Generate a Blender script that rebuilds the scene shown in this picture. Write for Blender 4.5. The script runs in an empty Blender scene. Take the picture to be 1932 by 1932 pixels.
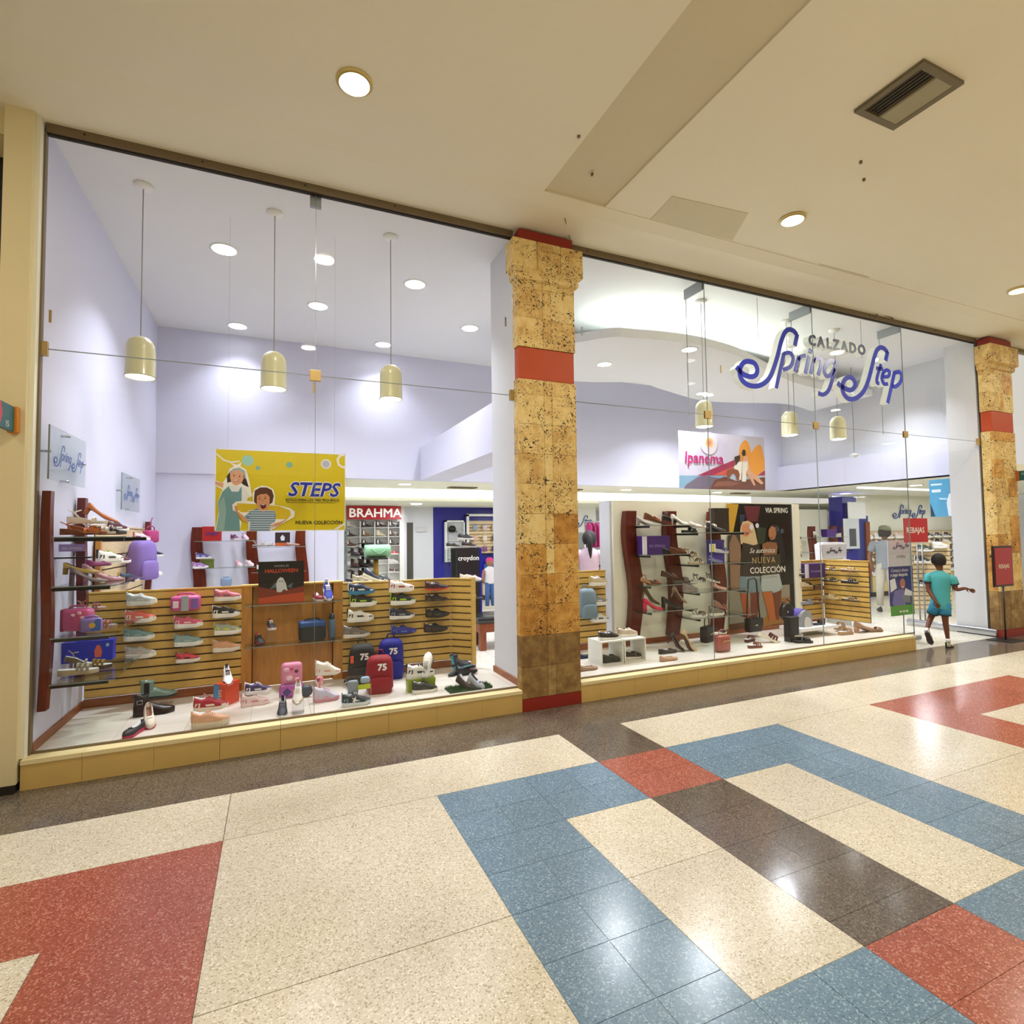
# Shopping-mall shoe shop front, built in metres.
# x runs along the shop front, y goes into the shop, z is up; the kerb face is y = 0.
import bpy, bmesh, math, random
from math import sin, cos, pi, radians
from mathutils import Vector, Matrix

scene = bpy.context.scene
random.seed(7)

# ------------------------------------------------------------------ camera
cam_d = bpy.data.cameras.new('camera')
cam = bpy.data.objects.new('camera', cam_d)
scene.collection.objects.link(cam)
scene.camera = cam
YAW, PITCH, ROLL = 0.4157, 0.0448, -0.0129
fw = Vector((sin(YAW) * cos(PITCH), cos(YAW) * cos(PITCH), sin(PITCH)))
rt0 = Vector((cos(YAW), -sin(YAW), 0))
up0 = rt0.cross(fw)
rt = rt0 * cos(ROLL) + up0 * sin(ROLL)
up = up0 * cos(ROLL) - rt0 * sin(ROLL)
cam.matrix_world = Matrix(((rt.x, up.x, -fw.x, 0), (rt.y, up.y, -fw.y, -4.6808), (rt.z, up.z, -fw.z, 1.65), (0, 0, 0, 1)))
cam_d.sensor_width = 36
cam_d.lens = 36 * 1027.95 / 1932
cam_d.shift_x = (966 - 972.6) / 1932
cam_d.shift_y = (962.4 - 966) / 1932
cam_d.clip_start = 0.05
cam_d.clip_end = 200

# ------------------------------------------------------------------ world, exposure
w = bpy.data.worlds.new('world')
scene.world = w
w.use_nodes = True
bgn = w.node_tree.nodes['Background']
bgn.inputs[0].default_value = (1.0, 0.95, 0.86, 1)
bgn.inputs[1].default_value = 0.75
scene.view_settings.view_transform = 'Standard'
scene.view_settings.look = 'None'
scene.view_settings.exposure = -0.07
scene.view_settings.gamma = 1.0
scene.view_settings.use_curve_mapping = False
scene.cycles.use_denoising = True
scene.cycles.max_bounces = 10
scene.cycles.transparent_max_bounces = 24
scene.cycles.glossy_bounces = 5
scene.cycles.diffuse_bounces = 5
scene.cycles.sample_clamp_indirect = 6
scene.cycles.caustics_reflective = False
scene.cycles.caustics_refractive = False

HALL_K, SHOP_K = (1.0, 0.92, 0.78), (0.90, 0.92, 1.0)
HALL_W, SHOP_W, PEND_W = 44, 41, 15
HALL_LAMPS = [(0.46, -1.1), (4.53, -1.1), (8.54, -1.1), (12.6, -1.1), (-3.6, -1.1),
              (0.46, -4.05), (4.53, -4.05), (8.54, -4.05), (12.6, -4.05)]
SHOP_LAMPS = [(-0.5, 1.55), (1.5, 1.58), (0.49, 2.65), (2.55, 2.64), (-0.5, 3.78), (1.52, 3.78),
              (4.56, 1.39), (9.6, 1.4), (9.5, 3.4)]
SOFFIT_LAMPS = [(4.49, 2.13), (5.23, 1.14), (7.11, 2.93), (7.4, 1.75)]
DEEP_LAMPS = [(2.1, 4.9, 2.57), (4.3, 4.9, 2.57), (6.8, 4.9, 2.57), (9.4, 5.0, 2.57), (2.9, 7.4, 2.36), (5.6, 7.3, 2.36),
              (9.6, 7.2, 2.36), (12.2, 2.3, 2.57), (14.2, 2.9, 2.57), (13.0, 4.4, 2.57), (11.4, 0.9, 2.57), (16.5, 3.2, 2.57)]
PENDANTS = [(-1.035, 0.66), (-0.02, 0.66), (1.035, 0.66), (5.01, 0.66), (6.62, 0.72), (7.6, 0.70)]

def disc_light(name, x, y, z, power, col, size, spread=180):
    l = bpy.data.lights.new(name, 'AREA')
    l.shape = 'DISK'; l.size = size; l.energy = power; l.color = col
    l.spread = math.radians(spread)
    o = bpy.data.objects.new(name, l)
    o.location = (x, y, z)
    scene.collection.objects.link(o)
    return o
for x, y in HALL_LAMPS: disc_light('hall_lamp_light', x, y, 4.6, HALL_W, HALL_K, 0.2)
for x, y in SHOP_LAMPS: disc_light('shop_lamp_light', x, y, 4.6, SHOP_W * (.30 if y > 3 else 1), SHOP_K, 0.24, 105)
for x, y in SOFFIT_LAMPS: disc_light('soffit_lamp_light', x, y, 4.14, SHOP_W * 1.6, SHOP_K, 0.2, 130)
for x, y, z in DEEP_LAMPS: disc_light('deep_lamp_light', x, y, z - .04, 26, SHOP_K, 0.24)
for x, y in PENDANTS: disc_light('pendant_light', x, y, 3.0, PEND_W, (0.95, 0.96, 1.0), 0.2)

fill_l = bpy.data.lights.new('atrium_fill_light', 'AREA')                 # added fill light that brightens the gallery, hall floor and ceiling
fill_l.shape = 'RECTANGLE'; fill_l.size = 44; fill_l.size_y = 5; fill_l.energy = 2000; fill_l.color = (1, .98, .94)
fill_o = bpy.data.objects.new('atrium_fill_light', fill_l); fill_o.location = (8, -10.2, 11); scene.collection.objects.link(fill_o)

# ------------------------------------------------------------------ materials
def lin(c):
    if isinstance(c, str):
        c = c.lstrip('#'); c = tuple(int(c[i:i + 2], 16) / 255 for i in (0, 2, 4))
        c = tuple(v / 12.92 if v <= .04045 else ((v + .055) / 1.055) ** 2.4 for v in c)
    return (c[0], c[1], c[2], 1)
_mc = {}
def mat(col, rough=.5, metal=0.0, emit=0.0, var=.06, scale=12.0, bump=0.0, trans=0.0, coat=0.0, spec=.5):
    """plain procedural material: principled, colour broken up by a little noise"""
    key = (str(col), rough, metal, emit, var, scale, bump, trans, coat, spec)
    if key in _mc: return _mc[key]
    m = bpy.data.materials.new('mat'); m.use_nodes = True
    nt = m.node_tree; b = nt.nodes['Principled BSDF']; c = lin(col)
    tc = nt.nodes.new('ShaderNodeTexCoord')
    n = nt.nodes.new('ShaderNodeTexNoise'); n.inputs['Scale'].default_value = scale; n.inputs['Detail'].default_value = 3
    nt.links.new(tc.outputs['Object'], n.inputs['Vector'])
    mx = nt.nodes.new('ShaderNodeMix'); mx.data_type = 'RGBA'
    mx.inputs[6].default_value = tuple(v * (1 - var) for v in c[:3]) + (1,)
    mx.inputs[7].default_value = tuple(min(1, v * (1 + var)) for v in c[:3]) + (1,)
    nt.links.new(n.outputs[0], mx.inputs[0]); nt.links.new(mx.outputs[2], b.inputs['Base Color'])
    b.inputs['Roughness'].default_value = rough; b.inputs['Metallic'].default_value = metal
    b.inputs['Specular IOR Level'].default_value = spec
    if coat: b.inputs['Coat Weight'].default_value = coat; b.inputs['Coat Roughness'].default_value = .08
    if emit:
        b.inputs['Emission Color'].default_value = c; b.inputs['Emission Strength'].default_value = emit
    if bump:
        bp = nt.nodes.new('ShaderNodeBump'); bp.inputs['Strength'].default_value = bump; bp.inputs['Distance'].default_value = .01
        nt.links.new(n.outputs[0], bp.inputs['Height']); nt.links.new(bp.outputs[0], b.inputs['Normal'])
    _mc[key] = m; m.name = 'surface'
    return m
def nodes(name):
    m = bpy.data.materials.new(name); m.use_nodes = True
    nt = m.node_tree; b = nt.nodes['Principled BSDF']
    tc = nt.nodes.new('ShaderNodeTexCoord')
    return m, nt, b, tc
def ramp(nt, stops):
    r = nt.nodes.new('ShaderNodeValToRGB')
    e = r.color_ramp.elements
    e[0].position, e[0].color = stops[0][0], lin(stops[0][1])
    e[1].position, e[1].color = stops[-1][0], lin(stops[-1][1])
    for p, c in stops[1:-1]:
        k = e.new(p); k.color = lin(c)
    return r
def terrazzo(name, base, dark, light, rough=.2, size=165, mottle=.08):
    """polished cement terrazzo: fine chips of two tones in a ground"""
    m, nt, b, tc = nodes(name)
    L = nt.links.new
    geo = nt.nodes.new('ShaderNodeNewGeometry')
    v = nt.nodes.new('ShaderNodeTexVoronoi'); v.inputs['Scale'].default_value = size
    L(geo.outputs['Position'], v.inputs['Vector'])
    sp = nt.nodes.new('ShaderNodeSeparateColor'); L(v.outputs['Color'], sp.inputs[0])
    r = ramp(nt, [(0, dark), (.10, dark), (.17, base), (.80, base), (.9, light), (1, light)])
    L(sp.outputs[0], r.inputs[0])
    n = nt.nodes.new('ShaderNodeTexNoise'); n.inputs['Scale'].default_value = 1.3; n.inputs['Detail'].default_value = 4
    L(geo.outputs['Position'], n.inputs['Vector'])
    mr = nt.nodes.new('ShaderNodeMapRange'); mr.inputs[1].default_value = .3; mr.inputs[2].default_value = .7
    mr.inputs[3].default_value = 1 - mottle; mr.inputs[4].default_value = 1 + mottle
    L(n.outputs[0], mr.inputs[0])
    oi = nt.nodes.new('ShaderNodeObjectInfo')
    mr2 = nt.nodes.new('ShaderNodeMapRange'); mr2.inputs[3].default_value = .96; mr2.inputs[4].default_value = 1.04
    L(oi.outputs['Random'], mr2.inputs[0])
    mu = nt.nodes.new('ShaderNodeMath'); mu.operation = 'MULTIPLY'; L(mr.outputs[0], mu.inputs[0]); L(mr2.outputs[0], mu.inputs[1])
    vm = nt.nodes.new('ShaderNodeVectorMath'); vm.operation = 'SCALE'
    L(r.outputs[0], vm.inputs[0]); L(mu.outputs[0], vm.inputs['Scale'])
    L(vm.outputs[0], b.inputs['Base Color'])
    n2 = nt.nodes.new('ShaderNodeTexNoise'); n2.inputs['Scale'].default_value = 5; n2.inputs['Detail'].default_value = 5
    L(geo.outputs['Position'], n2.inputs['Vector'])
    mr3 = nt.nodes.new('ShaderNodeMapRange'); mr3.inputs[3].default_value = rough * .8; mr3.inputs[4].default_value = rough * 1.35
    L(n2.outputs[0], mr3.inputs[0]); L(mr3.outputs[0], b.inputs['Roughness'])
    b.inputs['Specular IOR Level'].default_value = .5
    return m
def travertine(name, pale, mid, stain, pits=.45):
    m, nt, b, tc = nodes(name); L = nt.links.new
    geo = nt.nodes.new('ShaderNodeNewGeometry')
    n = nt.nodes.new('ShaderNodeTexNoise'); n.inputs['Scale'].default_value = 9; n.inputs['Detail'].default_value = 7; n.inputs['Roughness'].default_value = .65
    L(geo.outputs['Position'], n.inputs['Vector'])
    oi = nt.nodes.new('ShaderNodeObjectInfo')
    ad = nt.nodes.new('ShaderNodeMath'); ad.operation = 'MULTIPLY_ADD'; ad.inputs[1].default_value = .22; L(oi.outputs['Random'], ad.inputs[0]); L(n.outputs[0], ad.inputs[2])
    r = ramp(nt, [(.38, pale), (.58, mid), (.80, stain)]); L(ad.outputs[0], r.inputs[0])
    # worm-like pits
    n2 = nt.nodes.new('ShaderNodeTexNoise'); n2.inputs['Scale'].default_value = 27; n2.inputs['Detail'].default_value = 2; n2.inputs['Distortion'].default_value = 2.2
    L(geo.outputs['Position'], n2.inputs['Vector'])
    r2 = ramp(nt, [(.575, '#000000'), (.62, '#ffffff')]); L(n2.outputs[0], r2.inputs[0])
    n3 = nt.nodes.new('ShaderNodeTexNoise'); n3.inputs['Scale'].default_value = 5; L(geo.outputs['Position'], n3.inputs['Vector'])
    r3 = ramp(nt, [(.40, '#000000'), (.55, '#ffffff')]); L(n3.outputs[0], r3.inputs[0])
    mu = nt.nodes.new('ShaderNodeMath'); mu.operation = 'MULTIPLY'; L(r2.outputs[0], mu.inputs[0]); L(r3.outputs[0], mu.inputs[1])
    m2 = nt.nodes.new('ShaderNodeMath'); m2.operation = 'MULTIPLY'; m2.inputs[1].default_value = pits * 1.8; L(mu.outputs[0], m2.inputs[0])
    mx = nt.nodes.new('ShaderNodeMix'); mx.data_type = 'RGBA'; mx.inputs[7].default_value = lin('#3a2408')
    L(m2.outputs[0], mx.inputs[0]); L(r.outputs[0], mx.inputs[6]); L(mx.outputs[2], b.inputs['Base Color'])
    b.inputs['Roughness'].default_value = .62
    bp = nt.nodes.new('ShaderNodeBump'); bp.inputs['Strength'].default_value = .5; bp.inputs['Distance'].default_value = .01; bp.invert = True
    L(m2.outputs[0], bp.inputs['Height']); L(bp.outputs[0], b.inputs['Normal'])
    return m
def wood(name, a, c, rough=.35, scale=(1, 1, 12), axis_scale=9):
    m, nt, b, tc = nodes(name); L = nt.links.new
    mp = nt.nodes.new('ShaderNodeMapping'); mp.inputs['Scale'].default_value = scale
    L(tc.outputs['Object'], mp.inputs[0])
    n = nt.nodes.new('ShaderNodeTexNoise'); n.inputs['Scale'].default_value = axis_scale; n.inputs['Detail'].default_value = 6; n.inputs['Distortion'].default_value = .6
    L(mp.outputs[0], n.inputs['Vector'])
    r = ramp(nt, [(.3, a), (.7, c)]); L(n.outputs[0], r.inputs[0])
    L(r.outputs[0], b.inputs['Base Color']); b.inputs['Roughness'].default_value = rough
    return m
def plaster(name, col, rough=.75, var=.05, sc=2.2, bump=.08):
    m, nt, b, tc = nodes(name); L = nt.links.new
    geo = nt.nodes.new('ShaderNodeNewGeometry'); c = lin(col)
    n = nt.nodes.new('ShaderNodeTexNoise'); n.inputs['Scale'].default_value = sc; n.inputs['Detail'].default_value = 6
    L(geo.outputs['Position'], n.inputs['Vector'])
    mx = nt.nodes.new('ShaderNodeMix'); mx.data_type = 'RGBA'
    mx.inputs[6].default_value = tuple(v * (1 - var) for v in c[:3]) + (1,)
    mx.inputs[7].default_value = tuple(min(1, v * (1 + var)) for v in c[:3]) + (1,)
    L(n.outputs[0], mx.inputs[0]); L(mx.outputs[2], b.inputs['Base Color'])
    n2 = nt.nodes.new('ShaderNodeTexNoise'); n2.inputs['Scale'].default_value = 160; n2.inputs['Detail'].default_value = 2
    L(geo.outputs['Position'], n2.inputs['Vector'])
    bp = nt.nodes.new('ShaderNodeBump'); bp.inputs['Strength'].default_value = bump; bp.inputs['Distance'].default_value = .004
    L(n2.outputs[0], bp.inputs['Height']); L(bp.outputs[0], b.inputs['Normal'])
    b.inputs['Roughness'].default_value = rough
    return m
def glass(name, tint=(.97, .99, .98), ior=1.5, rough=0.0, face=1.0):
    """thin sheet glass: clear with fresnel reflection"""
    m = bpy.data.materials.new(name); m.use_nodes = True; nt = m.node_tree; nt.nodes.clear(); L = nt.links.new
    o = nt.nodes.new('ShaderNodeOutputMaterial'); mx = nt.nodes.new('ShaderNodeMixShader')
    g0 = nt.nodes.new('ShaderNodeNewGeometry'); dp = nt.nodes.new('ShaderNodeVectorMath'); dp.operation = 'DOT_PRODUCT'
    L(g0.outputs['Incoming'], dp.inputs[0]); L(g0.outputs['Normal'], dp.inputs[1])
    def mth(op, a, c):
        k = nt.nodes.new('ShaderNodeMath'); k.operation = op
        for i, v in enumerate((a, c)):
            if v is None: continue
            if isinstance(v, (int, float)): k.inputs[i].default_value = v
            else: L(v, k.inputs[i])
        return k.outputs[0]
    f0 = ((ior - 1) / (ior + 1)) ** 2
    sch = mth('ADD', mth('MULTIPLY', mth('POWER', mth('SUBTRACT', 1.0, mth('ABSOLUTE', dp.outputs['Value'], None)), 5.0), 1 - f0), f0)
    t = nt.nodes.new('ShaderNodeBsdfTransparent'); t.inputs[0].default_value = tint + (1,)
    g = nt.nodes.new('ShaderNodeBsdfGlossy'); g.inputs['Roughness'].default_value = rough
    L(mth('MULTIPLY', sch, face), mx.inputs[0]); L(t.outputs[0], mx.inputs[1]); L(g.outputs[0], mx.inputs[2]); L(mx.outputs[0], o.inputs[0])
    return m

M_BEIGE = terrazzo('terrazzo_beige', '#d3cab5', '#aea083', '#e9e3d4')
M_BLUE = terrazzo('terrazzo_blue', '#6a8499', '#587186', '#91a9ba')
M_RED = terrazzo('terrazzo_red', '#a05644', '#85432f', '#c58672')
M_DARK = terrazzo('terrazzo_grey_brown', '#63594f', '#463d34', '#837666', rough=.13)
M_JOINT = mat('#5b4c3a', .8)
M_JOINTL = mat('#b9c6c4', .7)
M_KERB = plaster('kerb_stone', '#cfae66', .45, .12, 3.0)
M_KERBTOP = plaster('kerb_top', '#e6d6a4', .4, .06, 3.0)
M_TRAV_A = travertine('travertine_pale', '#e4cc90', '#dcbf7a', '#c49c58', .75)
M_TRAV_B = travertine('travertine_honey', '#d9b062', '#c89442', '#a87226', .6)
M_TRAV_C = travertine('travertine_brown', '#b99a63', '#977742', '#745429', .12)
M_ORANGE = plaster('orange_paint', '#b0400f', .5, .08, 6)
M_REDPAINT = plaster('red_paint', '#8f2412', .5, .06, 6)
M_HALLCEIL = plaster('hall_ceiling_paint', '#e3dcc4', .8, .04, .7)
M_HALLCEIL2 = plaster('hall_ceiling_darker', '#ccc2a4', .8, .03, .9)
M_HALLWALL = plaster('hall_wall_paint', '#d9cba0', .6, .07, 1.6)
M_WHITE = plaster('shop_white_paint', '#d3d5da', .7, .02, 1.2, .04)
M_LILAC = plaster('shop_lilac_white_paint', '#d3d4e8', .7, .02, 1.2, .04)
M_WHITE2 = plaster('shop_cream_paint', '#ebead8', .55, .05, 2.0, .05)
M_CEIL = plaster('shop_ceiling_paint', '#e2e3e4', .8, .02, 1.0, .04)
M_BRONZE = mat('#77684f', .45, .35)
M_BLACKGAP = mat('#1d130c', .8)
M_GLASS = glass('shop_glass', (.985, .99, .99), 1.5, 0, .36)
M_SHELFGLASS = glass('shelf_glass', (.93, .965, .95), 1.4)
M_ACRYL = glass('acrylic', (.95, .96, .97), 1.45)
M_EDGE = mat('#7f8c88', .2, 0, 0, .1, 3)
M_SLAT = wood('slat_maple', '#cfa54e', '#e0bf6b', .4, (2, 2, 14), 5)
M_SLATPALE = wood('slat_pale', '#cdb487', '#e0cca2', .4, (2, 2, 14), 5)
M_OAK = wood('oak_panel', '#b67a30', '#c98f42', .4, (9, 9, 1.2), 4)
M_SKIRT = wood('brown_skirting', '#7a3f18', '#97562a', .45, (1, 1, 6), 6)
M_MAHOG = wood('mahogany', '#4a1409', '#6e2410', .3, (8, 8, 1), 5)
M_CHERRY = wood('cherry_bench', '#6d2f12', '#8a441d', .3, (8, 8, 1), 5)
M_GROOVE = mat('#3b1d0a', .7)
M_BLACK = mat('#141414', .4)
M_CHROME = mat('#b9bcc2', .25, .9)
M_STEEL = mat('#8d9094', .35, .8)
M_SHADE = mat('#d0cda6', .35, 0, 0, .04, 8, 0, 0, .4)
M_LAMP_W = mat('#ffffff', .5, 0, 14, 0)
M_LAMP_Y = mat('#fff0c0', .5, 0, 12, 0)
M_COVE = mat('#fafff4', .5, 0, 2.2, 0)
M_RIM = mat('#e8e8e4', .4)
M_RIMY = mat('#d9c37a', .4)
M_BRASS = mat('#b79b63', .35, .5)
M_SHOPFLOOR = terrazzo('shop_floor', '#cdc9bb', '#b0a998', '#e2e0d6', .22, 90, .03)
M_PLAT = plaster('platform_tile', '#dcd6ca', .25, .03, 4, .02)
M_NAVY = mat('#16178a', .35)
M_PURPLEBOX = mat('#4b2478', .45)

# ------------------------------------------------------------------ object helpers
def link(o): scene.collection.objects.link(o); return o
class B:
    """collects geometry, with material slots, into one mesh"""
    def __init__(s): s.bm = bmesh.new(); s.mats = []; s.cur = 0
    def m(s, mt):
        if mt not in s.mats: s.mats.append(mt)
        s.cur = s.mats.index(mt); return s
    def _f(s, vs, smooth=False):
        try: f = s.bm.faces.new(vs)
        except ValueError: return
        f.material_index = s.cur; f.smooth = smooth
    def box(s, x0, y0, z0, x1, y1, z1, bev=0):
        pts = [(x, y, z) for x in (x0, x1) for y in (y0, y1) for z in (z0, z1)]
        if bev:
            t = bmesh.new(); vs = [t.verts.new(p) for p in pts]
            for q in ((0, 1, 3, 2), (4, 6, 7, 5), (0, 4, 5, 1), (2, 3, 7, 6), (0, 2, 6, 4), (1, 5, 7, 3)): t.faces.new([vs[i] for i in q])
            bmesh.ops.bevel(t, geom=list(t.edges), offset=bev, segments=2 if bev < .02 else 3, profile=.5, affect='EDGES')
            s.absorb(t, bev > .008); return s
        vs = [s.bm.verts.new(p) for p in pts]
        for q in ((0, 1, 3, 2), (4, 6, 7, 5), (0, 4, 5, 1), (2, 3, 7, 6), (0, 2, 6, 4), (1, 5, 7, 3)): s._f([vs[i] for i in q])
        return s
    def absorb(s, t, smooth=True):
        mp = {}
        for v in t.verts: mp[v] = s.bm.verts.new(v.co)
        for f in t.faces: s._f([mp[v] for v in f.verts], smooth)
        t.free()
    def prism(s, pts, axis, a, b_):
        """extrude a 2-D polygon along an axis from a to b_"""
        def P(p, t):
            if axis == 'y': return (p[0], t, p[1])
            if axis == 'z': return (p[0], p[1], t)
            return (t, p[0], p[1])
        A = [s.bm.verts.new(P(p, a)) for p in pts]; C = [s.bm.verts.new(P(p, b_)) for p in pts]; n = len(pts)
        s._f(A); s._f(C[::-1])
        for i in range(n): s._f([A[i], C[i], C[(i + 1) % n], A[(i + 1) % n]])
        return s
    def flat(s, pts, axis, t):
        """a printed shape: one flat polygon"""
        s._f([s.bm.verts.new((p[0], t, p[1]) if axis == 'y' else (t, p[0], p[1])) for p in pts]); return s
    def rings(s, rings, close=True, capa=True, capb=True, smooth=True):
        R = [[s.bm.verts.new(p) for p in r] for r in rings]; n = len(R[0])
        for a, b_ in zip(R, R[1:]):
            for i in range(n if close else n - 1): s._f([a[i], a[(i + 1) % n], b_[(i + 1) % n], b_[i]], smooth)
        if capa: s._f(R[0][::-1], smooth)
        if capb: s._f(R[-1], smooth)
        return s
    def lathe(s, prof, c=(0, 0), n=16, capa=True, capb=True, smooth=True):
        return s.rings([[(c[0] + r * cos(2 * pi * i / n), c[1] + r * sin(2 * pi * i / n), z) for i in range(n)] for r, z in prof], True, capa, capb, smooth)
    def cyl(s, p0, p1, r0, r1=None, n=8):
        return s.tube([p0, p1], [r0, r0 if r1 is None else r1], n)
    def tube(s, pts, rad, n=8, flat=1.0):
        pts = [Vector(p) for p in pts]
        if not isinstance(rad, (list, tuple)): rad = [rad] * len(pts)
        rs = []; prev = None
        for i, p in enumerate(pts):
            d = (pts[min(i + 1, len(pts) - 1)] - pts[max(i - 1, 0)]).normalized()
            if prev is None: u = d.orthogonal().normalized() if abs(d.z) > .9 else Vector((0, 0, 1)).cross(d).normalized()
            else: u = (prev - d * prev.dot(d)).normalized()
            prev = u; v = d.cross(u)
            rs.append([p + (u * cos(2 * pi * k / n) + v * sin(2 * pi * k / n) * flat) * rad[i] for k in range(n)])
        return s.rings(rs)
    def ball(s, c, r, n=10, sc=(1, 1, 1)):
        k = max(4, n // 2)
        return s.rings([[(c[0] + sc[0] * r * sin(pi * j / k) * cos(2 * pi * i / n), c[1] + sc[1] * r * sin(pi * j / k) * sin(2 * pi * i / n), c[2] - sc[2] * r * cos(pi * j / k)) for i in range(n)] for j in range(k + 1)][1:-1])
    def done(s, name, mt=None, parent=None, loc=None, rot=None, world=False):
        if world and parent is not None:
            off = parent.location
            for v in s.bm.verts: v.co -= off
        bmesh.ops.recalc_face_normals(s.bm, faces=list(s.bm.faces))
        me = bpy.data.meshes.new(name); s.bm.to_mesh(me); s.bm.free()
        for k in (s.mats or [mt]): me.materials.append(k)
        o = link(bpy.data.objects.new(name, me))
        if parent is not None: o.parent = parent
        if loc is not None: o.location = loc
        if rot is not None: o.rotation_euler = rot
        return o
def thing(name, label, cat, loc=(0, 0, 0), rz=0, group=None):
    o = link(bpy.data.objects.new(name, None)); o.empty_display_size = .05
    o.location = loc; o.rotation_euler = (0, 0, rz); o['label'] = label; o['category'] = cat
    if group: o['group'] = group
    return o
def tag(o, label, cat, group=None):
    o['label'] = label; o['category'] = cat
    if group: o['group'] = group
    return o
def struct(name, label=None, loc=(0, 0, 0)):
    o = link(bpy.data.objects.new(name, None)); o.location = loc; o['kind'] = 'structure'
    if label: o['label'] = label
    return o
def sbox(name, x0, y0, z0, x1, y1, z1, mt, parent=None, label=None):
    o = B().box(x0, y0, z0, x1, y1, z1).done(name, mt, parent, world=True)
    if parent is None: o['kind'] = 'structure'
    if label: o['label'] = label
    return o
_boxmesh = {}
def piece(name, x0, y0, z0, x1, y1, z1, mt, parent, bev=0.0, loc0=None):
    """a box piece at its own origin; equal pieces share one mesh"""
    d = (round(x1 - x0, 3), round(y1 - y0, 3), round(z1 - z0, 3), bev)
    k = (d, mt.name)
    if k not in _boxmesh:
        o = B().box(0, 0, 0, d[0], d[1], d[2], bev).done(name, mt, parent); _boxmesh[k] = o.data
    else:
        o = link(bpy.data.objects.new(name, _boxmesh[k])); o.parent = parent
    o.location = Vector((x0, y0, z0)) - (parent.location if parent is not None else Vector())
    return o
_fc = {}
def text(body, name, mt, parent, loc, size, depth=.002, rot=(pi / 2, 0, 0), bold=0.0, align='LEFT', xs=1.0, shear=0.0, world=True, space=1.0):
    """lettering as a thin mesh standing in the x-z plane"""
    c = bpy.data.curves.new('lettering', 'FONT'); c.body = body; c.size = size; c.extrude = depth; c.shear = shear
    c.space_character = space
    c.align_x = align; c.resolution_u = 2
    t = bpy.data.objects.new('t', c); link(t)
    dg = bpy.context.evaluated_depsgraph_get()
    me = bpy.data.meshes.new_from_object(t.evaluated_get(dg)); bpy.data.objects.remove(t)
    if bold > 0:                                                       # heavier face: the same outlines, shifted a little
        bb = bmesh.new()
        for i, (dx, dy) in enumerate(((-bold, 0), (bold, 0), (0, -bold), (0, bold))):
            m2 = me.copy(); m2.transform(Matrix.Translation((dx, dy, .0005 * i))); bb.from_mesh(m2); bpy.data.meshes.remove(m2)
        bb.to_mesh(me); bb.free()
    me.transform(Matrix.Diagonal((xs, 1, 1, 1))); me.materials.clear(); me.materials.append(mt)
    o = link(bpy.data.objects.new(name, me)); o.rotation_euler = rot
    if parent is not None: o.parent = parent
    o.location = Vector(loc) - (parent.location if (parent is not None and world) else Vector())
    return o
def spline(pts, n=5):
    P = [Vector((p[0], p[1])) for p in pts]; out = []
    for i in range(len(P) - 1):
        p0, p1, p2, p3 = P[max(i - 1, 0)], P[i], P[i + 1], P[min(i + 2, len(P) - 1)]
        for k in range(n):
            t = k / n
            out.append(.5 * ((2 * p1) + (p2 - p0) * t + (2 * p0 - 5 * p1 + 4 * p2 - p3) * t * t + (3 * p1 - p0 - 3 * p2 + p3) * t ** 3))
    out.append(P[-1]); return out
def ribbon(b, pts, wd, y0, y1, n=5, mp=None):
    """a pen stroke: band of width wd along a smooth line, from depth y0 to y1; mp places (u, v, depth)"""
    c = spline(pts, n); L_, R_ = [], []
    for i, p in enumerate(c):
        d = (c[min(i + 1, len(c) - 1)] - c[max(i - 1, 0)]); d = d.normalized() if d.length > 1e-9 else Vector((1, 0))
        q = Vector((-d.y, d.x)) * wd / 2; L_.append(p + q); R_.append(p - q)
    mp = mp or (lambda u, v, t: (u, t, v))
    rs = [[mp(l.x, l.y, y0), mp(l.x, l.y, y1), mp(r.x, r.y, y1), mp(r.x, r.y, y0)] for l, r in zip(L_, R_)]
    b.rings(rs, smooth=False)

# ================================================================== HALL FLOOR
TS, FX, FY = 0.3, 0.95, -1.234
X_ = lambda i: FX + TS * i
Y_ = lambda j: FY - TS * j
floor = struct('floor', 'polished terrazzo hall floor in cream, blue, brick red and grey brown')
sbox('screed', -9, -7.2, -.14, 20, .015, -.006, M_JOINT, floor)
sbox('light_grout', X_(0), Y_(8.5), -.0058, X_(10), Y_(0), -.0028, M_JOINTL, floor)
sbox('dark_grout', X_(4), Y_(8.5), -.0057, X_(6), Y_(-2), -.0026, M_JOINT, floor)
def fl(name, i0, j0, i1, j1, m, g=.0015):
    piece(name, X_(i0) + g, Y_(j1) + g, -.02, X_(i1) - g, Y_(j0) - g, 0, m, floor)
rows = [0, 1, 2, 3, 4, 5, 6, 6.5, 7.5, 8.5]
for a, b in zip(rows, rows[1:]):
    for i in range(10):
        if i in (4, 5): fl('tile', i, a, i + 1, b, M_RED if (a < 2 or a >= 6.5) else M_DARK, .0008)
        elif i < 2 or i > 7 or a < 2 or a >= 6.5: fl('tile', i, a, i + 1, b, M_BLUE, .0014)
for j in (-2, -1):
    for i in (4, 5): fl('tile', i, j, i + 1, j + 1, M_DARK, .0008)
for i in range(-15, 38):                                             # grey-brown border along the kerb
    for j in (-4, -3): fl('tile', i, j, i + 1, j + 1, M_DARK, .0008)
    piece('tile', X_(i) + .0008, Y_(-4), -.02, X_(i + 1) - .0008, .015, 0, M_DARK, floor)
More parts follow.
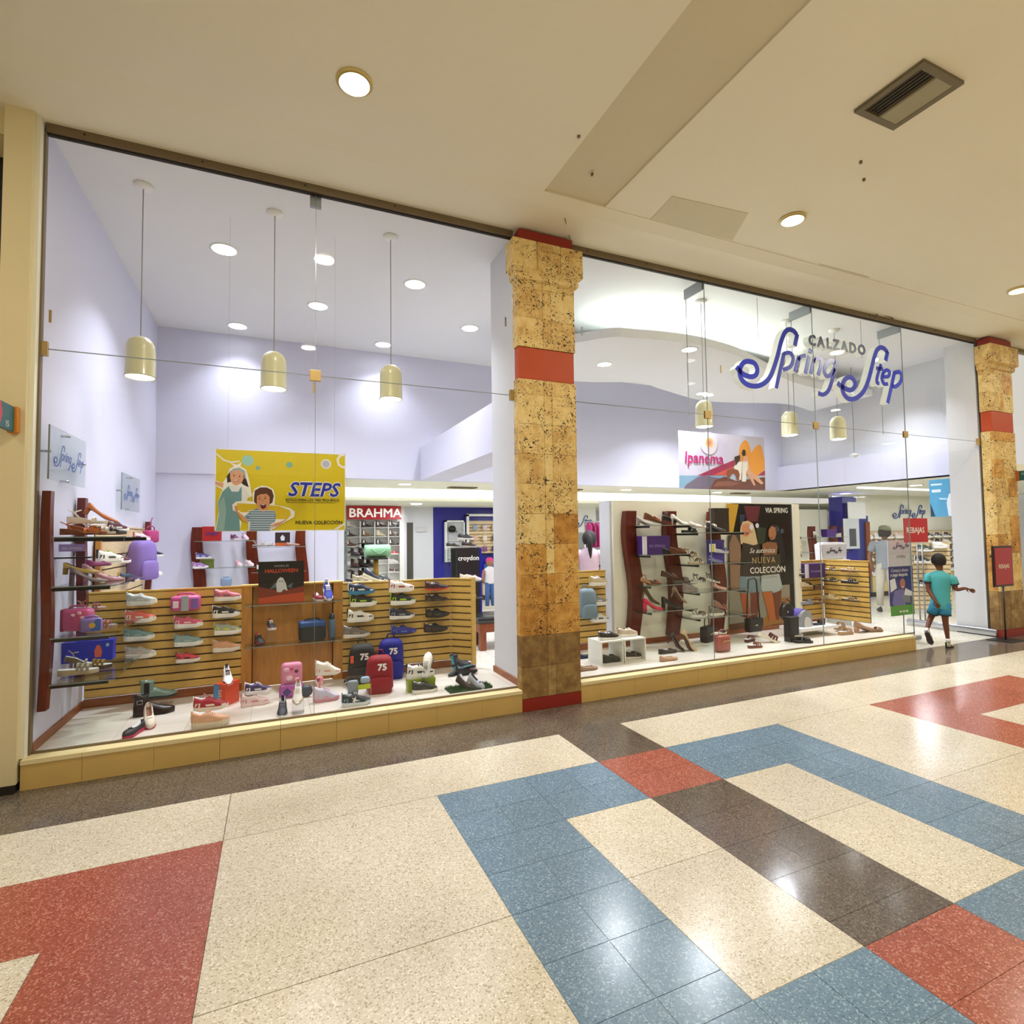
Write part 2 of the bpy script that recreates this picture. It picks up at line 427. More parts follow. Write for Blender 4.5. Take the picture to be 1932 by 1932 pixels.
for i0, j0, i1, j1 in [(-32, -2, -4, 0), (-4, -2, 4, 0), (6, -2, 14, 0), (14, -2, 60, 0),
                       (-4, 0, 0, 4), (-4, 4, 0, 8.5), (10, 0, 14, 4), (10, 4, 14, 8.5), (2, 2, 4, 4), (2, 4, 4, 6.5), (6, 2, 8, 4), (6, 4, 8, 6.5),
                       (-10, 2, -6, 4), (-10, 4, -6, 8.5), (16, 2, 20, 4), (16, 4, 20, 6.5), (22, 0, 60, 4), (22, 4, 60, 8.5),
                       (-32, 0, -12, 4), (-32, 4, -12, 8.5), (-32, 8.5, 60, 19)]:
    fl('slab', i0, j0, i1, j1, M_BEIGE, .002)
for i0, j0, i1, j1 in [(-12, 0, -4, 2), (-12, 2, -10, 8.5), (-6, 2, -4, 8.5), (14, 0, 22, 2), (14, 2, 16, 8.5), (20, 2, 22, 8.5), (16, 6.5, 20, 8.5)]:
    fl('red_slab', i0, j0, i1, j1, M_RED, .0006)

# ================================================================== KERB, PLATFORM
kerb = struct('trim_1', 'honey stone kerb under the shop windows')
def kerb_run(x0, x1, off):
    sbox('kerb_core', x0, .012, 0, x1, .11, .19, M_JOINT, kerb)
    xs = [x0] + [v for v in [off + .4155 * k for k in range(40)] if x0 + .05 < v < x1 - .05] + [x1]
    for a, b in zip(xs, xs[1:]):
        piece('kerb_tile', a + .001, 0, .002, b - .001, .012, .168, M_KERB, kerb)
        piece('kerb_cap', a + .001, -.006, .1695, b - .001, .112, .2, M_KERBTOP, kerb)
kerb_run(-1.53, 2.112, -1.198)
kerb_run(2.742, 8.02, 2.96)
plat = struct('display_platform', 'raised display floor of pale tiles behind the glass')
def platform(x0, x1, y1, oy):
    sbox('platform_core', x0, .112, 0, x1, y1, .19, mat('#8f887a', .8), plat)
    y = .112; k = 0
    while y < y1 - .01:
        yb = min(y1, y + (.30 if k == 0 else .45)); x = x0
        while x < x1 - .01:
            xb = min(x1, x + .45)
            piece('platform_tile', x + .001, y + .001, .186, xb - .001, yb - .001, .2, M_PLAT, plat); x = xb
        y = yb; k += 1
platform(-1.52, 2.15, 1.25, 0)
platform(2.72, 8.02, 1.33, 0)

# ================================================================== STONE COLUMNS
def column(x0, x1, yf, yb, seed, label):
    st = struct('column', label)
    rnd = random.Random(seed); w = x1 - x0
    sbox('core', x0 + .035, yf + .035, 0, x1 - .035, yb, 4.6, M_JOINT, st)
    piece('plinth', x0, yf - .004, .002, x1, yb, .115, M_REDPAINT, st)
    piece('red_band', x0 + .02, yf - .02, 4.48, x1 - .02, yb, 4.60, M_REDPAINT, st)
    piece('orange_band', x0 + .012, yf + .006, 3.145, x1 - .012, yb, 3.455, M_ORANGE, st, .006)
    ca, cb = x0 + w * .43, x0 + w * .57
    z = .117; zs = [z]
    while z < 3.13: z = min(3.143, z + .288); zs.append(z)
    zs2 = [3.457, 3.75, 4.04, 4.11]
    for Z in (zs, zs2):
        for k, (a, b) in enumerate(zip(Z, Z[1:])):
            if b - a < .04: 
                piece('stone_block', x0, yf, a, x1, yb, b, M_TRAV_A, st); continue
            if Z is zs: m = M_TRAV_C if k < 2 else (M_TRAV_B if k < 5 else M_TRAV_A)
            else: m = M_TRAV_A
            ms = [m, m, m] if seed != 5 or m is M_TRAV_C else [rnd.choice((M_TRAV_A, M_TRAV_A, M_TRAV_B)) for _ in range(3)]
            if Z is zs and k in (4, 5): ms = [M_TRAV_B if k == 4 else M_TRAV_A, M_TRAV_A, M_TRAV_B]
            for (u, v), mm in zip(((x0, ca), (ca, cb), (cb, x1)), ms):
                p = rnd.uniform(0, .003)
                piece('stone_block', round(u + .001, 4), yf - p, a + .001, round(v - .001, 4), yf + .03, b - .001, mm, st, .0015)
            piece('side_stone', x0 - .0005, yf + .031, a + .0007, x0 + .03, yb, b - .0007, m, st, .0015)
            piece('side_stone', x1 - .03, yf + .031, a + .0007, x1 + .0005, yb, b - .0007, m, st, .0015)
    # capital: bevelled moulding, then three cap stones
    b = B(); o = .07
    def sq(d, z): return [(x0 - d, yf - d, z), (x1 + d, yf - d, z), (x1 + d, yb, z), (x0 - d, yb, z)]
    b.rings([sq(.005, 4.10), sq(.03, 4.115), sq(.035, 4.15), sq(.03, 4.16), sq(.03, 4.17), sq(.07, 4.20)], smooth=False).done('capital_moulding', M_TRAV_A, st)
    t = (w + .14) / 3
    for k in range(3):
        piece('cap_stone', x0 - .07 + t * k + .001, yf - .07, 4.201, x0 - .07 + t * (k + 1) - .001, yb, 4.48, M_TRAV_A, st, .006)
column(2.113, 2.742, 0.0, .112, 3, 'travertine column with orange band between the two shop windows')
column(10.03, 10.66, -.06, .09, 5, 'travertine column with orange band at the shop entrance')

# ================================================================== FACADE PLASTER, HALL CEILING
wl = struct('wall_left', 'cream plaster pilaster left of the shop window')
sbox('pilaster', -1.70, -.02, .055, -1.545, .5, 4.75, M_HALLWALL, wl)
sbox('pilaster_edge', -1.545, .03, .2, -1.52, .112, 4.63, M_WHITE2, wl)
sbox('skirting', -1.72, -.03, 0, -1.55, .4, .055, M_BLACKGAP, wl)  # near-black block; the shade of the base recess is put into its colour
sbox('jamb_strip', -1.522, .085, .2, -1.508, .13, 4.56, M_BRONZE, wl)
sbox('dark_shop_lintel', -9, .05, 4.45, -1.70, .5, 4.75, M_HALLWALL, wl)
sbox('dark_shop_sheet', -9, .35, 0, -1.70, .45, 4.5, mat('#0c0d1c', .5), wl)  # sheet and floor are near-black; their colour stands in for the unlit shop
sbox('dark_shop_floor', -9, .02, -.05, -1.70, 2.0, -.001, mat('#15110e', .5), wl)

ceil = struct('ceiling', 'cream plaster hall ceiling with a shallow beam')
sbox('left_ceiling', -9, -6.3, 4.645, 2.13, -.56, 4.9, M_HALLCEIL, ceil)
sbox('right_ceiling', 2.76, -6.3, 4.65, 20, -.50, 4.9, M_HALLCEIL, ceil)
sbox('beam_recess', 2.13, -6.3, 4.665, 2.76, -.56, 4.9, M_HALLCEIL2, ceil)  # strip in a darker tone than the ceiling on either side
B().prism([(-.56, 4.645), (-.40, 4.625), (.2, 4.625), (.2, 4.9), (-.56, 4.9)], 'x', -9, 20).done('front_soffit', M_HALLCEIL, ceil)
sbox('ceiling_edge_beam', -9, -6.5, 4.35, 20, -6.3, 5.1, M_HALLCEIL, ceil)
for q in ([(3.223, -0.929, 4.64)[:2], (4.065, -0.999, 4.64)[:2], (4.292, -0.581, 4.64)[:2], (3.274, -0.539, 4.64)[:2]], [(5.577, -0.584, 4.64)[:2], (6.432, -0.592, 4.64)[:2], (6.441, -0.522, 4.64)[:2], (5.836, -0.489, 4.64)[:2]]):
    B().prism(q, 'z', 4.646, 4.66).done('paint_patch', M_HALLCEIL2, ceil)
b = B()
b.tube([(2.746, -0.239, 4.647), (3.058, -0.258, 4.647), (3.077, -0.539, 4.647)], .004, 4); b.done('hatch_seam', M_JOINT, ceil)
b = B()
for u in ((2.075, -1.251, 4.646), (4.343, -1.892, 4.646), (4.586, -1.756, 4.646), (2.399, -0.916, 4.646)): b.lathe([(.012, 4.63), (.012, 4.65)], u[:2], 8)
b.done('screw_head', M_BRONZE, ceil)

# opposite side of the atrium: seen mirrored in the glass, and brightened by the added fill light
opp = struct('wall_opposite', 'opposite side of the hall: white upper gallery, stone columns')
sbox('gallery_parapet', -20, -14.3, 3.6, 34, -14.1, 4.9, mat('#e6e4dc', .8), opp)
sbox('gallery_slab', -20, -17, 3.45, 34, -14.1, 3.65, mat('#b9b2a0', .8), opp)
sbox('gallery_wall', -20, -17.2, 3.6, 34, -17, 8, mat('#cfccc4', .8), opp)
sbox('ground_wall', -20, -17.2, 0, 34, -17, 3.5, mat('#6d6250', .7), opp)
for k in range(7):
    sbox('column', -14 + 7.87 * k, -14.0, 0, -13.2 + 7.87 * k, -13.3, 8.5, mat('#a88a55', .7), opp)
    sbox('column_cap', -14.1 + 7.87 * k, -14.1, 6.2, -13.1 + 7.87 * k, -13.2, 6.8, mat('#a88a55', .7), opp)
b = B()
for k in range(40): b.box(-20 + 1.4 * k, -14.22, 4.9, -19.96 + 1.4 * k, -14.18, 5.9)
b.box(-20, -14.23, 5.85, 34, -14.17, 5.92).done('railing', M_CHROME, opp)
sbox('opposite_floor', -20, -17, -.16, 34, -7.2, -.01, mat('#c9bb95', .4), opp)

# ================================================================== SHOP SHELL
wls = struct('wall_left.001', 'white left side wall of the shop')
sbox('wall_panel', -1.62, .13, 0, -1.52, 4.32, 4.72, M_LILAC, wls)
wr = struct('wall_partition', 'white partition behind the stone column')
sbox('wall_panel', 2.15, .112, 0, 2.70, .79, 4.66, M_WHITE, wr)
wr2 = struct('wall_right', 'white partition beside the entrance')
sbox('wall_panel', 10.06, .14, 0, 10.62, .56, 4.66, M_WHITE, wr2)
sbox('wall_panel_upper', 10.62, .14, 3.1, 10.75, 4.3, 4.66, M_WHITE, wr2)
sbox('bulkhead', 10.45, .56, 2.57, 10.80, 4.2, 3.1, M_LILAC, wr2)
wb = struct('wall_back', 'white back wall of the shop window hall')
sbox('upper_wall', .88, 4.2, 2.57, 10.62, 4.32, 4.66, M_LILAC, wb)
sbox('lower_wall', -1.62, 4.2, 0, .88, 4.32, 2.57, M_LILAC, wb)
sbox('upper_wall_left', -1.62, 4.185, 2.57, .88, 4.32, 4.66, M_LILAC, wb)
sbox('bulkhead_beam', 2.2, .79, 2.57, 2.68, 4.2, 3.12, M_LILAC, wb)
cs = struct('ceiling.001', 'white ceiling of the shop')
sbox('ceiling_panel', -1.62, .15, 4.632, 10.8, 4.32, 4.75, M_CEIL, cs)
sbox('low_ceiling', .7, 4.32, 2.57, 10.5, 5.85, 2.7, M_WHITE2, cs)
sbox('cove_top', .7, 5.85, 2.82, 19, 6.6, 2.9, M_WHITE2, cs)
sbox('cove_light', .72, 6.42, 2.44, 12.0, 6.45, 2.80, M_COVE, cs, 'glowing light cove across the shop ceiling')
sbox('rear_ceiling', .7, 6.45, 2.37, 19, 11, 2.44, M_WHITE2, cs)
sbox('right_ceiling', 10.5, .14, 2.57, 19, 6.0, 2.7, M_WHITE2, cs)
sbox('right_cove_light', 11.4, 2.9, 2.54, 17.5, 3.02, 2.575, M_COVE, cs)
fs = struct('floor.001', 'pale tiled shop floor')
sbox('floor_slab', -1.6, .015, -.14, 19.5, 11, -.004, M_JOINTL, fs)
def shopfloor(x0, x1, y0, y1, s=.6):
    y = y0
    while y < y1 - .01:
        x = x0
        while x < x1 - .01:
            piece('tile', x + .0015, y + .0015, -.02, x + s - .0015, y + s - .0015, 0, M_SHOPFLOOR, fs); x += s
        y += s
shopfloor(2.72, 5.72, 1.35, 8.55)
shopfloor(8.02, 12.22, .017, 4.2)
sbox('rear_tiles', 5.73, 1.35, -.01, 8.0, 10.9, 0, M_SHOPFLOOR, fs)
sbox('right_tiles', 8.02, 4.24, -.01, 19, 10.9, 0, M_SHOPFLOOR, fs)
sbox('far_right_tiles', 12.24, .02, -.01, 19, 4.2, 0, M_SHOPFLOOR, fs)
sbox('left_tiles', -1.5, 1.27, -.01, 2.7, 10.9, 0, M_SHOPFLOOR, fs)
wd = struct('wall_rear', 'rear walls of the shop floor')
sbox('rear_wall', .7, 10.3, 0, 19.5, 10.4, 2.6, M_WHITE, wd)
sbox('side_wall', .88, 4.32, 0, 1.0, 8.6, 2.6, M_WHITE, wd)
sbox('white_wall_bay', (2.814, 8.6, 2.378)[0], 8.55, 0, (2.814, 8.6, 2.378)[0] + .12, 10.3, 2.4, M_WHITE, wd)
sbox('right_end_wall', 19.4, 0, 0, 19.5, 10.4, 2.7, M_WHITE, wd)
sbox('right_far_wall', 13.0, 4.75, 0, 19.5, 4.85, 2.7, M_WHITE2, wd)
sbox('mid_wall', 9.9, 4.45, 0, 12.38, 4.5, 2.16, M_WHITE2, wd)
# cloud-shaped dropped ceiling with a light cove above it
near = [(3.0, 2.35), (3.84, 1.25), (4.28, 1.06), (5.06, .96), (5.7, 1.02), (6.2, 1.14), (7.12, 1.475), (8.1, 1.8), (9.2, 1.95), (10.3, 1.9)]
far = [(10.4, 3.25), (9.3, 2.98), (8.3, 3.25), (7.44, 3.35), (6.26, 2.99), (5.55, 2.79), (4.6, 3.09), (3.2, 3.1)]
outl = [tuple(p) for p in spline(near, 4)] + [tuple(p) for p in spline(far, 4)]
sf = struct('soffit', 'cloud-shaped dropped ceiling lit from above')
B().prism(outl, 'z', 4.18, 4.30).done('soffit_board', M_CEIL, sf)
inn = [((x - 6.7) * .86 + 6.7, (y - 2.15) * .55 + 2.15) for x, y in outl]
B().prism(inn, 'z', 4.30, 4.46).done('soffit_upstand', M_CEIL, sf)
sc_ = spline([(3.95, 1.55), (4.4, 1.3), (5.06, 1.22), (6.1, 1.38), (7.05, 1.72), (8.1, 2.02), (9.2, 2.15)], 3)
b = B()
for p, q in zip(sc_, sc_[1:]):
    b.tube([(p.x, p.y, 4.335), (q.x, q.y, 4.335)], .018, 6)
b.done('cove_tube', mat('#f4fff2', .5, 0, 60, 0), sf, None)

# skirting boards
sk = struct('baseboard_left', 'brown wooden skirting around the display platform')
sbox('skirting_board', -1.52, .13, .2, -1.505, 1.2, .262, M_SKIRT, sk)
sbox('skirting_board.001', -1.505, 1.185, .2, -.285, 1.2, .275, M_SKIRT, sk)
sbox('skirting_board.002', .635, 1.185, .2, 1.84, 1.2, .275, M_SKIRT, sk)
sbox('skirting_board.003', 2.135, .13, .2, 2.15, .8, .262, M_SKIRT, sk)
sk2 = struct('baseboard_right', 'brown wooden skirting in the right-hand display')
sbox('skirting_board', 3.3, 1.262, .2, 4.0, 1.285, .275, M_SKIRT, sk2)
sbox('skirting_board.001', 4.0, 1.225, .2, 7.33, 1.245, .265, M_SKIRT, sk2)
sbox('skirting_board.002', 7.35, 1.265, .2, 7.93, 1.285, .275, M_SKIRT, sk2)

# ================================================================== WINDOWS
def window(name, x0, x1, joints, label, zlow=.2, door=None):
    wn = struct(name, label)
    sbox('head_frame', x0, .082, 4.562, x1, .15, 4.628, M_BRONZE, wn)
    sbox('head_shadow_gap', x0, .10, 4.552, x1, .13, 4.562, M_BLACKGAP, wn)
    sbox('sill_channel', x0, .104, .2, x1 if not door else door[0], .126, .213, M_BRONZE, wn)
    xs = [x0] + joints + [x1]
    for a, b in zip(xs, xs[1:]):
        piece('upper_pane', a + .002, .110, 3.004, b - .002, .118, 4.556, M_GLASS, wn)
        if door and a >= door[0] - .01: continue
        piece('lower_pane', a + .002, .110, .212, b - .002, .118, 2.996, M_GLASS, wn)
    bb = B()
    for j in joints:                                               # dark sealed edge between panes
        bb.box(j - .0016, .1085, .213, j + .0016, .1195, 4.555)
    bb.box(x0, .1085, 2.9975, x1, .1195, 3.0025)
    bb.done('pane_edge', M_EDGE, wn)
    for j in joints:
        piece('corner_clamp', j - .045, .100, 2.955, j + .045, .1095, 3.045, M_BRASS, wn, .002)
        piece('corner_clamp', j - .045, .1185, 2.955, j + .045, .128, 3.045, M_BRASS, wn, .002)
    n = int((x1 - x0) / .75)
    for k in range(n):
        B().cyl((x0 + .22 + .75 * k, .0825, 4.598), (x0 + .22 + .75 * k, .078, 4.598), .007).done('screw', M_BLACKGAP, wn)
    return wn
w1 = window('window_1', -1.508, 2.112, [.30], 'left frameless shop window of four glass panes')
w2 = window('window_2', 2.742, 10.02, [4.55, 6.35, 8.19], 'right frameless shop window over display and entrance', door=(8.19,))
for j in (4.55, 6.35, 8.19):
    piece('glass_fin', j - .005, .13, 3.06, j + .005, .42, 4.5, M_GLASS, w2)
    piece('fin_bracket', j - .012, .13, 4.48, j + .012, .44, 4.60, M_STEEL, w2)
    B().box(j - .005, .4185, 3.06, j + .005, .421, 4.5).done('fin_edge', M_EDGE, w2)
piece('fin_bracket', .255, .13, 4.46, .345, .16, 4.56, M_STEEL, w1)
for x, z, wn in ((-1.50, 3.0, w1), (2.09, 3.0, w1), (9.99, 3.0, w2)):
    piece('side_clamp', x - .02, .095, z - .05, x + .025, .131, z + .05, M_BRASS, wn)
for x, z, wn, m in ((-1.47, 3.24, w1, M_BRASS), (2.04, 3.72, w1, M_STEEL), (.29, 2.90, w1, M_BRASS), (2.9, 3.75, w2, M_STEEL), (4.78, 3.56, w2, M_BRASS)):
    piece('glazing_pad', x - .008, .1185, z - .045, x + .008, .124, z + .045, m, wn)
# entrance: fixed glass edge, open door leaf against the right partition
d1 = struct('door_1', 'open frameless glass door leaf with a silver bottom rail')
piece('door_pane', 10.028, .16, .10, 10.038, 1.3, 2.9, M_GLASS, d1)
B().box(10.0, .0, .015, 10.05, 1.3, .115, .015).done('bottom_rail', M_CHROME, d1)
d2 = struct('door_2', 'fixed glass side light at the end of the display with lock')
piece('door_pane', 8.186, .118, .03, 8.194, 1.05, 2.95, M_GLASS, d2)
sbox('door_edge', 8.183, .112, .01, 8.197, .118, 2.95, M_EDGE, d2)
piece('lock_box', 8.17, .13, .62, 8.21, .24, .72, M_STEEL, d2)
sbox('bottom_rail', 8.18, .118, .01, 8.20, 1.05, .03, M_EDGE, d2)

for yy in (.98, 1.06): B().cyl((9.985, yy, .12), (9.985, yy, 1.62), .012, n=8).done('pull_handle', M_STEEL, d1)
# neighbouring shop to the right
nb = struct('wall_neighbour', 'neighbouring shop beyond the right column')
sbox('neighbour_frame', 10.66, .082, 4.562, 20, .15, 4.628, M_BRONZE, nb)
sbox('neighbour_side', 10.76, .15, 0, 10.80, .9, 4.66, M_WHITE, nb)
for a in (10.67, 12.6, 14.6, 16.6): piece('pane', a, .110, .2, a + 1.9, .118, 4.55, M_GLASS, nb)

t = thing('hanging_cloth', 'lavender cloth hanging in the neighbouring shop window past the right column', 'cloth', (11.15, .6, 3.1))
B().rings([[(x, .02 * sin(9 * x + z), z) for x in [-.25 + .05 * i for i in range(11)]] + [] for z in (0, .2, .4, .6)], close=False, capa=False, capb=False).done('cloth_sheet', mat('#7a74a8', .8), t)
# ================================================================== LAMPS
for k, (x, y) in enumerate(HALL_LAMPS):
    wh = ['in the hall above the left window', 'in the hall above the right window', 'in the hall near the entrance column', 'past the entrance column', 'beyond the dark left shop',
          'behind the camera, left', 'behind the camera, middle', 'behind the camera, right', 'behind the camera, far right'][k]
    t = thing('ceiling_lamp', 'warm round ceiling lamp ' + wh, 'lamp', (x, y, 4.64), 0, 'warm round lamps in the hall ceiling')
    B().lathe([(.118, -.004), (.118, .004), (.098, .004), (.094, -.012), (.104, -.014)], n=28).done('trim_ring', M_RIMY, t)
    B().lathe([(.097, -.016), (.06, -.020), (.01, -.021)], n=28).done('diffuser', M_LAMP_Y, t)
def dl(x, y, z, label, grp, r=.115):
    t = thing('downlight', label, 'lamp', (x, y, z), 0, grp)
    B().lathe([(r + .02, 0), (r + .02, -.008), (r, -.010), (r, 0)], n=24, capa=False, capb=False).done('trim_ring', M_RIM, t)
    B().lathe([(r, -.007), (r * .6, -.010), (.01, -.011)], n=24).done('diffuser', M_LAMP_W, t)
nm = ['nearest the glass at the left', 'nearest the glass beside the right pendant', 'in the middle of the left window hall', 'beside the white partition', 'at the back left corner', 'at the back wall, middle',
      'right of the column near the glass', 'near the entrance front', 'near the entrance back']
for (x, y), s_ in zip(SHOP_LAMPS, nm): dl(x, y, 4.632, 'white round downlight ' + s_, 'round downlights in the high shop ceiling')
for (x, y), s_ in zip(SOFFIT_LAMPS, ('left end', 'front edge', 'rear edge', 'right part')): dl(x, y, 4.18, f'white downlight in the {s_} of the cloud soffit', 'downlights in the cloud soffit', .10)
DLN = ['first left of the boot wall', 'above the blue wall front', 'just right of the stone column', 'above the mannequin poster', 'over the boot shelves', 'over the blue wall', 'rear, behind the tall poster', 'front of the far right area', 'middle of the far right area', 'beside the blue column', 'nearest the entrance', 'farthest right']
for k, (x, y, z) in enumerate(DEEP_LAMPS): dl(x, y, z, 'flat round lamp in the low ceiling, ' + DLN[k], 'round lamps in the low ceiling')
for k, (x, y) in enumerate(PENDANTS):
    lb = ['left pendant of the three in the left window', 'middle pendant of the three in the left window', 'right pendant of the three in the left window',
          'pendant left of the blue script sign', 'pendant under the blue script sign', 'pendant right of the blue script sign'][k]
    t = thing('pendant_lamp', 'cream bell-shaped ' + lb, 'lamp', (x, y, 4.632), 0, 'cream pendant lamps behind the glass')
    B().lathe([(.075, 0), (.075, -.01), (.06, -.028), (.02, -.034)], n=20).done('canopy', M_RIM, t)
    B().cyl((0, 0, -.03), (0, 0, -1.31), .0045, n=6).done('cord', mat('#9a9a98', .6), t)
    B().lathe([(.012, -1.30), (.05, -1.305), (.082, -1.33), (.102, -1.37), (.106, -1.42), (.108, -1.62), (.112, -1.63), (.112, -1.64), (.104, -1.64), (.100, -1.45), (.06, -1.35)], n=28, capb=False).done('shade', M_SHADE, t)
    B().lathe([(.102, -1.632), (.07, -1.642), (.01, -1.645)], n=24).done('diffuser', M_LAMP_W, t)

# ceiling vents
def vent(x0, y0, x1, y1, z, label, n=6, full=False):
    t = thing('ceiling_vent', label, 'vent', ((x0 + x1) / 2, (y0 + y1) / 2, z), 0 if full else pi / 2); w_, h = (x1 - x0) / 2, (y1 - y0) / 2
    b = B()
    for q in ((-w_, -h, w_, -h + .045), (-w_, h - .045, w_, h), (-w_, -h + .0455, -w_ + .045, h - .0455), (w_ - .045, -h + .0455, w_, h - .0455)): b.box(q[0], q[1], -.022, q[2], q[3], 0)
    b.done('frame', mat('#6b6043', .5), t)
    B().box(-w_ + .04, -h + .04, -.003, w_ - .04, h - .04, .002).done('backing', mat('#0d0a08', .9), t)
    if not full:
        B().box(-w_ + .045, -.0, -.02, w_ - .045, .02, -.002).done('divider', mat('#6b6043', .5), t)
        B().box(-w_ + .045, -h + .045, -.019, w_ - .045, 0, -.008).done('cover_plate', mat('#97906f', .5), t)
    for k in range(n):
        yy = (.025 if not full else -h + .05) + (h - .07 if not full else 2 * h - .1) * k / (n - 1)
        B().box(-w_ + .046, yy, -.008, w_ - .046, yy + .003, -.004).done('slat', mat('#7d7458', .5), t)
vent(3.755, -2.68, 4.215, -2.24, 4.648, 'square brown ceiling vent half covered by a plate')
vent(3.0, 5.15, 3.55, 5.35, 2.569, 'dark slot vent in the low ceiling of the left part', 4, True)
vent(5.3, 5.0, 5.8, 5.2, 2.569, 'dark slot vent in the low ceiling just right of the column', 4, True)
vent(9.9, 4.9, 10.35, 5.1, 2.569, 'dark slot vent in the low ceiling above the mannequin poster', 4, True)

# wires and hooks left on the plaster
b = B(); b.tube([(2.481, -0.304, 4.62), (2.652, -0.06, 4.641), (2.704, -0.05, 4.533)], .004, 5); tag(b.done('loose_wire', M_BRONZE), 'loose thin wire hanging at the column top', 'wire')
b = B(); b.tube([(7.539, 0.05, 4.539), (7.618, 0.05, 4.708), (7.687, 0.05, 4.718), (7.716, 0.05, 4.633), (7.912, 0.05, 4.618), (7.922, 0.05, 4.597)], .009, 5); tag(b.done('wire_hook', M_BRONZE), 'bent wire hook on the frame above the script sign', 'hook')
t = thing('hanging_sensor', 'small white sensor on a long thin rod behind the script sign', 'sensor', (9.272, 1.6, 2.969))
B().cyl((0, 0, 0), (0, 0, 1.55), .006).done('rod', M_STEEL, t); B().lathe([(.02, -.05), (.05, -.03), (.08, 0), (.02, .02)], n=12).done('head', M_RIM, t)

# ================================================================== KIT OF SHAPES: SHOES
# A shoe lies along +x (toe at +x), heel at x = 0, sole on z = 0; lengths are for a shoe 1 unit long, scaled later.
def foot_w(t):                                                        # half width of a sole along its length
    ks = [(0, .06), (.05, .105), (.15, .13), (.35, .125), (.5, .14), (.68, .175), (.8, .17), (.92, .115), (.98, .06), (1, .03)]
    for (a, u), (b_, v) in zip(ks, ks[1:]):
        if a <= t <= b_: return u + (v - u) * (t - a) / (b_ - a)
    return .03
def lerp(ks, t):
    if t <= ks[0][0]: return ks[0][1]
    for (a, u), (b_, v) in zip(ks, ks[1:]):
        if a <= t <= b_: return u + (v - u) * (t - a) / (b_ - a)
    return ks[-1][1]
TT = [0, .04, .12, .22, .34, .46, .58, .70, .80, .89, .95, 1.0]
def sole_mesh(b, bot, top, grow=1.06, n=None):
    """sole between bottom line bot(t) and top line top(t)"""
    rs = []
    for t in TT:
        w_ = foot_w(t) * grow; z0, z1 = lerp(bot, t), lerp(top, t)
        rs.append([(t, -w_ * .9, z0), (t, -w_, (z0 + z1) / 2), (t, -w_ * .97, z1), (t, w_ * .97, z1), (t, w_, (z0 + z1) / 2), (t, w_ * .9, z0)])
    b.rings(rs, smooth=False); return b
def upper_mesh(b, base, top, open_, lining=None, wide=1.0, lean=0.0):
    """leather shell from base line to top line; between open_[0] and open_[1] the crown is open and dips inside"""
    N = 11; rs = []
    for t in TT:
        w_ = foot_w(t) * wide; z0, z1 = lerp(base, t), lerp(top, t); r = []
        op = open_[0] <= t <= open_[1]
        for k in range(N):
            a = pi * k / (N - 1); y = -w_ * cos(a); z = z0 + (z1 - z0) * sin(a) ** .55
            if op and 3 <= k <= 7:
                z = z0 + (z1 - z0) * (1.0 if k in (3, 7) else .25); y = {3: -.62, 4: -.5, 5: 0, 6: .5, 7: .62}[k] * w_
            r.append((t, y, z))
        rs.append(r)
    R = [[b.bm.verts.new(p) for p in r] for r in rs]
    main = b.cur
    for q, (a, c) in enumerate(zip(R, R[1:])):
        op = open_[0] <= TT[q] <= open_[1] and open_[0] <= TT[q + 1] <= open_[1]
        for i in range(N - 1):
            if op and 3 <= i <= 6 and lining is not None: b.cur = lining
            b._f([a[i], a[i + 1], c[i + 1], c[i]], True); b.cur = main
    b._f(R[0]); b._f(R[-1]); return b
def M2(b, m): return b.m(m)
_slot = [mat('#ffffff', .5, 0, 0, 0, 3 + i) for i in range(6)]       # stand-ins replaced per shoe: 0 sole 1 upper 2 accent 3 lace/strap 4 lining
def P_(name, fn, slots):
    b = B()
    for s_ in slots: b.m(_slot[s_])
    b.m(_slot[slots[0]]); fn(b); bmesh.ops.recalc_face_normals(b.bm, faces=list(b.bm.faces))
    me = bpy.data.meshes.new(name); b.bm.to_mesh(me); b.bm.free()
    for s_ in slots: me.materials.append(_slot[s_])
    return (name, me, slots)
def patch(b, x0, x1, z0, z1, slant=0.0, off=.012, grow=1.0, topk=None):
    """thin panel wrapped on both flanks"""
    for s_ in (-1, 1):
        q = []
        for t, zz in ((x0, z0), (x1, z0), (x1 + slant, z1), (x0 + slant, z1)):
            k = max(0, min(1, (zz - z0) / .3)); q.append((t, s_ * (foot_w(t) * grow * (1 - .35 * k * k) + off), zz))
        vs = [b.bm.verts.new(p) for p in q] + [b.bm.verts.new((p[0], p[1] - s_ * .02, p[2])) for p in q]
        b._f(vs[:4]); 
        for i in range(4): b._f([vs[i], vs[(i + 1) % 4], vs[4 + (i + 1) % 4], vs[4 + i]])
def laces(b, xs, top, wd=.1, r=.012):
    for x in xs:
        z = lerp(top, x) + .004
        b.box(x - r, -wd / 2, z - .03, x + r, wd / 2, z + .012)
def arc(b, t, h, z0, r=.03, wd=.06, n=7, tilt=0.0, grow=1.0):
    """strap arching over the foot at station t"""
    w_ = foot_w(t) * grow; pts = [(t + tilt * (k / (n - 1) - .5), -w_ * cos(pi * k / (n - 1)), z0 + h * sin(pi * k / (n - 1)) ** .6) for k in range(n)]
    rs = [[(p[0] - wd / 2, p[1], p[2]), (p[0] + wd / 2, p[1], p[2]), (p[0] + wd / 2, p[1] * .9, p[2] - .02), (p[0] - wd / 2, p[1] * .9, p[2] - .02)] for p in pts]
    b.rings(rs, smooth=False)
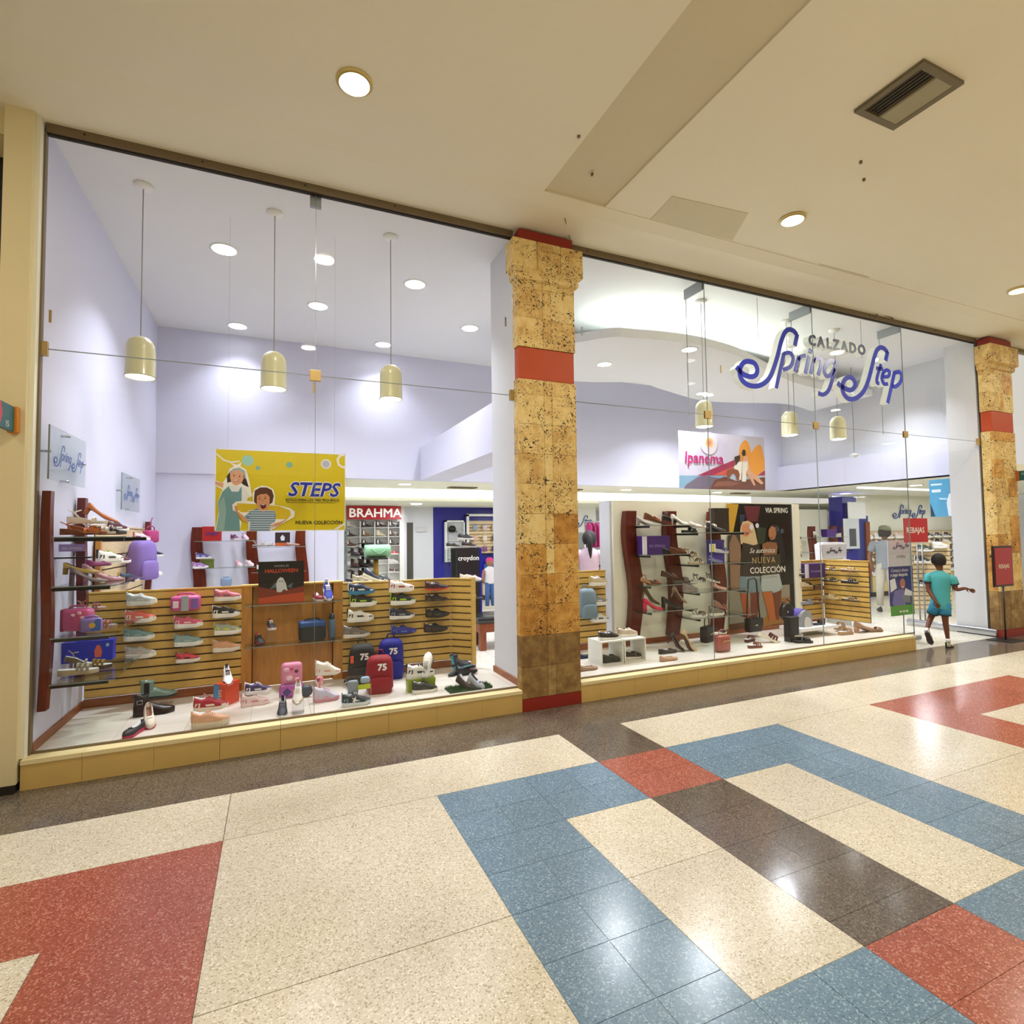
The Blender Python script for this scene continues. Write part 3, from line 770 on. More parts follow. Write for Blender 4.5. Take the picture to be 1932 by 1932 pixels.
def mk_sneaker(hs=.13, low=.1, high=.36, throat=.34, toe=.16, name='s'):
    base = [(0, hs), (.3, hs - .02), (.7, low), (1, low + .03)]; bot = [(0, .01), (.1, 0), (.75, 0), (1, .05)]
    top = [(0, high), (.06, high + .04), (.2, high - .04), (.34, throat - .01), (.46, throat + .02), (.6, throat - .07), (.8, toe + .05), (.95, toe), (1, toe - .04)]
    return [P_('sole', lambda b: sole_mesh(b, bot, base), [0]), P_('upper', lambda b: upper_mesh(b, [(a, z - .01) for a, z in base], top, (.04, .40), 1), [1, 4]),
            P_('side_panel', lambda b: (patch(b, .03, .17, hs - .01, hs + .10, .02, .006), patch(b, .36, .60, hs + .0, hs + .05, -.04, .004), patch(b, .80, .93, low, low + .05, -.02, .004)), [2]),
            P_('laces', lambda b: laces(b, (.42, .48, .54, .60), top, .15), [3]),
            P_('heel_tab', lambda b: b.box(-.014, -.05, hs, .02, .05, high + .05), [2])]
def mk_boot(shaft=.62, lace=True):
    base = [(0, .10), (.3, .09), (.7, .07), (1, .09)]; bot = [(0, 0), (.8, 0), (1, .03)]
    top = [(0, .30), (.2, .34), (.34, .36), (.46, .34), (.6, .27), (.8, .21), (.95, .18), (1, .14)]
    def sh(b):
        rs = []
        for z, x0, x1, w_ in ((.12, .0, .46, .12), (.3, .0, .43, .115), (.42, .01, .36, .105), (shaft * .85, .0, .36, .11), (shaft, -.01, .37, .12), (shaft, .02, .34, .095), (shaft - .1, .03, .33, .09)):
            rs.append([((x0 + x1) / 2 + (x1 - x0) / 2 * cos(2 * pi * k / 12), w_ * sin(2 * pi * k / 12), z + .03 * (cos(2 * pi * k / 12) < -.5) * (z > .4)) for k in range(12)])
        b.rings(rs, capa=False)
    parts = [P_('sole', lambda b: sole_mesh(b, bot, base), [0]), P_('upper', lambda b: upper_mesh(b, [(a, z - .01) for a, z in base], top, (2, 3)), [1]), P_('shaft', sh, [1]),
             P_('elastic_panel', lambda b: [b.box(.1, s_ * .117 - .006, .2, .24, s_ * .117 + .006, shaft - .04) for s_ in (-1, 1)], [2]), P_('pull_tab', lambda b: b.box(-.03, -.03, shaft - .08, -.015, .03, shaft + .05), [2])]
    if lace: parts.append(P_('laces', lambda b: [b.box(.36 + .02 * (3 - k), -.06, .34 + .07 * k, .38 + .025 * (3 - k), .06, .36 + .07 * k) for k in range(4)] + [b.box(.46, -.07, .31, .48, .07, .36), b.box(.53, -.07, .28, .55, .07, .33)], [3]))
    return parts
def mk_flat(hs=.05, high=.25, toe=.11, op=(.04, .60), name='f'):
    base = [(0, hs), (.3, hs - .01), (.7, hs * .7), (1, hs * .8)]; bot = [(0, 0), (.8, 0), (1, .015)]
    top = [(0, high), (.1, high - .02), (.3, high - .08), (.55, high - .1), (.64, high - .09), (.8, toe + .03), (.95, toe), (1, toe - .04)]
    return [P_('sole', lambda b: sole_mesh(b, bot, base, 1.03), [0]), P_('upper', lambda b: upper_mesh(b, [(a, z - .01) for a, z in base], top, op, 1), [1, 4]),
            P_('trim_bow', lambda b: b.box(.64, -.07, top[4][1] - .03, .69, .07, top[4][1] + .015, .008), [2])]
def mk_loafer():
    base = [(0, .13), (.3, .10), (.7, .08), (1, .09)]; bot = [(0, 0), (.8, 0), (1, .03)]
    top = [(0, .33), (.06, .35), (.2, .30), (.34, .27), (.46, .29), (.55, .31), (.7, .25), (.85, .19), (.95, .16), (1, .13)]
    return [P_('sole', lambda b: sole_mesh(b, bot, base), [0]), P_('upper', lambda b: upper_mesh(b, [(a, z - .01) for a, z in base], top, (.04, .5), 1), [1, 4]),
            P_('saddle_strap', lambda b: arc(b, .56, .21, .10, wd=.07, grow=1.03), [2])]
def mk_pump(hh=.34, block=False, platf=.02):
    def z(t): return lerp([(0, hh), (.12, hh * .97), (.3, hh * .72), (.5, hh * .28), (.62, .02), (1, .03)], t)
    bot = [(t, z(t)) for t in TT]; base = [(t, z(t) + platf) for t in TT]
    top = [(0, hh + .22), (.08, hh + .2), (.22, hh * .85 + .13), (.4, hh * .52 + .11), (.55, .19), (.64, .17), (.8, .14), (.95, .10), (1, .07)]
    def heel(b):
        w_ = .085 if block else .035
        b.rings([[(x0 + dx * cos(2 * pi * k / 8), w2 * sin(2 * pi * k / 8), zz) for k in range(8)] for zz, x0, dx, w2 in ((hh, .09, .10, .09), (hh * .8, .06, .075 if block else .05, w_ * 1.1), (.0, .05, .07 if block else .022, w_))])
    return [P_('sole', lambda b: sole_mesh(b, bot, base, 1.0), [0]), P_('upper', lambda b: upper_mesh(b, base, top, (.04, .60), 1, .98), [1, 4]), P_('heel', heel, [2])]
def mk_sandal(z0=.06, heel=.08, straps=(.62, .74), ankle=True, tilt=.04):
    base = [(0, heel), (.35, heel * .9), (.65, z0), (1, z0)]; bot = [(0, 0), (.85, 0), (1, .012)]
    pr = [P_('footbed', lambda b: sole_mesh(b, bot, base, 1.0), [0]), P_('insole', lambda b: sole_mesh(b, [(a, z - .003) for a, z in base], [(a, z + .012) for a, z in base], .93), [4])]
    for t in straps: pr.append(P_('strap', lambda b, t=t: arc(b, t, .13 + .08 * (1 - t), lerp(base, t) - .01, wd=.075, tilt=tilt), [1]))
    if ankle:
        pr.append(P_('ankle_strap', lambda b: (b.tube([(.28, -.115, heel), (.16, -.10, heel + .14), (.02, 0, heel + .22), (.16, .10, heel + .14), (.28, .115, heel)], .016, 5),
                                               b.tube([(.16, -.10, heel + .14), (.30, -.06, heel + .20), (.34, .0, heel + .21), (.30, .06, heel + .20), (.16, .10, heel + .14)], .014, 5)), [1]))
    return pr
def mk_mule(hh=.30):
    def z(t): return lerp([(0, hh), (.3, hh * .8), (.6, .10), (1, .08)], t)
    base = [(t, z(t)) for t in TT]
    return [P_('heel_block', lambda b: sole_mesh(b, [(0, 0), (1, 0)], base, 1.0), [0]), P_('insole', lambda b: sole_mesh(b, [(t, z_ - .003) for t, z_ in base], [(t, z_ + .012) for t, z_ in base], .94), [4]),
            P_('vamp', lambda b: (arc(b, .62, .19, .09, wd=.14), arc(b, .74, .15, .07, wd=.14)), [1])]
def mk_slide():
    base = [(0, .11), (.4, .10), (1, .09)]
    return [P_('footbed', lambda b: sole_mesh(b, [(0, 0), (.85, 0), (1, .02)], base, 1.02), [0]), P_('strap', lambda b: (arc(b, .60, .17, .08, wd=.13), arc(b, .72, .15, .08, wd=.13)), [1])]
SH = {'sneaker': mk_sneaker(), 'runner': mk_sneaker(.16, .13, .38, .36, .2), 'cleat': mk_sneaker(.07, .05, .28, .27, .13), 'hightop': mk_sneaker(.13, .1, .48, .42, .17),
      'boot': mk_boot(.60), 'chelsea': mk_boot(.58, False), 'flat': mk_flat(), 'loafer': mk_loafer(), 'slipon': mk_flat(.12, .33, .2, (.04, .46)), 'pump': mk_pump(), 'blockpump': mk_pump(.34, True),
      'wedgepump': mk_pump(.20, True), 'sandal': mk_sandal(), 'heelsandal': mk_sandal(.07, .2, (.66,), True), 'strapsandal': mk_sandal(.09, .13, (.5, .62, .75), False), 'mule': mk_mule(), 'slide': mk_slide()}
ZS = {'sneaker': 1.2, 'runner': 1.22, 'hightop': 1.2, 'cleat': 1.15, 'sandal': 1.35, 'strapsandal': 1.35, 'flat': 1.05, 'slipon': 1.15, 'slide': 1.2, 'loafer': 1.08}
def shoe(style, cols, loc, rz, label, cat='shoe', group=None, L=.26, tilt=0.0, roll=0.0, name=None, half=True):
    """cols: sole, upper, accent, lace, lining; loc = point under the middle of the shoe"""
    cols = list(cols) + ['#d8d8d8'] * (5 - len(cols)) if len(cols) < 5 else cols
    nm = name or {'sneaker': 'sneaker', 'runner': 'running_shoe', 'cleat': 'football_boot', 'hightop': 'high_top_sneaker', 'boot': 'laced_boot', 'chelsea': 'ankle_boot', 'flat': 'ballet_flat', 'loafer': 'loafer', 'slipon': 'slip_on_shoe',
                  'pump': 'court_shoe', 'blockpump': 'block_heel_shoe', 'wedgepump': 'wedge_shoe', 'sandal': 'sandal', 'heelsandal': 'heeled_sandal', 'strapsandal': 'strappy_sandal', 'mule': 'wedge_mule', 'slide': 'slide_sandal'}[style]
    t = thing(nm, label, cat, loc, 0, group)
    t.rotation_euler = (roll, -tilt, radians(rz)); t.scale = (L, L * 1.04, L * ZS.get(style, 1.0))
    off = Vector((-L / 2 if half else 0, 0, 0)); off.rotate(t.rotation_euler); t.location = Vector(loc) + off
    gl = .3 if style in ('loafer', 'pump', 'blockpump', 'boot', 'chelsea') else .55
    for pn, me, slots in SH[style]:
        o = link(bpy.data.objects.new(pn, me)); o.parent = t
        for i, s_ in enumerate(slots):
            o.material_slots[i].link = 'OBJECT'; o.material_slots[i].material = mat(cols[s_], gl if s_ != 4 else .8, 0, 0, .05, 6)
    return t
def perch(loc, label=None, w_=.10, d=.16, wall=1.2, group='clear acrylic shoe ledges on the slat walls', dx=None):
    """clear acrylic ledge hooked into the slat wall under a shoe"""
    t = thing('acrylic_ledge', label or 'clear acrylic ledge under a shoe on the slat wall', 'shelf', (loc[0], loc[1], loc[2] - .004), 0, group)
    k = ('ledge', w_, round(wall - loc[1], 3))
    if k not in _boxmesh:
        q = wall - loc[1]
        _boxmesh[k] = B().box(-w_ / 2, -.05, -.003, w_ / 2, q - .002, .003).done('ledge_plate', M_ACRYL, t).data
        _boxmesh[k + ('r',)] = B().box(-w_ / 2, q - .007, -.03, w_ / 2, q - .002, -.003).done('back_lip', M_ACRYL, t).data
    else:
        for kk, n_ in ((k, 'ledge_plate'), (k + ('r',), 'back_lip')):
            o = link(bpy.data.objects.new(n_, _boxmesh[kk])); o.parent = t
    return t

# ------------------------------------------------------------------ bags, boxes
def backpack(label, loc, rz, col, w_=.28, h=.40, d=.16, mark=True, tilt=.12, pocket=True, dark=None, number=True):
    t = thing('backpack', label, 'backpack', loc, radians(rz)); t.rotation_euler.x = tilt
    m = mat(col, .7, 0, 0, .08, 9, .3); md = mat(dark or col, .6, 0, 0, .12, 20)
    def shell(b, w_, h, d, y):
        n = 16; rs = []
        for k in range(9):
            s_ = k / 8; yy = y + d * (s_ - .5); q = 1 - .22 * abs(2 * s_ - 1) ** 3
            rs.append([((w_ / 2) * q * (abs(cos(a)) ** .45) * (1 if cos(a) > 0 else -1) * (1 if sin(a) < 0 else .93), yy, h / 2 + (h / 2) * q * (abs(sin(a)) ** (.55 if sin(a) > 0 else .3)) * (1 if sin(a) > 0 else -1)) for a in [2 * pi * i / n + .01 for i in range(n)]])
        b.rings(rs)
    b = B(); shell(b, w_, h, d, 0); b.done('pack_body', m, t)
    if pocket: b = B(); shell(b, w_ * .84, h * .48, .05, -d / 2 - .006); b.done('front_pocket', m, t)
    B().tube([(-.04, d / 2 - .03, h - .005), (-.025, d / 2 - .03, h + .035), (.025, d / 2 - .03, h + .035), (.04, d / 2 - .03, h - .005)], .007, 6).done('carry_loop', md, t)
    B().tube([(-w_ / 2 + .02, -d * .18, h * .55), (-w_ * .36, -d * .22, h * .90), (0, -d * .25, h * .985), (w_ * .36, -d * .22, h * .90), (w_ / 2 - .02, -d * .18, h * .55)], .0035, 5).done('zip', mat('#1b1b1b', .5), t)
    for s_ in (-1, 1): B().tube([(s_ * .07, d / 2 - .01, h * .9), (s_ * .09, d / 2 + .03, h * .6), (s_ * .11, d / 2, h * .1)], .014, 6, .4).done('shoulder_strap', md, t)
    if number: text('75', 'printed_number', mat('#f2f2f2', .6), t, (.015, -d / 2 - .004, h * .66), .085, .0015, bold=.004, world=False, align='CENTER')
    return t
def handbag(label, loc, rz, col, w_=.2, h=.15, d=.09, name='handbag', handle=.09, flap=True, metal='#d9c48a', tilt=0):
    t = thing(name, label, 'bag', loc, radians(rz)); t.rotation_euler.x = tilt
    m = mat(col, .35, 0, 0, .06, 8)
    B().box(-w_ / 2, -d / 2, 0, w_ / 2, d / 2, h, min(.03, d * .3)).done('bag_body', m, t)
    if flap: f_ = B().box(-w_ / 2 + .006, -d / 2 - .006, h * .45, w_ / 2 - .006, -d / 2 + .02, h + .002, .005).done('flap', m, t); B().box(-.022, -d / 2 - .010, h * .48, .022, -d / 2 - .004, h * .56, .002).done('clasp', mat(metal, .3, .8), f_)
    B().tube([(-w_ * .3, 0, h - .01), (-w_ * .27, 0, h + handle * .7), (-w_ * .1, 0, h + handle), (w_ * .1, 0, h + handle), (w_ * .27, 0, h + handle * .7), (w_ * .3, 0, h - .01)], .007, 6).done('handle', m, t)
    return t
def carton(label, loc, rz, col, w_, d, h, end=None, txt=None, tcol='#f0f0f0', ts=.05, name='shoe_box'):
    t = thing(name, label, 'box', loc, radians(rz)); m = mat(col, .45)
    B().box(-w_ / 2, -d / 2, 0, w_ / 2, d / 2, h - .035).done('box_body', m, t)
    B().box(-w_ / 2 - .003, -d / 2 - .003, h - .036, w_ / 2 + .003, d / 2 + .003, h).done('box_lid', m, t)
    if end: B().box(-w_ / 2 - .0045, -d / 2 - .0045, .002, -w_ / 2 + .05, -d / 2 + .02, h - .004).done('end_label', mat(end, .5), t)
    if txt: text(txt, 'printed_name', mat(tcol, .5), t, (0, -d / 2 - .0045, h * .38), ts, .0006, align='CENTER', world=False, bold=.001)
    return t

# ------------------------------------------------------------------ slat wall
def slatwall(name, x0, y0, x1, y1, z0, z1, n, m=None, label=None, cap=True, th=.018, kind='display'):
    """horizontal boards with dark grooves between (x0,y0) and (x1,y1)"""
    m = m or M_SLAT
    L_ = math.hypot(x1 - x0, y1 - y0); t = thing(name, label, kind, (x0, y0, z0)); t.rotation_euler.z = math.atan2(y1 - y0, x1 - x0)
    B().box(0, .012, 0, L_, .03, z1 - z0).done('backing_board', M_GROOVE, t)
    h = (z1 - z0 - (.012 if cap else 0)) / n; me = None
    for k in range(n):
        if me is None: o = B().box(0, 0, .008, L_, th * .7, h - .006).done('slat_board', m, t); me = o.data
        else: o = link(bpy.data.objects.new('slat_board', me)); o.parent = t
        o.location = (0, 0, h * k)
    if cap: B().box(-.004, -.006, z1 - z0 - .012, L_ + .004, .034, z1 - z0 + .004).done('top_cap', m, t)
    return t
def fin_post(name, loc, h, face, label, w_=.085, d=.06, group=None, bow=.05, rz=0):
    """bowed mahogany post: local x across, y depth, front at -y"""
    t = thing(name, label, 'display post', loc, radians(rz), group)
    rs = []
    for k in range(13):
        s_ = k / 12; xo = bow * sin(pi * 2 * (s_ - .1)) * .5; ww = w_ / 2 * (1 + .18 * sin(pi * s_))
        rs.append([(xo - ww, -d, h * s_), (xo + ww, -d, h * s_), (xo + ww, 0, h * s_), (xo - ww, 0, h * s_)])
    B().rings(rs, smooth=False).done('post_board', M_MAHOG, t)
    return t
def glass_shelf(label, x0, y0, x1, y1, z, group=None, th=.008):
    t = thing('glass_shelf', label, 'shelf', ((x0 + x1) / 2, (y0 + y1) / 2, z - th), 0, group)
    w_, d = (x1 - x0) / 2, (y1 - y0) / 2
    B().box(-w_, -d, 0, w_, d, th).done('shelf_pane', M_SHELFGLASS, t)
    B().box(-w_, -d - .0012, .0, w_, -d, th).done('front_edge', M_EDGE, t)
    return t
def bracket(parent, x0, y0, x1, y1, z, m=None, name='bracket'):
    b = B(); b.box(min(x0, x1), min(y0, y1), z - .036, max(x0, x1), max(y0, y1), z - .0095); o = b.done(name, m or M_BLACK, parent, world=False); return o
# ------------------------------------------------------------------ the script logo, drawn with pen strokes
LOGO = {
 'S': ([[(-0.53, 0.364), (-0.581, 0.205)], [(-0.537, 0.351), (-0.598, 0.397), (-0.686, 0.401), (-0.761, 0.346), (-0.829, 0.221), (-0.887, 0.064), (-0.959, -0.099), (-1.042, -0.248), (-1.15, -0.344), (-1.284, -0.394), (-1.418, -0.393), (-1.511, -0.348), (-1.551, -0.273), (-1.538, -0.191), (-1.483, -0.123), (-1.402, -0.098), (-1.301, -0.112), (-1.259, -0.178), (-1.282, -0.249), (-1.357, -0.285), (-1.452, -0.28), (-1.535, -0.247), (-1.602, -0.188)]], 0.059),
 'p': ([[(-0.784, 0.078), (-0.86, -0.139), (-0.945, -0.385)], [(-0.784, 0.075), (-0.68, 0.098), (-0.624, 0.051), (-0.636, -0.025), (-0.694, -0.091), (-0.811, -0.135)]], 0.049),
 'r': ([[(-0.518, 0.072), (-0.598, -0.138)], [(-0.533, 0.018), (-0.471, 0.075), (-0.388, 0.099)]], 0.049),
 'i': ([[(-0.324, 0.095), (-0.405, -0.138)], [(-0.288, 0.197), (-0.304, 0.139)]], 0.053),
 'n': ([[(-0.221, 0.098), (-0.306, -0.131)], [(-0.245, 0.029), (-0.162, 0.092), (-0.09, 0.078), (-0.111, -0.018), (-0.166, -0.136)]], 0.051),
 'g': ([[(0.18, 0.071), (0.09, 0.087), (-0.002, 0.022), (-0.038, -0.071), (0.003, -0.13), (0.091, -0.096), (0.159, -0.01)], [(0.197, 0.091), (0.15, -0.058), (0.084, -0.221), (0.009, -0.338), (-0.087, -0.389), (-0.175, -0.378)]], 0.053),
 'St': ([[(1.305, 0.364), (1.249, 0.226)], [(1.299, 0.348), (1.235, 0.394), (1.144, 0.401), (1.062, 0.348), (0.996, 0.231), (0.931, 0.076), (0.845, -0.112), (0.737, -0.268), (0.586, -0.372), (0.438, -0.401), (0.34, -0.353), (0.301, -0.271), (0.327, -0.182), (0.394, -0.118), (0.489, -0.098), (0.562, -0.15), (0.553, -0.223), (0.469, -0.276), (0.357, -0.264), (0.27, -0.237), (0.21, -0.202)]], 0.062),
 't': ([[(1.143, 0.159), (1.05, -0.026), (1.037, -0.108), (1.083, -0.123)], [(1.037, 0.091), (1.184, 0.095)]], 0.049),
 'e': ([[(1.169, -0.017), (1.293, 0.003), (1.326, 0.071), (1.25, 0.087), (1.18, 0.034), (1.149, -0.047), (1.191, -0.114), (1.278, -0.107)]], 0.05),
 'p2': ([[(1.442, 0.083), (1.353, -0.143), (1.254, -0.385)], [(1.441, 0.071), (1.553, 0.092), (1.602, 0.034), (1.55, -0.066), (1.44, -0.131), (1.37, -0.128)]], 0.056),
}   # letter: pen strokes (x, z) in metres about the sign's middle, pen width
def logo(parent, loc, wd, mt, rot=(0, 0, 0), name='shop_name', depth=.001, wk=1.0):
    """small script shop name, width wd, lower middle at loc"""
    b = B(); k = wd / 3.2
    for st, w_ in LOGO.values():
        for s_ in st: ribbon(b, [(x * k, z * k) for x, z in s_], w_ * k * wk, -depth, 0, 3)
    return b.done(name, mt, parent, loc, rot)

# ================================================================== MAIN SIGN
sg = thing('shop_sign', 'large blue script channel-letter sign with white sides, reading Spring Step under CALZADO', 'sign', (6.712, .2, 3.837))
M_FACE = mat('#0a28b4', .3, 0, .06, .02); M_RET = mat('#eef2ea', .4, 0, .12, .01); M_LFACE = mat('#1a2760', .35)
for ch, (st, w_) in LOGO.items():
    b = B()
    for s_ in st: ribbon(b, s_, w_, .004, .095, 5)
    r = b.done('letter', M_RET, sg)
    b = B()
    for s_ in st: ribbon(b, s_, w_ * 1.06, -.004, .004, 5)
    f = b.done('letter_face', M_FACE, r)
for k, (ch, x, z) in enumerate([('C', 6.459, 4.09), ('A', 6.628, 4.09), ('L', 6.785, 4.09), ('Z', 6.93, 4.09), ('A', 7.095, 4.09), ('D', 7.265, 4.09), ('O', 7.45, 4.09)]):
    r = text(ch, 'letter', M_RET, sg, (x, .245, z), .195, .04, align='CENTER', bold=.010)
    f = text(ch, 'letter_face', M_LFACE, None, (0, 0, 0), .195, .002, rot=(0, 0, 0), align='CENTER', bold=.010); f.parent = r; f.location = (0, 0, .043)
for x in (5.6, 6.6, 7.6): B().cyl((x - 6.712, .1, .25), (x - 6.712, .1, .79), .003, n=5).done('hanging_wire', M_STEEL, sg)

# ================================================================== WINDOW POSTERS
def poster(name, label, x0, z0, x1, z1, y, mt, cat='poster', th=.006):
    t = thing(name, label, cat, ((x0 + x1) / 2, y, z0))
    B().box(x0, y, z0, x1, y + th, z1).done('poster_board', mt, t, world=True); return t
yl = poster('hanging_poster', 'yellow hanging poster of two laughing children, reading STEPS', -.50, 1.712, .632, 2.465, .9, mat('#dcc613', .45, 0, 0, .02))
def pr(t, y, name, *items):
    b = B()
    for k, (col, pts) in enumerate(items): b.m(mat(col, .5, 0, 0, .03)).flat(pts, 'y', y - .0004 * (k + 1))
    return b.done(name, None, t, world=True)
def circ(cx, cz, r, n=20, rz=None): return [(cx + r * cos(2 * pi * i / n), cz + (rz or r) * sin(2 * pi * i / n)) for i in range(n)]
b = B()
for x0, z0, x1, z1 in ((-.5, 2.457, .632, 2.465), (-.5, 1.712, .632, 1.720), (-.5, 1.712, -.493, 2.465), (.626, 1.712, .632, 2.465)): b.box(x0, .8985, z0, x1, .9, z1)
b.done('white_border', mat('#f4f3ea', .5), yl, world=True)
for it in (('#9ccfc4', circ(-.235, 2.365, .05)), ('#7fb7a6', circ(.12, 2.34, .028)), ('#88b9a2', circ(-.15, 2.30, .02)), ('#e9e8e0', circ(.45, 2.36, .048)), ('#b9bdd8', circ(.45, 2.36, .034)),
   ('#f2f0e4', [(.545, 2.41), (.56, 2.35), (.6, 2.325), (.631, 2.32), (.631, 2.345), (.60, 2.35), (.575, 2.37), (.57, 2.41), (.59, 2.44), (.631, 2.45), (.631, 2.464), (.57, 2.455)]),
   ('#f2f0e4', [(.52, 1.722), (.625, 1.79), (.625, 1.77), (.56, 1.722)]), ('#efeadb', [(-0.491,2.425),(-0.429,2.368),(-0.367,2.351),(-0.304,2.363),(-0.3,2.35),(-0.367,2.333),(-0.433,2.353),(-0.491,2.405)])):
    pr(yl, .899 if it[0] != '#b9bdd8' else .8985, 'printed_bubble', it)
W1 = [(-0.499,2.176),(-0.44,2.152),(-0.401,2.214),(-0.384,2.284),(-0.349,2.306),(-0.376,2.333),(-0.322,2.322),(-0.286,2.349),(-0.295,2.308),(-0.249,2.279),(-0.226,2.199),(-0.211,2.118),(-0.197,2.037),(-0.283,1.995),(-0.337,1.974),(-0.354,1.924),(-0.308,1.833),(-0.281,1.793),(-0.294,1.717),(-0.494,1.719),(-0.468,1.893),(-0.478,1.972),(-0.44,2.092),(-0.499,2.126)]
pr(yl, .8975, 'printed_girl', ('#f4f3ea', W1), ('#2b1d18', [(-0.406,2.213),(-0.375,2.265),(-0.321,2.287),(-0.267,2.268),(-0.248,2.198),(-0.225,2.117),(-0.266,2.137),(-0.302,2.166),(-0.374,2.164),(-0.401,2.153)]),
   ('#e0a583', [(-0.379,2.244),(-0.348,2.276),(-0.303,2.279),(-0.272,2.253),(-0.268,2.197),(-0.284,2.156),(-0.32,2.133),(-0.347,2.135),(-0.37,2.164),(-0.379,2.204)]), ('#e0a583', [(-0.497,2.166),(-0.431,2.148),(-0.435,2.107),(-0.497,2.136)]),
   ('#9fb3b6', [(-0.382,2.249),(-0.357,2.283),(-0.304,2.298),(-0.258,2.269),(-0.247,2.198),(-0.258,2.193),(-0.272,2.248),(-0.312,2.275),(-0.357,2.265),(-0.376,2.239)]),
   ('#e8e9ea', [(-0.426,2.093),(-0.383,2.134),(-0.329,2.125),(-0.257,2.117),(-0.22,2.036),(-0.247,1.985),(-0.301,1.994),(-0.408,2.033),(-0.443,2.032)]),
   ('#6f9ba0', [(-0.439,2.072),(-0.391,2.123),(-0.364,2.074),(-0.311,2.075),(-0.284,2.126),(-0.283,1.975),(-0.256,1.955),(-0.336,1.914),(-0.3,1.833),(-0.294,1.717),(-0.488,1.719),(-0.464,1.873),(-0.474,1.972)]), ('#8fb3b0', [(-0.469,1.972),(-0.426,2.033),(-0.407,1.893),(-0.423,1.718),(-0.488,1.719),(-0.464,1.873)]),
   ('#b05a4a', [(-0.358,2.19),(-0.334,2.183),(-0.304,2.191),(-0.316,2.171),(-0.338,2.167)]), ('#f6f0ea', [(-0.355,2.187),(-0.334,2.181),(-0.31,2.187),(-0.319,2.176),(-0.338,2.172)]), ('#3a2419', [(-0.355,2.219),(-0.348,2.225),(-0.339,2.22),(-0.347,2.214)]), ('#3a2419', [(-0.31,2.214),(-0.302,2.221),(-0.293,2.214),(-0.302,2.209)]), ('#2b1d18', [(-0.359,2.233),(-0.348,2.239),(-0.336,2.234),(-0.348,2.236)]), ('#2b1d18', [(-0.312,2.228),(-0.301,2.235),(-0.289,2.228),(-0.301,2.232)]))
W2 = [(-0.359,1.954),(-0.328,1.984),(-0.247,1.995),(-0.192,1.986),(-0.193,2.057),(-0.175,2.108),(-0.12,2.135),(-0.064,2.129),(-0.017,2.102),(-0.002,2.04),(-0.006,1.957),(0.051,1.947),(0.127,1.927),(0.171,1.896),(0.166,1.844),(0.113,1.813),(0.033,1.761),(-0.033,1.721),(-0.033,1.713),(-0.226,1.714),(-0.227,1.793),(-0.272,1.813),(-0.318,1.884),(-0.354,1.904)]
pr(yl, .8935, 'printed_boy', ('#f4f3ea', W2), ('#d9b91a', [(-0.319,1.969),(-0.155,1.961),(0.032,1.947),(0.127,1.906),(0.137,1.865),(0.108,1.823),(-0.015,1.823),(-0.155,1.895),(-0.282,1.884),(-0.318,1.914)]),
   ('#59301d', [(-0.179,2.037),(-0.175,2.088),(-0.129,2.118),(-0.073,2.119),(-0.031,2.096),(-0.014,2.04),(-0.025,1.978),(-0.053,1.957),(-0.155,1.956),(-0.181,1.986)]),
   ('#d9986e', [(-0.156,2.037),(-0.128,2.053),(-0.073,2.059),(-0.049,2.029),(-0.051,1.957),(-0.062,1.905),(-0.099,1.89),(-0.136,1.905),(-0.157,1.956)]),
   ('#6d8fa8', [(-0.21,1.894),(-0.155,1.925),(-0.136,1.905),(-0.099,1.89),(-0.062,1.905),(-0.006,1.895),(0.006,1.854),(-0.003,1.792),(-0.033,1.782),(-0.047,1.715),(-0.215,1.716),(-0.209,1.803),(-0.245,1.803),(-0.259,1.844)]),
   ('#d9986e', [(-0.341,1.944),(-0.317,1.949),(-0.311,1.894),(-0.245,1.834),(-0.227,1.803),(-0.268,1.803),(-0.3,1.854),(-0.336,1.904)]), ('#d9986e', [(-0.005,1.782),(0.061,1.803),(0.089,1.823),(0.099,1.818),(0.037,1.767),(-0.033,1.741),(-0.038,1.762)]),
   ('#5c1712', [(-0.129,1.971),(-0.104,1.961),(-0.077,1.972),(-0.081,1.931),(-0.104,1.915),(-0.123,1.93)]), ('#e9dfd8', [(-0.128,1.969),(-0.104,1.959),(-0.078,1.97),(-0.083,1.962),(-0.104,1.951),(-0.123,1.96)]), ('#3a2419', [(-0.145,2.012),(-0.135,2.019),(-0.124,2.013),(-0.135,2.007)]), ('#3a2419', [(-0.096,2.016),(-0.086,2.023),(-0.075,2.017),(-0.086,2.011)]), ('#4a2818', [(-0.148,2.027),(-0.135,2.036),(-0.121,2.03),(-0.135,2.031)]), ('#4a2818', [(-0.098,2.032),(-0.085,2.039),(-0.071,2.031),(-0.085,2.034)]), ('#c07a54', [(-0.117,1.997),(-0.108,2.003),(-0.098,1.995),(-0.107,1.989)]))
b = B()
for k in range(9): b.box(-.235 + .004 * k * (k % 2), .8895, 1.73 + .021 * k, -.005, .8905, 1.736 + .021 * k)
b.done('shirt_stripes', mat('#dfe6ea', .5), yl, world=True)
text('STEPS', 'title_outline', mat('#f4f3ea', .5), yl, (.105, .8975, 2.045), .185, .0004, bold=.014, shear=.25, xs=.98)
text('STEPS', 'title', mat('#1c2fae', .5), yl, (.105, .896, 2.045), .185, .0004, bold=.005, shear=.25, xs=.98)
text('ESTILO PARA LOS MÁS PEQUEÑOS', 'subtitle', mat('#4b4218', .5), yl, (.09, .897, 1.995), .034, .0004, bold=.0004, xs=.92)
B().box(.095, .8965, 1.98, .545, .898, 1.983).done('rule', mat('#4b4218', .5), yl, world=True)
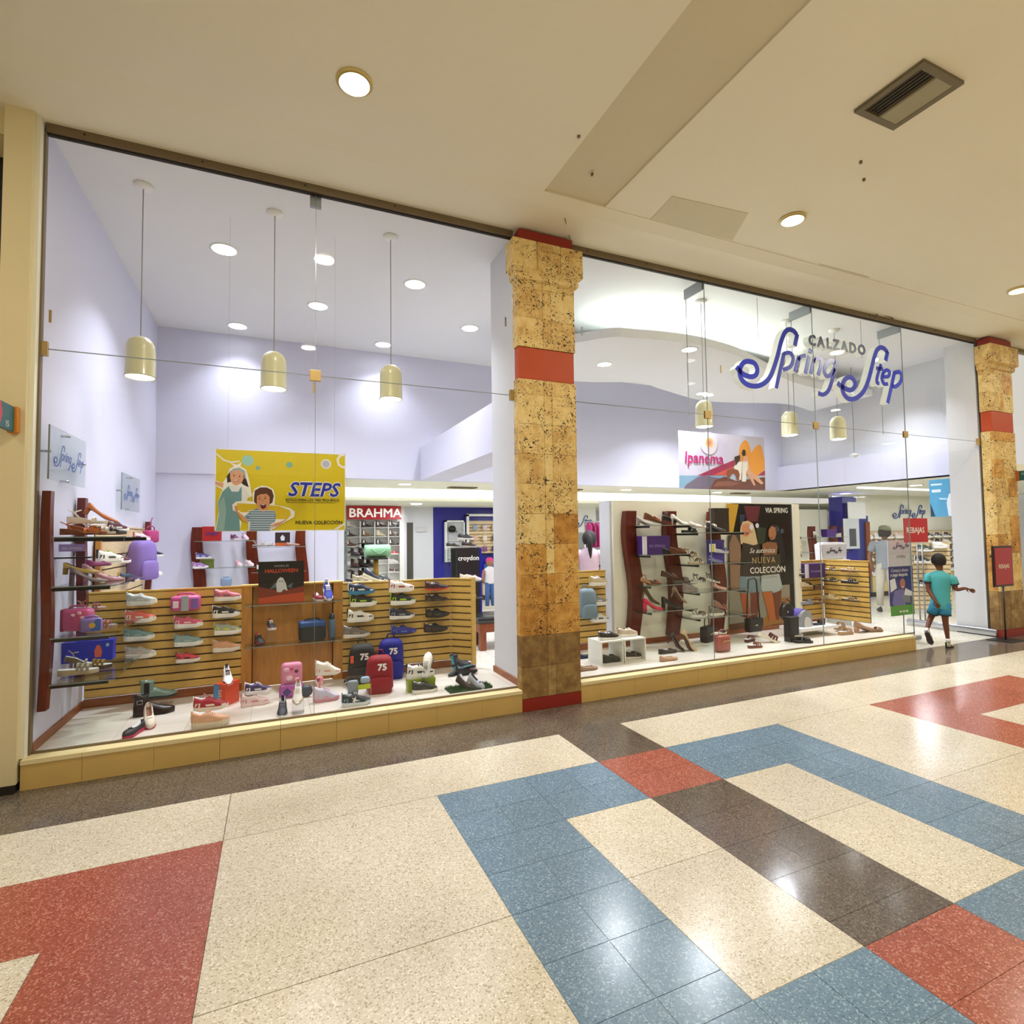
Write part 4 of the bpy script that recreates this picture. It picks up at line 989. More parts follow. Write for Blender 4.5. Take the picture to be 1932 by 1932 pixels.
text('NUEVA COLECCIÓN', 'footer_text', mat('#2e2a18', .5), yl, (.175, .897, 1.775), .046, .0004, bold=.001)
for x in (-.4, .53): B().cyl((x - yl.location.x, 0, .75), (x - yl.location.x, 0, 2.92), .0008, n=4).done('hanging_line', M_STEEL, yl)

ip = poster('hanging_poster', 'pale hanging poster of two seated women on a rock before orange shapes, reading Ipanema', 5.31, 2.285, 7.0, 3.12, 1.5, mat('#c9c6dc', .5, 0, 0, .02))
pr(ip, 1.499, 'printed_scene', ('#b9c9de', [(5.303,2.466),(6.992,2.52),(6.985,2.288),(5.297,2.279)]), ('#7fa6c4', [(5.303,2.466),(6.228,2.489),(6.061,2.373),(5.297,2.288)]), ('#9b2450', [(5.64,2.476),(5.941,2.59),(6.369,2.738),(6.401,2.695),(6.297,2.591),(6.228,2.495)]), ('#c9574a', [(5.938,2.492),(6.166,2.574),(6.365,2.644),(6.293,2.497)]),
   ('#e79b34', [(6.467,2.875),(6.487,2.952),(6.566,3.039),(6.618,3.054),(6.667,3.012),(6.72,2.862),(6.802,2.956),(6.891,3.002),(6.934,2.976),(6.995,2.772),(6.993,2.617),(6.835,2.515),(6.527,2.505),(6.451,2.697)]), ('#a8324e', [(6.835,2.515),(6.996,2.604),(6.992,2.52)]),
   ('#6e6478', [(5.375,2.281),(5.437,2.345),(5.639,2.452),(5.749,2.486),(6.16,2.437),(6.057,2.28)]), ('#6b4038', [(5.867,2.282),(5.967,2.419),(6.162,2.475),(6.389,2.419),(6.991,2.494),(6.985,2.288)]), ('#8a5a4c', [(5.931,2.32),(6.014,2.396),(6.225,2.414),(6.488,2.384),(6.287,2.341)]))
pr(ip, 1.4945, 'printed_sun', ('#d9d0da', circ(5.87, 2.965, .17)), ('#e6c9a8', circ(5.88, 2.97, .085)), ('#efa765', circ(5.88, 2.975, .065)), ('#e07a86', circ(5.88, 2.975, .032)))
pr(ip, 1.4925, 'printed_women', ('#2b1a14', circ(6.555, 2.845, .04)), ('#b06a48', [(6.362,2.769),(6.48,2.8),(6.484,2.699),(6.365,2.644)]), ('#f0ece4', [(6.34,2.618),(6.401,2.695),(6.519,2.726),(6.504,2.573),(6.473,2.434),(6.424,2.445),(6.412,2.57)]), ('#2b1a14', [(6.363,2.782),(6.481,2.819),(6.47,2.749),(6.382,2.644)]),
   ('#8a4a2c', [(6.215,2.576),(6.298,2.604),(6.429,2.583),(6.46,2.522),(6.44,2.433),(6.39,2.431),(6.377,2.519),(6.295,2.541),(6.225,2.427),(6.201,2.438)]), ('#2b1a14', circ(6.56 + .0, 2.87, .035)),
   ('#d9a68a', [(6.519,2.726),(6.556,2.803),(6.624,2.806),(6.645,2.705),(6.683,2.58),(6.817,2.508),(6.951,2.396),(6.898,2.375),(6.729,2.467),(6.776,2.366),(6.741,2.352),(6.66,2.465),(6.596,2.551),(6.573,2.411),(6.506,2.41)]), ('#e9e4dc', [(6.519,2.713),(6.629,2.73),(6.624,2.603),(6.597,2.577),(6.582,2.412),(6.497,2.409)]))
text('Ipanema', 'title', mat('#b51f6e', .5), ip, (5.40, 1.4935, 2.66), .235, .0005, bold=.004, xs=.94, shear=.1)
for x in (5.5, 6.8): B().cyl((x - ip.location.x, 0, .83), (x - ip.location.x, 0, 1.89), .0008, n=4).done('hanging_line', M_STEEL, ip)

vs = poster('fashion_poster', 'tall dark poster of two women in denim shorts, reading VIA SPRING', 6.0, .30, 7.215, 2.055, 1.222, mat('#1c1712', .25, 0, 0, .1))
pr(vs, 1.221, 'printed_backdrop', ('#c69a28', [(5.905,2.053),(6.136,2.046),(6.016,1.639),(5.902,1.64)]), ('#5d1420', [(6.238,2.021),(6.564,2.024),(6.496,1.792),(6.298,1.792)]), ('#26314d', [(6.15,1.896),(6.254,1.896),(6.229,1.792),(6.157,1.741)]), ('#26301a', [(6.464,1.718),(6.664,1.696),(6.625,1.464),(6.482,1.467)]),
   ('#8e8874', [(5.903,0.841),(7.112,0.843),(7.11,0.639),(6.938,0.649),(6.893,0.335),(6.488,0.345),(6.154,0.349),(5.889,0.34)]), ('#9a6416', [(6.516,0.342),(6.938,0.649),(7.111,0.661),(7.103,0.298),(6.541,0.258)]), ('#57340f', [(5.889,0.34),(6.167,0.348),(6.516,0.342),(6.541,0.258),(5.89,0.259)]), ('#3f382c', [(5.907,1.6),(6.138,1.617),(6.131,1.105),(6.092,0.841),(5.898,0.881)]))
pr(vs, 1.2165, 'printed_women', ('#cdb489', [(6.156,1.72),(6.201,1.792),(6.299,1.808),(6.396,1.771),(6.434,1.677),(6.482,1.467),(6.395,1.427),(6.146,1.473),(6.138,1.617)]), ('#c98a66', [(6.185,1.741),(6.284,1.777),(6.352,1.73),(6.355,1.636),(6.289,1.574),(6.213,1.586),(6.179,1.669)]), ('#8f6f55', [(6.002,1.619),(6.055,1.598),(6.145,1.453),(6.144,1.104),(6.078,0.822),(5.929,0.829),(5.931,1.213),(5.929,1.477)]),
   ('#30251b', [(6.188,1.493),(6.396,1.448),(6.51,1.467),(6.517,0.996),(6.113,1.003),(6.138,1.289)]), ('#14100c', [(6.708,1.696),(6.784,1.759),(6.901,1.737),(6.983,1.586),(7.044,1.285),(6.96,1.095),(6.888,1.459),(6.713,1.484)]), ('#a9714a', [(6.706,1.664),(6.768,1.727),(6.855,1.705),(6.865,1.609),(6.832,1.535),(6.758,1.515),(6.703,1.579)]), ('#8a5a38', [(6.567,1.455),(6.67,1.495),(6.859,1.481),(6.886,1.417),(6.849,1.269),(6.587,1.276)]),
   ('#3d3522', [(6.531,1.299),(6.94,1.309),(6.926,1.011),(6.532,0.996)]), ('#70868c', [(6.113,1.003),(6.503,0.997),(6.508,0.789),(6.45,0.75),(6.282,0.77),(6.198,0.754),(6.09,0.79),(6.086,0.862)]), ('#a9b4b2', [(6.532,1.001),(6.896,1.012),(6.953,0.813),(6.853,0.739),(6.765,0.733),(6.738,0.766),(6.536,0.766),(6.51,0.841)]),
   ('#a3501c', [(6.103,0.769),(6.254,0.756),(6.293,0.38),(6.182,0.378)]), ('#6e3012', [(6.309,0.758),(6.479,0.77),(6.463,0.574),(6.42,0.391),(6.307,0.389)]), ('#b4601f', [(6.535,0.761),(6.723,0.756),(6.761,0.639),(6.791,0.343),(6.66,0.337),(6.586,0.618)]), ('#6e3412', [(6.751,0.734),(6.929,0.767),(6.904,0.567),(6.856,0.338),(6.805,0.342)]))
for it in (('#d8d5e6', circ(6.36, 1.715, .042, 14)), ('#d8d5e6', circ(6.475, 1.735, .036, 14)), ('#3b4450', circ(6.885, 1.68, .042, 14)), ('#3b4450', circ(6.98, 1.65, .038, 14)), ('#a03038', [(6.243,1.635),(6.292,1.639),(6.305,1.616),(6.249,1.611)]), ('#98382c', [(6.738,1.563),(6.789,1.559),(6.774,1.544),(6.745,1.547)])): pr(vs, 1.2095, 'printed_detail', it)
text('VIA SPRING', 'title', mat('#eceae2', .5), vs, (6.66, 1.2165, 1.925), .108, .0004, bold=.001, xs=.84)
text('Se auténtica', 'script_line', mat('#e6e2d6', .5), vs, (6.30, 1.2075, 1.335), .105, .0004, shear=.4, bold=-.0006)
text('NUEVA', 'title_line', mat('#c9a878', .5), vs, (6.345, 1.2075, 1.185), .125, .0004, space=1.25)
text('COLECCIÓN', 'title_line', mat('#f2efe6', .5), vs, (6.30, 1.2075, 1.04), .125, .0004, bold=.0012)
text('THE LINEA CLASICA  VIA SPRING', 'small_line', mat('#b0a898', .5), vs, (6.30, 1.2075, .965), .037, .0004)

# freestanding white display wall, its left return, and the cream end post
dw = struct('display_wall', 'white freestanding display wall behind the right-hand shelves')
sbox('wall_board', 3.99, 1.245, .2, 7.23, 1.37, 2.075, M_WHITE2, dw)
sbox('left_return', 3.965, 1.29, .2, 3.989, 1.53, 2.075, M_WHITE, dw)
sbox('end_post', 7.215, 1.20, .2, 7.345, 1.30, 2.06, M_WHITE2, dw)

# ================================================================== SLAT WALLS
s1 = slatwall('slat_wall', -1.505, 1.2, -.29, 1.2, .275, 1.188, 12, None, 'honey slat wall at the left of the left window, with kids shoes')
s2 = slatwall('slat_wall', .64, 1.2, 1.79, 1.2, .275, 1.172, 12, None, 'honey slat wall right of the oak niche, with dark sports shoes')
s3 = slatwall('slat_wall', 1.79, 1.2, 1.975, 1.02, .275, 1.172, 12, None, 'short angled slat wall return next to the bench')
ep = B().box(0, 0, 0, .045, .05, 1).done('slat_wall_end_post', M_SLAT, None); ep.location = (1.972, 1.0, .2); ep.scale = (1, 1, .985); tag(ep, 'narrow honey end post of the left display, nearest the stone column', 'display post')
s4 = slatwall('slat_wall', 3.0, 1.285, 3.885, 1.285, .275, 1.178, 12, None, 'honey slat wall just right of the stone column')
s5 = slatwall('slat_wall', 7.35, 1.285, 7.93, 1.285, .275, 1.185, 12, None, 'honey slat wall right of the tall fashion poster, facing the glass')
s6 = slatwall('slat_wall', 7.935, 1.28, 8.03, .62, .275, 1.19, 12, None, 'honey slat wall closing the right display towards the entrance')
s7 = slatwall('slat_wall', -1.505, 1.46, -1.505, 3.45, .95, 1.785, 6, M_SLATPALE, 'pale slat wall on the left side wall behind the display')
s7.rotation_euler.z = pi / 2; s7.location = (-1.50, 1.46, .95)
for c in s7.children: c.location.y -= .0
ep = B().box(-1.50, 1.42, .9, -1.46, 1.47, 1.66).done('slat_edge_post', M_OAK, None); tag(ep, 'light brown vertical edge of the pale slat wall', 'display post')
B().box(.0, .0, 0, .012, .05, .90).done('corner_strip', M_SLAT, s2, (1.146, .012, 0)); B().box(-.008, .0, 0, .012, .05, .91).done('corner_strip', M_SLAT, s5, (.583, .012, 0))
# oak niche with two glass shelves
nc = thing('oak_niche', 'plain oak panel niche with grooved pilasters and two glass shelves', 'display', (.175, 1.3, .2))
B().box(-.29, 1.27, .2, .64, 1.30, 1.18).done('back_panel', M_OAK, nc, world=True)
for a, c in ((-.29, -.20), (.55, .64)): B().box(a, 1.195, .2, c, 1.27, 1.18).done('pilaster', M_OAK, nc, world=True)
for x in (-.196, .546): B().box(x - .004, 1.262, .2, x + .004, 1.268, 1.18).done('slot_rail', M_GROOVE, nc, world=True)
B().box(-.295, 1.19, 1.18, .645, 1.31, 1.195).done('top_cap', M_SLAT, nc, world=True)
for z, w_ in ((1.02, 'upper'), (.635, 'lower')):
    g = glass_shelf(f'{w_} glass shelf in the oak niche', -.26, .98, .62, 1.19, z, 'glass shelves of the oak niche')
    for x in (-.196, .546): bracket(g, x - .18 - .006, .0, x - .18 + .006, .14, -.0 + .008 + .002, M_BLACK, 'bracket')

# ================================================================== KIDS SHOES ON THE LEFT SLAT WALL
G1 = 'kids shoes on the left slat wall'
T = [('runner', ('#e6e8e2', '#a9b0aa', '#d3d8d2', '#eceeea'), (-1.074, 1.1, 1.069), 'pale grey white runner, top of the left column'),
 ('runner', ('#efeee6', '#d9635a', '#f0efe8', '#e9705f'), (-1.08, 1.1, 0.918), 'white runner with coral upper, second in the left column'),
 ('runner', ('#e8ebe6', '#6f9191', '#9fb4b2', '#5c7f7f'), (-1.089, 1.1, 0.763), 'grey-teal runner, third in the left column'),
 ('runner', ('#ecebe4', '#a9aaa4', '#d9b4aa', '#e8c6bb'), (-1.075, 1.1, 0.607), 'light grey runner with pink laces, bottom of the left column'),
 ('runner', ('#f0ede8', '#c8506e', '#e9cdd2', '#e2a5b0'), (-0.714, 1.1, 0.843), 'white and pink runner below the pink lunch bag'),
 ('runner', ('#e6eae4', '#7f9c9e', '#a2b5b4', '#6d8a8a'), (-0.712, 1.1, 0.68), 'grey-teal runner below the white and pink one'),
 ('runner', ('#eeece6', '#d2404e', '#2b2b2b', '#d2404e'), (-0.715, 1.1, 0.533), 'small coral runner with black toe, lowest in the middle column'),
 ('runner', ('#f2efea', '#cc6f80', '#8d6670', '#d9909a'), (-0.4, 1.1, 1.068), 'pink runner on a thick white sole, top of the right column'),
 ('runner', ('#f1efe8', '#1c1c1c', '#f1efe8', '#f1efe8'), (-0.412, 1.1, 0.916), 'black and white runner with a pink toe, right column'),
 ('runner', ('#f2f0ea', '#9aa08c', '#cfe046', '#e8a08c'), (-0.397, 1.1, 0.758), 'grey, lime and peach runner on a thick white sole'),
 ('runner', ('#e9e0d0', '#d09a72', '#d8a680', '#cf9468'), (-0.409, 1.1, 0.6), 'beige tan runner, bottom of the right column')]
for s_, c, p, lb in T:
    shoe(s_, c, p, 4, lb, 'shoe', G1, L=.225 if 'small' not in lb else .19); perch(p, 'clear ledge under the ' + lb.split(',')[0], wall=1.2)
G2 = 'sports shoes on the right slat wall'
T = [('sneaker', ('#2e7fa8', '#14263c', '#e8eef2', '#14263c'), (0.816, 1.1, 1.061), 'blue and navy shoe with a white star, top left of the sports wall'),
 ('runner', ('#eeeee8', '#1b1d1c', '#a6d62c', '#1b1d1c'), (0.835, 1.1, 0.936), 'black and neon green shoe in the left column'),
 ('runner', ('#ecebe2', '#e2dfd2', '#262626', '#d6d3c6'), (0.806, 1.1, 0.783), 'cream runner with a black heel'),
 ('sneaker', ('#e9e7de', '#6e655c', '#9a9084', '#5b524a'), (0.767, 1.1, 0.628), 'grey-brown sneaker, bottom of the left column'),
 ('runner', ('#f0eee8', '#e9e4dd', '#a33a35', '#23242c'), (1.227, 1.1, 1.061), 'white shoe with red and navy panels, top of the middle column'),
 ('runner', ('#eeeee8', '#1b1d1c', '#9ad02c', '#1b1d1c'), (1.242, 1.1, 0.927), 'black and neon green shoe in the middle column'),
 ('sneaker', ('#edece6', '#262c3a', '#8a8f9a', '#262c3a'), (1.231, 1.1, 0.781), 'dark navy sneaker on a white sole'),
 ('cleat', ('#2a2368', '#2b2a8c', '#4f74b8', '#3a3aa0'), (1.251, 1.1, 0.624), 'violet blue football boot'),
 ('cleat', ('#e2401c', '#2a1620', '#5f1f28', '#2a1620'), (1.613, 1.1, 1.064), 'dark football boot with a bright orange-red heel sole'),
 ('cleat', ('#8a6c24', '#1c1512', '#55431c', '#1c1512'), (1.612, 1.1, 0.929), 'black and gold football boot'),
 ('cleat', ('#14110f', '#15120f', '#4a3f20', '#15120f'), (1.616, 1.1, 0.774), 'black and olive football boot'),
 ('cleat', ('#16161a', '#1c2026', '#5a1d18', '#1c2026'), (1.598, 1.1, 0.618), 'black and dark red football boot, lowest in the right column')]
for s_, c, p, lb in T:
    shoe(s_, c, p, 3, lb, 'shoe', G2, L=.262); perch(p, 'clear ledge under the ' + lb.split(',')[0], wall=1.2)
p = (-0.741, 1.1, 0.998)
t = handbag('pink see-through printed lunch bag hung on the kids slat wall', (p[0], 1.12, p[2]), 0, '#c4508c', .235, .135, .12, 'lunch_bag', .02, False)
B().box(-.03, -.066, .0, .03, -.058, .136, .003).done('silver_strap', mat('#a9b6c0', .35, .3), t); B().box(.05, -.064, .02, .105, -.058, .11, .003).done('printed_patch', mat('#7f5fae', .4), t); B().box(-.095, -.064, .03, -.05, -.058, .09, .003).done('printed_letters', mat('#e9d6e2', .4), t)

# niche contents
t = thing('promo_poster', 'dark Halloween promotion card with a pale ghost, leaning in the oak niche', 'poster', (.06, 1.12, 1.02))
B().box(-.205, -.004, 0, .205, 0, .40).done('card', mat('#1d1814', .4), t)
B().m(mat('#b5421a', .5)).flat([(-.205, 0), (.205, 0), (.205, .09), (-.205, .05)], 'y', -.0055).m(mat('#7a2a12', .5)).flat([(-.205, .05), (.205, .09), (.205, .15), (0, .11), (-.205, .16)], 'y', -.0052).done('printed_ground', None, t)
B().m(mat('#c8ccd0', .5)).flat([(-.04, .10), (-.05, .17), (-.035, .22), (-.01, .245), (.015, .235), (.04, .18), (.055, .11), (.02, .125), (0, .10)], 'y', -.006).m(mat('#30343a', .5)).flat(circ(-.015, .205, .006, 8), 'y', -.0065).flat(circ(.008, .203, .006, 8), 'y', -.0065).m(mat('#56666c', .5)).flat([(-.11, .13), (-.05, .2), (-.04, .15)], 'y', -.006).flat([(.05, .15), (.1, .19), (.09, .13)], 'y', -.006).done('printed_ghost', None, t)
text('HALLOWEEN', 'title', mat('#c4461c', .5), t, (0, -.006, .29), .05, .0004, align='CENTER', world=False, bold=.001)
text('AHORA ES', 'small_title', mat('#a9b0b6', .5), t, (0, -.006, .345), .028, .0004, align='CENTER', world=False)
t.rotation_euler.x = -.12
shoe('slipon', ('#cfc8c0', '#7c1626', '#5e0f1c', '#7c1626'), (.395, 1.08, 1.02), -75, 'dark red shoe facing the glass in the oak niche', 'shoe', None, .21)
t = thing('acrylic_riser', 'clear riser under the blue and white shoe in the niche', 'stand', (.48, 1.08, 1.02)); B().box(-.05, -.05, 0, .05, .05, .05).done('block', M_ACRYL, t)
shoe('sneaker', ('#eceef2', '#20309c', '#eceef2', '#eceef2'), (.48, 1.08, 1.07), -85, 'blue and white sneaker on a clear riser in the niche', 'shoe', None, .24, tilt=-.5)
shoe('sneaker', ('#4a1014', '#17171a', '#c9372c', '#17171a'), (-.13, 1.08, .635), -75, 'black sneaker with a red sole on the lower niche shelf', 'shoe', None, .21)
t = thing('acrylic_riser', 'tall clear riser on the lower niche shelf', 'stand', (-.03, 1.12, .635)); B().box(-.045, -.045, 0, .045, .045, .13).done('block', M_ACRYL, t)
shoe('sneaker', ('#e9e6e2', '#1b1b20', '#c9372c', '#e9e6e2'), (-.03, 1.12, .765), -80, 'black and white sneaker on the tall clear riser', 'shoe', None, .2)
t = handbag('blue-topped black lunch box in the oak niche', (.34, 1.1, .635), 4, '#21272b', .25, .19, .14, 'lunch_box', .02, False)
B().box(-.122, -.072, .13, .122, .072, .193, .02).done('blue_lid', mat('#1f4a86', .5), t)
t = thing('water_bottle', 'grey drinking bottle beside the lunch box', 'bottle', (.53, 1.13, .635)); B().lathe([(.034, 0), (.036, .02), (.036, .16), (.024, .19)], n=16).done('bottle_body', mat('#566a78', .3), t); B().lathe([(.026, .19), (.026, .235), (.01, .245)], n=16).done('cap', mat('#3a4a56', .4), t)

# ================================================================== FLOOR OF THE LEFT DISPLAY
z_ = .2
shoe('chelsea', ('#15171a', '#6f8a80', '#1b1d20', '#6f8a80'), (-0.919, 1, 0.268), 8, 'sage green ankle boot behind the black one', L=.27)
t = thing('acrylic_riser', 'clear riser holding the green ankle boot', 'stand', (-0.918, 1, 0.218)); B().box(-.06, -.04, -.03, .06, .04, .04).done('block', M_ACRYL, t)
t = shoe('chelsea', ('#120e0d', '#1b1311', '#231915', '#1b1311'), (-0.909, 0.743, 0.2), 6, 'black ankle boot with a silver buckle', L=.29)
B().tube([(.10, -.14, .36), (.22, -.14, .36), (.22, -.14, .46), (.10, -.14, .46), (.10, -.14, .36)], .012, 5).done('buckle', M_CHROME, t)
shoe('slipon', ('#b3194f', '#171317', '#171317', '#171317'), (-0.954, 0.245, 0.2), -112, 'black slip-on with a raspberry sole, toe towards the glass', L=.215)
shoe('slipon', ('#c02a62', '#e6dccd', '#e6dccd', '#d8cdbd', '#9a7460'), tuple(a + b for a, b in zip((-0.892, 0.402, 0.2), (0, .03, .035))), -75, 'cream slip-on with a raspberry sole leaning on the black one', L=.235, tilt=-.45)
shoe('sneaker', ('#e7dfd2', '#a52637', '#ece6de', '#a52637'), tuple(a + b for a, b in zip((-0.459, 0.311, 0.2), (0, .04, .085))), 8, 'red sneaker with three white stripes stacked on the beige one', L=.245)
shoe('runner', ('#ddd0ba', '#cf9f80', '#d8b095', '#d2a88c'), (-0.445, 0.197, 0.2), 6, 'beige suede runner nearest the glass at the left', L=.262)
p = (-0.379, 0.799, 0.2)
t = carton('orange shoe box with a blue end standing on its side', p, -35, '#c8431a', .11, .17, .19, '#3f7ea6', None); text('STEPS', 'printed_name', mat('#e8d8d0', .5), t, (.02, -.0895, .03), .045, .0006, rot=(pi / 2, -pi / 2, 0), world=False)
shoe('sneaker', ('#d28a8e', '#e8e6e2', '#1a1a1c', '#1a1a1c'), (p[0], p[1] + .02, .39), -80, 'black and white sneaker standing on the orange box', L=.22, tilt=-.3)
shoe('sandal', ('#cf7f84', '#c98a8e', '#c98a8e', '#b8b3ae'), (p[0] - .14, p[1] + .03, .2), -60, 'pink child sandal beside the orange box', L=.2)
shoe('sneaker', ('#e8cfcf', '#dcc5c2', '#c9808c', '#e9dcd8'), (-0.147, 0.635, 0.2), 8, 'pink and cream sneaker under the purple one', L=.225)
shoe('sneaker', ('#e8e2ea', '#3c2b58', '#e6e0e8', '#efeaf0'), tuple(a + b for a, b in zip((-0.125, 0.608, 0.2), (0, .05, .095))), 10, 'white and purple sneaker stacked on the pink one', L=.215)
p = (0.147, 0.803, 0.2)
t = thing('lunch_bag', 'tall pink moulded cartoon-style lunch bag by the oak panel', 'bag', p); t.rotation_euler.x = .1
B().box(-.09, -.04, 0, .09, .04, .31, .035).done('bag_body', mat('#d887a8', .4), t)
B().box(-.105, -.085, 0, .105, -.035, .13, .03).done('front_pouch', mat('#a6509c', .4), t)
for x, z, c, r in ((-.045, .25, '#e5b0c6', .026), (.0, .262, '#c0507a', .018), (.04, .235, '#6d2f45', .018), (-.02, .175, '#ecc4d4', .03), (.045, .16, '#ecc4d4', .022)): B().ball((x, -.04, z), r, 10, (1, .35, 1)).done('raised_motif', mat(c, .4), t)
B().m(mat('#3f2a6e', .4)).flat([(-.08, .065), (-.04, .105), (0, .065), (-.04, .025)], 'y', -.0862).m(mat('#d8a04c', .4)).flat(circ(.03, .07, .02, 10), 'y', -.0862).done('printed_motif', None, t)
p = (0.182, 0.254, 0.2)
t = thing('acrylic_riser', 'clear riser under the white shoe with an orange toe', 'stand', p); B().box(-.045, -.05, 0, .045, .05, .10).done('block', M_ACRYL, t)
shoe('sneaker', ('#dcd6cc', '#e6e4de', '#d8743a', '#e2e0da'), (p[0], p[1] + .02, .32), -95, 'white shoe with an orange toe on a clear riser', L=.21, tilt=-.5)
shoe('sneaker', ('#e8e8ea', '#15182c', '#1c2038', '#8a8a92'), (0.065, 0.282, 0.2), -92, 'navy sneaker seen from its toe, nearest the glass', L=.22, tilt=-.18)
t = thing('dark_pouch', 'small dark grey round pouch behind the white shoe', 'bag', (0.269, 0.688, 0.2)); B().ball((0, 0, .055), .055, 12, (1, .5, 1)).done('pouch_body', mat('#3c4450', .5), t)
shoe('hightop', ('#cf8fa0', '#c9c4d8', '#d8a4b2', '#d9a0b0'), (0.426, 0.487, 0.2), 6, 'pink and lilac high-top sneaker in front of the cream one', L=.22)
shoe('hightop', ('#e8a8a4', '#d8808a', '#e9dfd6', '#d8808a'), tuple(a + b for a, b in zip((0.382, 0.687, 0.2), (0, .06, .08))), 80, 'pink sneaker standing upright in the high-top group', L=.18, tilt=.5)
shoe('hightop', ('#e9e4d8', '#e6e0d2', '#e09a94', '#ece8de'), tuple(a + b for a, b in zip((0.443, 0.584, 0.2), (.01, .06, .19))), -4, 'cream high-top sneaker on top of the pink pair', L=.22)
backpack('black school backpack with white 75 and an orange tag', (0.796, 0.938, 0.2), -4, '#242119', .27, .40, .15)
t = bpy.data.objects['backpack']; B().box(-.115, -.088, .24, -.085, -.082, .31, .003).done('orange_tag', mat('#d8532a', .5), t)
t = thing('black_strap_roll', 'black rolled umbrella pouch leaning by the black backpack', 'bag', (0.637, 0.954, 0.2)); B().tube([(0, 0, .015), (.04, 0, .06), (.085, 0, .12)], [.022, .028, .024], 8).done('pouch_body', mat('#1f1c16', .7), t); B().box(-.005, -.028, .02, .03, -.024, .03).done('printed_tag', M_RIM, t)
backpack('royal blue backpack with white 75, behind the red one', (1.096, 1.034, 0.2), -4, '#12127e', .27, .41, .15)
backpack('red backpack with white 75', (0.904, 0.579, 0.2), -4, '#8e0d16', .26, .345, .15)
p = (0.653, 0.242, 0.2)
t = thing('toy_gift_pack', 'clear plastic gift pack with a lime label behind the starred sneaker', 'box', (p[0] + .02, p[1] + .06, .2)); B().box(-.10, -.03, 0, .11, .03, .23, .01).done('clear_pack', M_ACRYL, t); B().box(-.005, -.034, .12, .10, -.028, .16).done('lime_label', mat('#b5c41c', .5), t)
B().box(-.09, -.025, .04, .0, .02, .20, .02).done('grey_filling', mat('#8f9ba6', .5), t); B().box(.02, -.02, .16, .1, .02, .22, .02).done('blue_filling', mat('#a9c0dc', .5), t)
t = shoe('sneaker', ('#d8e0e4', '#2b3034', '#5e8ba0', '#c9cfd2'), p, 4, 'blue-grey sneaker with a white star in front of the gift pack', L=.245)
B().flat([(.30, .12), (.36, .19), (.30, .27), (.38, .235), (.44, .30), (.43, .21), (.54, .15), (.42, .16), (.38, .09), (.36, .15)], 'y', -.165).done('white_star', M_RIM, t)
p = (1.264, 0.4, 0.2)
carton('lime green shoe box under the white sneaker', (p[0], p[1] + .05, .2), 0, '#8fa22a', .255, .10, .115, None, None)
shoe('sneaker', ('#eceae4', '#26261f', '#3a3a34', '#26261f'), (p[0] + .02, p[1] - .045, .2), 4, 'black sneaker on a white sole in front of the lime box', L=.24)
shoe('runner', ('#eae8e2', '#dcdad2', '#26262c', '#2c2c30'), (p[0], p[1] + .05, .315), 5, 'white runner with black laces on the lime box', L=.27)
shoe('runner', ('#4a4440', '#eae8e2', '#dcdad2', '#b8b5ad'), (p[0] + .09, p[1] + .1, .40), 60, 'white runner standing on its heel with the grey sole showing', L=.25, tilt=1.1)
p = (1.734, 0.807, 0.2)
shoe('chelsea', ('#5a2a22', '#28323a', '#4f6a80', '#28323a'), (p[0] - .03, p[1], .2), 200, 'dark grey child boot by the angled slat wall', L=.15)
shoe('cleat', ('#1b1716', '#201a1a', '#33292b', '#201a1a'), (p[0] + .11, p[1] - .02, .21), 8, 'black low shoe lying beside the child boots', L=.23)
shoe('chelsea', ('#5fa0a8', '#3c3f44', '#4f9aa6', '#3c3f44', '#c83a6a'), (p[0] + .07, p[1] + .04, .26), -60, 'boot with a turquoise front and pink lining, on top', L=.26, tilt=.25)
shoe('chelsea', ('#26262c', '#262a4a', '#6a6a2a', '#262a4a'), (p[0] + .17, p[1] + .08, .24), 10, 'navy child boot at the back of the boot group', L=.14)
p = (1.684, 0.289, 0.2)
t = thing('grass_mat', 'rectangle of green artificial grass under two shoes', 'mat', p); t.rotation_euler.z = .02
B().box(-.21, -.085, 0, .21, .085, .012).done('mat_base', mat('#1f3a1c', .9), t)
rg = random.Random(4); b = B()
for k in range(1500):
    x, y = rg.uniform(-.212, .212), rg.uniform(-.087, .087); a = rg.uniform(0, 6.28); h = rg.uniform(.015, .035)
    b._f([b.bm.verts.new((x - .002 * cos(a), y - .002 * sin(a), .01)), b.bm.verts.new((x + .002 * cos(a), y + .002 * sin(a), .01)), b.bm.verts.new((x + rg.uniform(-.01, .01), y + rg.uniform(-.01, .01), .01 + h))])
g = b.done('grass_blades', mat('#2c5a26', .8, 0, 0, .25, 60), t); g['kind'] = 'stuff'
shoe('slipon', ('#3a2a1c', '#2b1f18', '#b8a02a', '#2b1f18'), (p[0] - .04, p[1], .225), -50, 'dark brown slip-on on the grass mat', L=.21, tilt=-.45)
shoe('slipon', ('#b9bcc2', '#a9adb4', '#26262c', '#a9adb4', '#1c1a1c'), (p[0] + .07, p[1] - .0, .225), -55, 'silver grey slip-on on the grass mat', L=.2, tilt=-.45)

